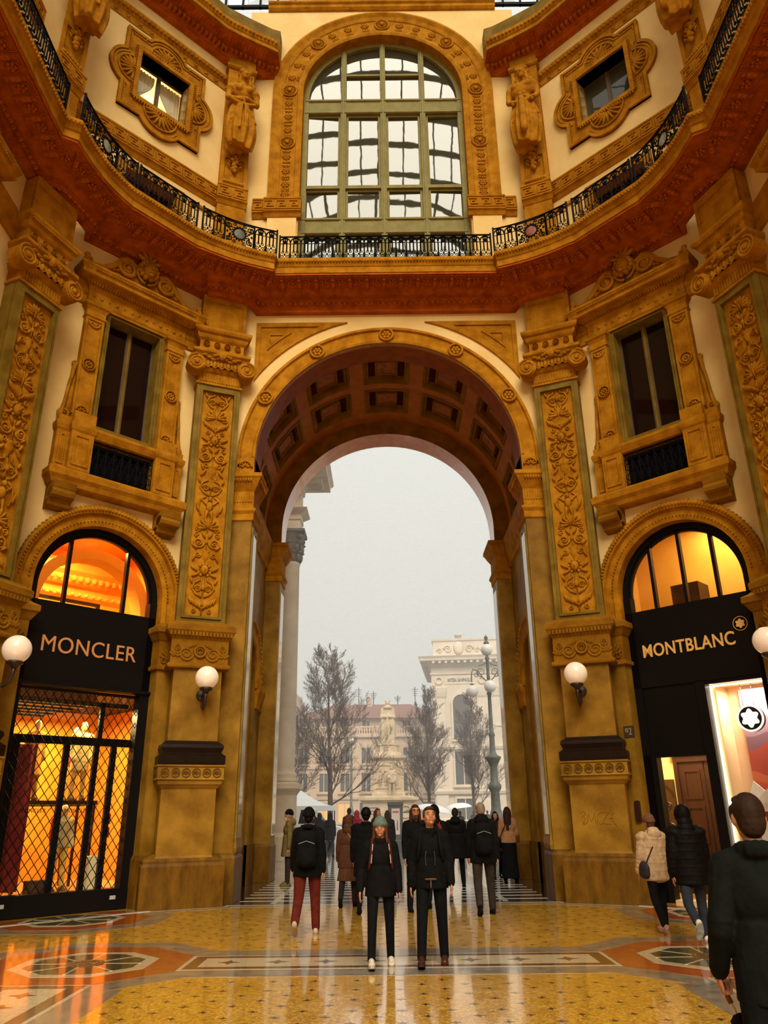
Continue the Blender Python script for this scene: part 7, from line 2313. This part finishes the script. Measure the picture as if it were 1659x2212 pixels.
# ---- street lamp
lp = empty('street_lamp', Matrix.Translation((4.80, 37, 0))); tag(lp, 'ornate grey-green lamp post with three white globes on scrolled arms', 'lamp post')
MB().lathe([(0, 0), (.52, 0), (.52, .15), (.42, .22), (.42, 1.05), (.5, 1.15), (.55, 1.2), (.45, 1.28), (.33, 1.4), (.38, 1.5), (.30, 1.6), (.22, 1.9), (.20, 2.6), (.30, 2.75), (.30, 2.9), (.18, 3.05), (.17, 3.7), (.24, 3.85), (.36, 4.05), (.38, 4.12), (.2, 4.2), (.13, 4.4), (.12, 5.0), (.16, 5.1), (.10, 5.25), (.085, 6.9), (.13, 7.0), (.08, 7.1), (.07, 8.6), (.12, 8.7), (.05, 8.8), (0, 8.8)], (0, 0, 0), 16).build('post', 'lamp_green', lp, True)
am = MB()
for s in (-1, 1):
    am.tube([(0, 0, 7.5), (s*.25, 0, 7.75), (s*.5, 0, 8.1), (s*.72, 0, 8.15), (s*.8, 0, 7.95), (s*.8, 0, 7.55)], .028, 6)
    am.spiral((s*.33, 8.02), .22, .04, 1.8, -PI/2, .025, 0, 24, 5, sx=s)
    am.spiral((s*.58, 7.9), .14, .03, 1.5, PI/2, .02, 0, 18, 5, sx=s)
    am.tube([(0, 0, 8.5), (s*.2, 0, 8.4), (s*.45, 0, 8.32)], .02, 5)
    am.ell((s*.8, 0, 7.42), (.09, .09, .08), 8, 6)
am.tube([(0, 0, 7.5), (0, -.3, 7.8), (0, -.45, 7.75), (0, -.45, 7.55)], .03, 6)
am.build('arms', 'lamp_green', lp)
for (x, y, z) in ((-.8, 0, 7.12), (.8, 0, 7.12), (0, -.45, 7.28), (0, 0, 9.1)):
    MB().ell((x, y, z), (.29, .29, .29), 20, 12).build('globe', mat('street_globe', (.78, .76, .73), .25) if 'street_globe' not in bpy.data.materials else bpy.data.materials['street_globe'], lp, True)
MB().lathe([(.0, 9.36), (.12, 9.36), (.14, 9.45), (.06, 9.55), (.1, 9.7), (.03, 9.8), (0, 9.85)], (0, 0, 0), 10).build('finial', 'lamp_green', lp)

# ---- buildings
def facade_windows(root, xs, zs, w, h, y, m_frame, arch=False, lit=()):
    """each window an own part with its pane, surround and sill"""
    for i, x in enumerate(xs):
        for j, z in enumerate(zs):
            if arch:
                out = [(x-w/2-.25, z), (x+w/2+.25, z)]+arc(x, z+h-w/2, w/2+.25, 0, PI, 12)
                inn = [(x-w/2, z+.05), (x+w/2, z+.05)]+arc(x, z+h-w/2, w/2, 0, PI, 12)
            else:
                out = [(x-w/2-.2, z-.1), (x+w/2+.2, z-.1), (x+w/2+.2, z+h+.25), (x-w/2-.2, z+h+.25)]
                inn = [(x-w/2, z), (x+w/2, z), (x+w/2, z+h), (x-w/2, z+h)]
            wd = MB().plate(out, [inn], y-.18, y+.02).build('window', m_frame, root)
            MB().prism(inn, y-.05, y).build('pane', MT['lit_far'] if (i, j) in lit else MT['win_far'], wd)
            MB().box(x-w/2-.35, x+w/2+.35, y-.35, y, z-.3, z-.1).build('sill', m_frame, wd)
            if not arch: MB().box(x-.05, x+.05, y-.12, y, z, z+h).build('glazing_bar', m_frame, wd)
MT['lit_far'] = mat('yellow_lit_window', (.75, .45, .16), .5, emis=(1, .55, .16), estr=.28)
# rose house beyond the monument
h1 = empty('house', Matrix.Translation((0, 109, 0))); tag(h1, 'rose stucco house with red tiled hip roof behind the monument', 'building')
MB().box(-13, 7.5, 0, 14, 0, 11.4).build('wall', 'house_b', h1)
MB().box(-13.3, 7.8, -.4, 14, 11.4, 11.9).build('cornice', 'house_b', h1)
MB().box(-12.6, 7.2, 1.2, 14, 11.9, 14.0).build('attic_wall', 'house', h1)
bl_ = MB()
for k in range(60): bl_.box(-12.9+.345*k, -12.75+.345*k, .1, .3, 11.9, 12.7)
bl_.box(-13, 7.6, .05, .35, 12.7, 12.9); bl_.build('balustrade', 'house_b', h1)
MB().loft([[(-13.6, .4, 14.0), (8.0, .4, 14.0), (8.0, 14, 14.0), (-13.6, 14, 14.0)], [(-8, 7, 16.7), (3.5, 7, 16.7), (3.5, 9, 16.7), (-8, 9, 16.7)]]).build('roof', 'roof', h1)
facade_windows(h1, [-11.5+2.85*k for k in range(7)], [8.0], 1.2, 2.0, 0, 'house_b')
facade_windows(h1, [-11.5+2.85*k for k in range(7)], [4.4], 1.2, 2.3, 0, 'house_b')
facade_windows(h1, [-11.5+2.85*k for k in range(7)], [12.6], 1.0, 1.1, 1.2, 'house')
facade_windows(h1, [-11.5+2.85*k for k in range(7)], [0.6], 1.7, 2.4, 0, 'house_b', lit=((1, 0), (2, 0), (4, 0), (5, 0)))
MB().hsweep([(0, 3.3), (-.25, 3.4), (-.3, 3.7), (0, 3.75)], -13, 7.5).build('string_course', 'house_b', h1)
MB().hsweep([(0, 7.2), (-.25, 7.3), (-.3, 7.6), (0, 7.65)], -13, 7.5).build('string_course', 'house_b', h1)
for (x, h) in ((-4.2, 2.6), (-2.0, 2.0), (4.2, 2.6), (1.6, 1.4)):
    a_ = MB().tube([(x, 7, 16.4), (x, 7, 16.6+h)], .06, 5)
    for k in range(4): a_.tube([(x-.5+.08*k, 7, 16.4+h*(.95-.12*k)), (x+.5-.08*k, 7, 16.4+h*(.95-.12*k))], .035, 4)
    a_.build('roof_aerial', 'iron', h1)
MB().box(-3.0, -2.2, 6, 7, 16, 17.6).build('chimney', 'house', h1)
# parapet house with urns, far left
h2 = empty('house', Matrix.Translation((-17.2, 102, 0))); tag(h2, 'buff house with urns on its parapet at the left edge of the square', 'building')
MB().box(-6, 5, 0, 12, 0, 15.0).build('wall', 'house', h2)
MB().box(-6.2, 5.2, -.3, 12, 15.0, 16.6).build('parapet', 'house_b', h2)
facade_windows(h2, [-4, -1.2, 1.6, 4.0], [4.2, 8.2, 11.8], 1.2, 2.2, 0, 'house_b')
for x in (3.2, 4.6): MB().lathe([(0, 16.6), (.35, 16.6), (.2, 16.9), (.5, 17.5), (.45, 17.9), (.15, 18.1), (.3, 18.4), (0, 18.9)], (x, .4, 0), 10).build('urn', 'house_b', h2, True)
# white palace on the right
pa = empty('palace', Matrix.Translation((5.3, 92, 0)) @ Matrix.Rotation(R(-6), 4, 'Z')); tag(pa, 'white stone palace with deep cornice and carved attic, right of the square', 'building')
MB().box(0, 30, 0, 14, 0, 18.2).build('wall', 'palace', pa)
MB().rings4(0, 30, 0, 14, [(0, 16.9), (.15, 17.0), (.15, 17.2), (0, 17.25)]).build('frieze_moulding', 'palace', pa)
MB().rings4(0, 30, 0, 14, [(.1, 17.9), (.4, 18.1), (.5, 18.3), (1.25, 18.5), (1.3, 18.75), (1.45, 19.0), (.1, 19.1)]).build('cornice', 'palace', pa)
mm = MB()
for k in range(30): mm.box(.2+.75*k, .5+.75*k, -1.15, -.3, 18.2, 18.48)
for k in range(12): mm.box(-1.15, -.3, .2+.75*k, .5+.75*k, 18.2, 18.48)
mm.build('modillions', 'palace', pa)
MB().rings4(.3, 29.7, .3, 13.7, [(0, 19.0), (0, 21.0), (.15, 21.1), (.2, 21.35), (0, 21.4)]).build('attic', 'palace', pa)
ca = MB()
for s in (-1, 1):
    ca.spiral((3.4+s*1.3, 20.1), .5, .08, 1.6, 0, .14, .25, 18, 5, sx=s); ca.spiral((3.4+s*2.3, 19.9), .35, .06, 1.4, 0, .1, .25, 16, 5, sx=s)
ca.ell((3.4, .2, 20.2), (.6, .25, .8), 10, 7); ca.rings4(3.0, 3.8, .2, .6, [(0, 21.2), (0, 21.7), (.1, 21.8)])
ca.build('attic_carving', 'palace', pa, True)
fp_ = MB().rings4(1.6, 5.2, -.06, .05, [(0, 17.3 - 1.45), (0, 16.75)]); fpo = fp_.build('sign_board', 'palace', pa)
me = text_mesh('INTESA SANPAOLO', 2.9, .42, .03, .012); link('letters', me, mat('black_sign_letters', (.03, .03, .03), .5), fpo, M=TR(3.4, -.07, 16.1))
for x in (.9, 6.0): MB().archsweep([(.3, -.2), (.3, 0), (.48, 0), (.48, -.2)], x, 16.3, 0, 2*PI, 16).build('roundel', 'palace', pa)
for x in (.15, 5.3, 6.9, 12.0, 13.6):
    MB().rings4(x, x+1.4, -.25, .1, [(.1, 0), (.1, 1.0), (0, 1.1), (0, 14.2), (.1, 14.4), (.2, 14.9), (.25, 15.4), (.1, 15.5)]).build('giant_pilaster', 'palace', pa)
facade_windows(pa, [3.4, 10.1], [9.6], 1.9, 5.0, 0, 'palace', arch=True)
facade_windows(pa, [3.4, 10.1], [4.6], 1.9, 3.6, 0, 'palace')
facade_windows(pa, [8.0], [11.2], 1.0, 3.0, 0, 'palace', lit=((0, 0),))
MB().hsweep([(0, 8.2), (-.4, 8.4), (-.5, 8.7), (0, 8.8)], 0, 20).build('balcony_course', 'palace', pa)
MB().hsweep([(0, 3.4), (-.4, 3.6), (-.5, 3.9), (0, 4.0)], 0, 20).build('base_course', 'palace', pa)
facade_windows(pa, [3.4, 10.1], [0.7], 1.9, 2.4, 0, 'palace')
MB().rings4(0, 30, 0, 14, [(.5, 0), (.5, .8), (.3, .9)]).build('plinth', 'palace', pa)

# ---- van and white tent
vn = empty('van', Matrix.Translation((-5.0, 42.0, 0))); tag(vn, 'white delivery van parked beside the column, half hidden by people', 'van')
side = [(-2.4, .35), (2.62, .35), (2.72, .6), (2.70, .95), (2.45, 1.12), (1.75, 1.30), (1.05, 2.02), (.8, 2.12), (-2.4, 2.16)]
MB().prism(side, -.9, .9).build('body', 'white_paint', vn)
MB().prism([(.42, 1.30), (1.60, 1.30), (1.02, 1.92), (.55, 1.95)], -.915, -.88).build('side_window', 'pane_dark', vn)
ws = MB().loft([[(1.70, -.75, 1.34), (1.70, .75, 1.34), (1.10, .72, 1.96), (1.10, -.72, 1.96)], [(1.74, -.75, 1.36), (1.74, .75, 1.36), (1.14, .72, 1.98), (1.14, -.72, 1.98)]]); ws.build('windscreen', mirror_glass('pale_windscreen', (.25, .27, .28), 1.6, .05), vn)
for x in (-1.5, 1.75):
    w_ = MB().lathe([(0, -.1), (.2, -.12), (.34, -.1), (.34, .1), (0, .1)], (x, -.85, .34), 20, 'y').build('wheel', 'iron', vn)
    MB().lathe([(0, -.14), (.18, -.13), (.2, -.1), (0, -.1)], (x, -.85, .34), 14, 'y').build('hubcap', 'white_paint', w_)
MB().box(2.66, 2.76, -.8, .8, .4, .65).build('bumper', 'iron', vn)
mr_ = MB().ell((1.45, -1.02, 1.32), (.07, .12, .12), 8, 6); mr_.build('wing_mirror', 'iron', vn)
tn = empty('market_tent', Matrix.Translation((-5.2, 46.5, 0))); tag(tn, 'white pop-up market tent with peaked roof behind the van', 'tent')
cn = MB(); rg = []
for q in range(7):
    t = q/6
    hw_ = 2.0*(1-t); zz = 2.15+.95*t**1.6
    rg.append([(-hw_, -hw_, zz), (0, -hw_*.97, zz), (hw_, -hw_, zz), (hw_*.97, 0, zz), (hw_, hw_, zz), (0, hw_*.97, zz), (-hw_, hw_, zz), (-hw_*.97, 0, zz)])
cn.loft(rg); cn.rings4(-2.0, 2.0, -2.0, 2.0, [(0, 1.9), (0, 2.15)]); cn.build('canopy', 'white_paint', tn)
for sx in (-1, 1):
    for sy in (-1, 1): MB().box(sx*1.95-.03, sx*1.95+.03, sy*1.95-.03, sy*1.95+.03, 0, 2.0).build('leg', 'iron', tn)
# ---- poster stand, hedge, planter, small things
ps = empty('poster_stand', Matrix.Translation((.27, 40, 0))); tag(ps, 'grey upright poster stand with a pink poster in front of the monument', 'poster stand')
MB().rings4(-.36, .36, -.16, .16, [(.05, 0), (.05, .5), (0, .55), (0, 2.05), (.03, 2.1), (.03, 2.25)]).build('column', mat('dark_grey_stand', (.10, .095, .09), .5), ps)
pp_ = MB().box(-.19, .21, -.18, -.165, .78, 1.95).build('poster', mat('pale_pink_poster', (.72, .60, .56), .5), ps)
for x in (-.07, .09): MB().cap((x, -.182, 1.0), (x, -.182, 1.4), .03, .02, 6).build('poster_figure', mat('poster_grey', (.16, .12, .12), .6) if 'poster_grey' not in bpy.data.materials else bpy.data.materials['poster_grey'], pp_)
MB().box(-.14, .16, -.184, -.18, 1.75, 1.85).build('poster_title', mat('poster_red', (.5, .15, .15), .6), pp_)
rgh = random.Random(5)
for k, (x0, x1, y, lab) in enumerate(((-2.2, -.3, 62.0, 'clipped dark green hedge left of the poster stand'), (.9, 4.4, 60.0, 'clipped dark green hedge right of the poster stand'), (4.9, 9.5, 62.5, 'clipped dark green hedge behind the lamp post'))):
    hb = MB()
    for q in range(260):
        hb.ell((rgh.uniform(x0, x1), y+rgh.uniform(-.4, .4), rgh.uniform(.1, 1.0)), (.16, .16, .14), 5, 4)
    ho = hb.build('hedge', 'hedge'); tag(ho, lab, 'hedge')
for k, (x, lab) in enumerate(((1.6, 'low pale stone kerb block right of the poster stand'), (6.6, 'low pale stone kerb block behind the lamp post'))):
    b_ = MB().rings4(x-1.1, x+1.1, 57.6, 58.4, [(0, 0), (0, .40), (-.03, .43)]).build('stone_bench', 'limestone'); tag(b_, lab, 'bench')
# second small lamp and sign far left
l2 = empty('street_lamp', Matrix.Translation((-3.05, 66, 0))); tag(l2, 'small dark lamp post base between van and monument', 'lamp post')
MB().lathe([(0, 0), (.4, 0), (.4, .9), (.5, 1.0), (.3, 1.2), (.36, 1.6), (.2, 1.9), (.1, 2.3), (.08, 7.0), (0, 7.0)], (0, 0, 0), 12).build('post', 'lamp_green', l2, True)
MB().ell((0, 0, 7.3), (.3, .3, .3), 14, 10).build('globe', bpy.data.materials['street_globe'], l2, True)

# ---- fine bird net across the far mouth of the passage
def net_mat():
    m = bpy.data.materials.new('fine_bird_net'); m.use_nodes = True
    nt = m.node_tree; nt.nodes.clear()
    out = nt.nodes.new('ShaderNodeOutputMaterial'); mx = nt.nodes.new('ShaderNodeMixShader')
    tr = nt.nodes.new('ShaderNodeBsdfTransparent')
    df = nt.nodes.new('ShaderNodeBsdfTranslucent'); df.inputs[0].default_value = (.85, .86, .85, 1)
    tc = nt.nodes.new('ShaderNodeTexCoord'); sep = nt.nodes.new('ShaderNodeSeparateXYZ')
    nt.links.new(tc.outputs['Object'], sep.inputs[0])
    outs = []
    for ax in (0, 2):
        mu = nt.nodes.new('ShaderNodeMath'); mu.operation = 'MULTIPLY'; mu.inputs[1].default_value = 1/.045
        nt.links.new(sep.outputs[ax], mu.inputs[0])
        fr_ = nt.nodes.new('ShaderNodeMath'); fr_.operation = 'FRACT'; nt.links.new(mu.outputs[0], fr_.inputs[0])
        lt = nt.nodes.new('ShaderNodeMath'); lt.operation = 'LESS_THAN'; lt.inputs[1].default_value = .035
        nt.links.new(fr_.outputs[0], lt.inputs[0]); outs.append(lt)
    mxx = nt.nodes.new('ShaderNodeMath'); mxx.operation = 'MAXIMUM'
    nt.links.new(outs[0].outputs[0], mxx.inputs[0]); nt.links.new(outs[1].outputs[0], mxx.inputs[1])
    nt.links.new(mxx.outputs[0], mx.inputs[0])
    nt.links.new(tr.outputs[0], mx.inputs[1]); nt.links.new(df.outputs[0], mx.inputs[2])
    nt.links.new(mx.outputs[0], out.inputs[0])
    return m
net = MB().prism([(-RI, 3.4), (RI, 3.4), (RI, ZC)]+arc(0, ZC, RI, 0, PI, 40)[1:-1]+[(-RI, ZC)], 0, .004).build('bird_net', net_mat(), M=Matrix.Translation((0, 24.6, 0)))
tag(net, 'fine pale bird net stretched across the far mouth of the arch', 'net')

# ---- rain haze hanging over the square
hz = MB().box(-70, 70, 27, 150, .02, 40).build('rain_haze')
def haze_mat():
    m = bpy.data.materials.new('rain_haze_volume'); m.use_nodes = True
    nt = m.node_tree; nt.nodes.clear()
    out = nt.nodes.new('ShaderNodeOutputMaterial'); v = nt.nodes.new('ShaderNodeVolumeScatter')
    v.inputs['Color'].default_value = (.97, .98, 1.0, 1); v.inputs['Density'].default_value = .0055; v.inputs['Anisotropy'].default_value = .2
    nt.links.new(v.outputs[0], out.inputs['Volume'])
    return m
hz.data.materials.append(haze_mat())
tag(hz, 'pale rain haze over the square outside the arch', 'haze', kind='stuff')

flush()
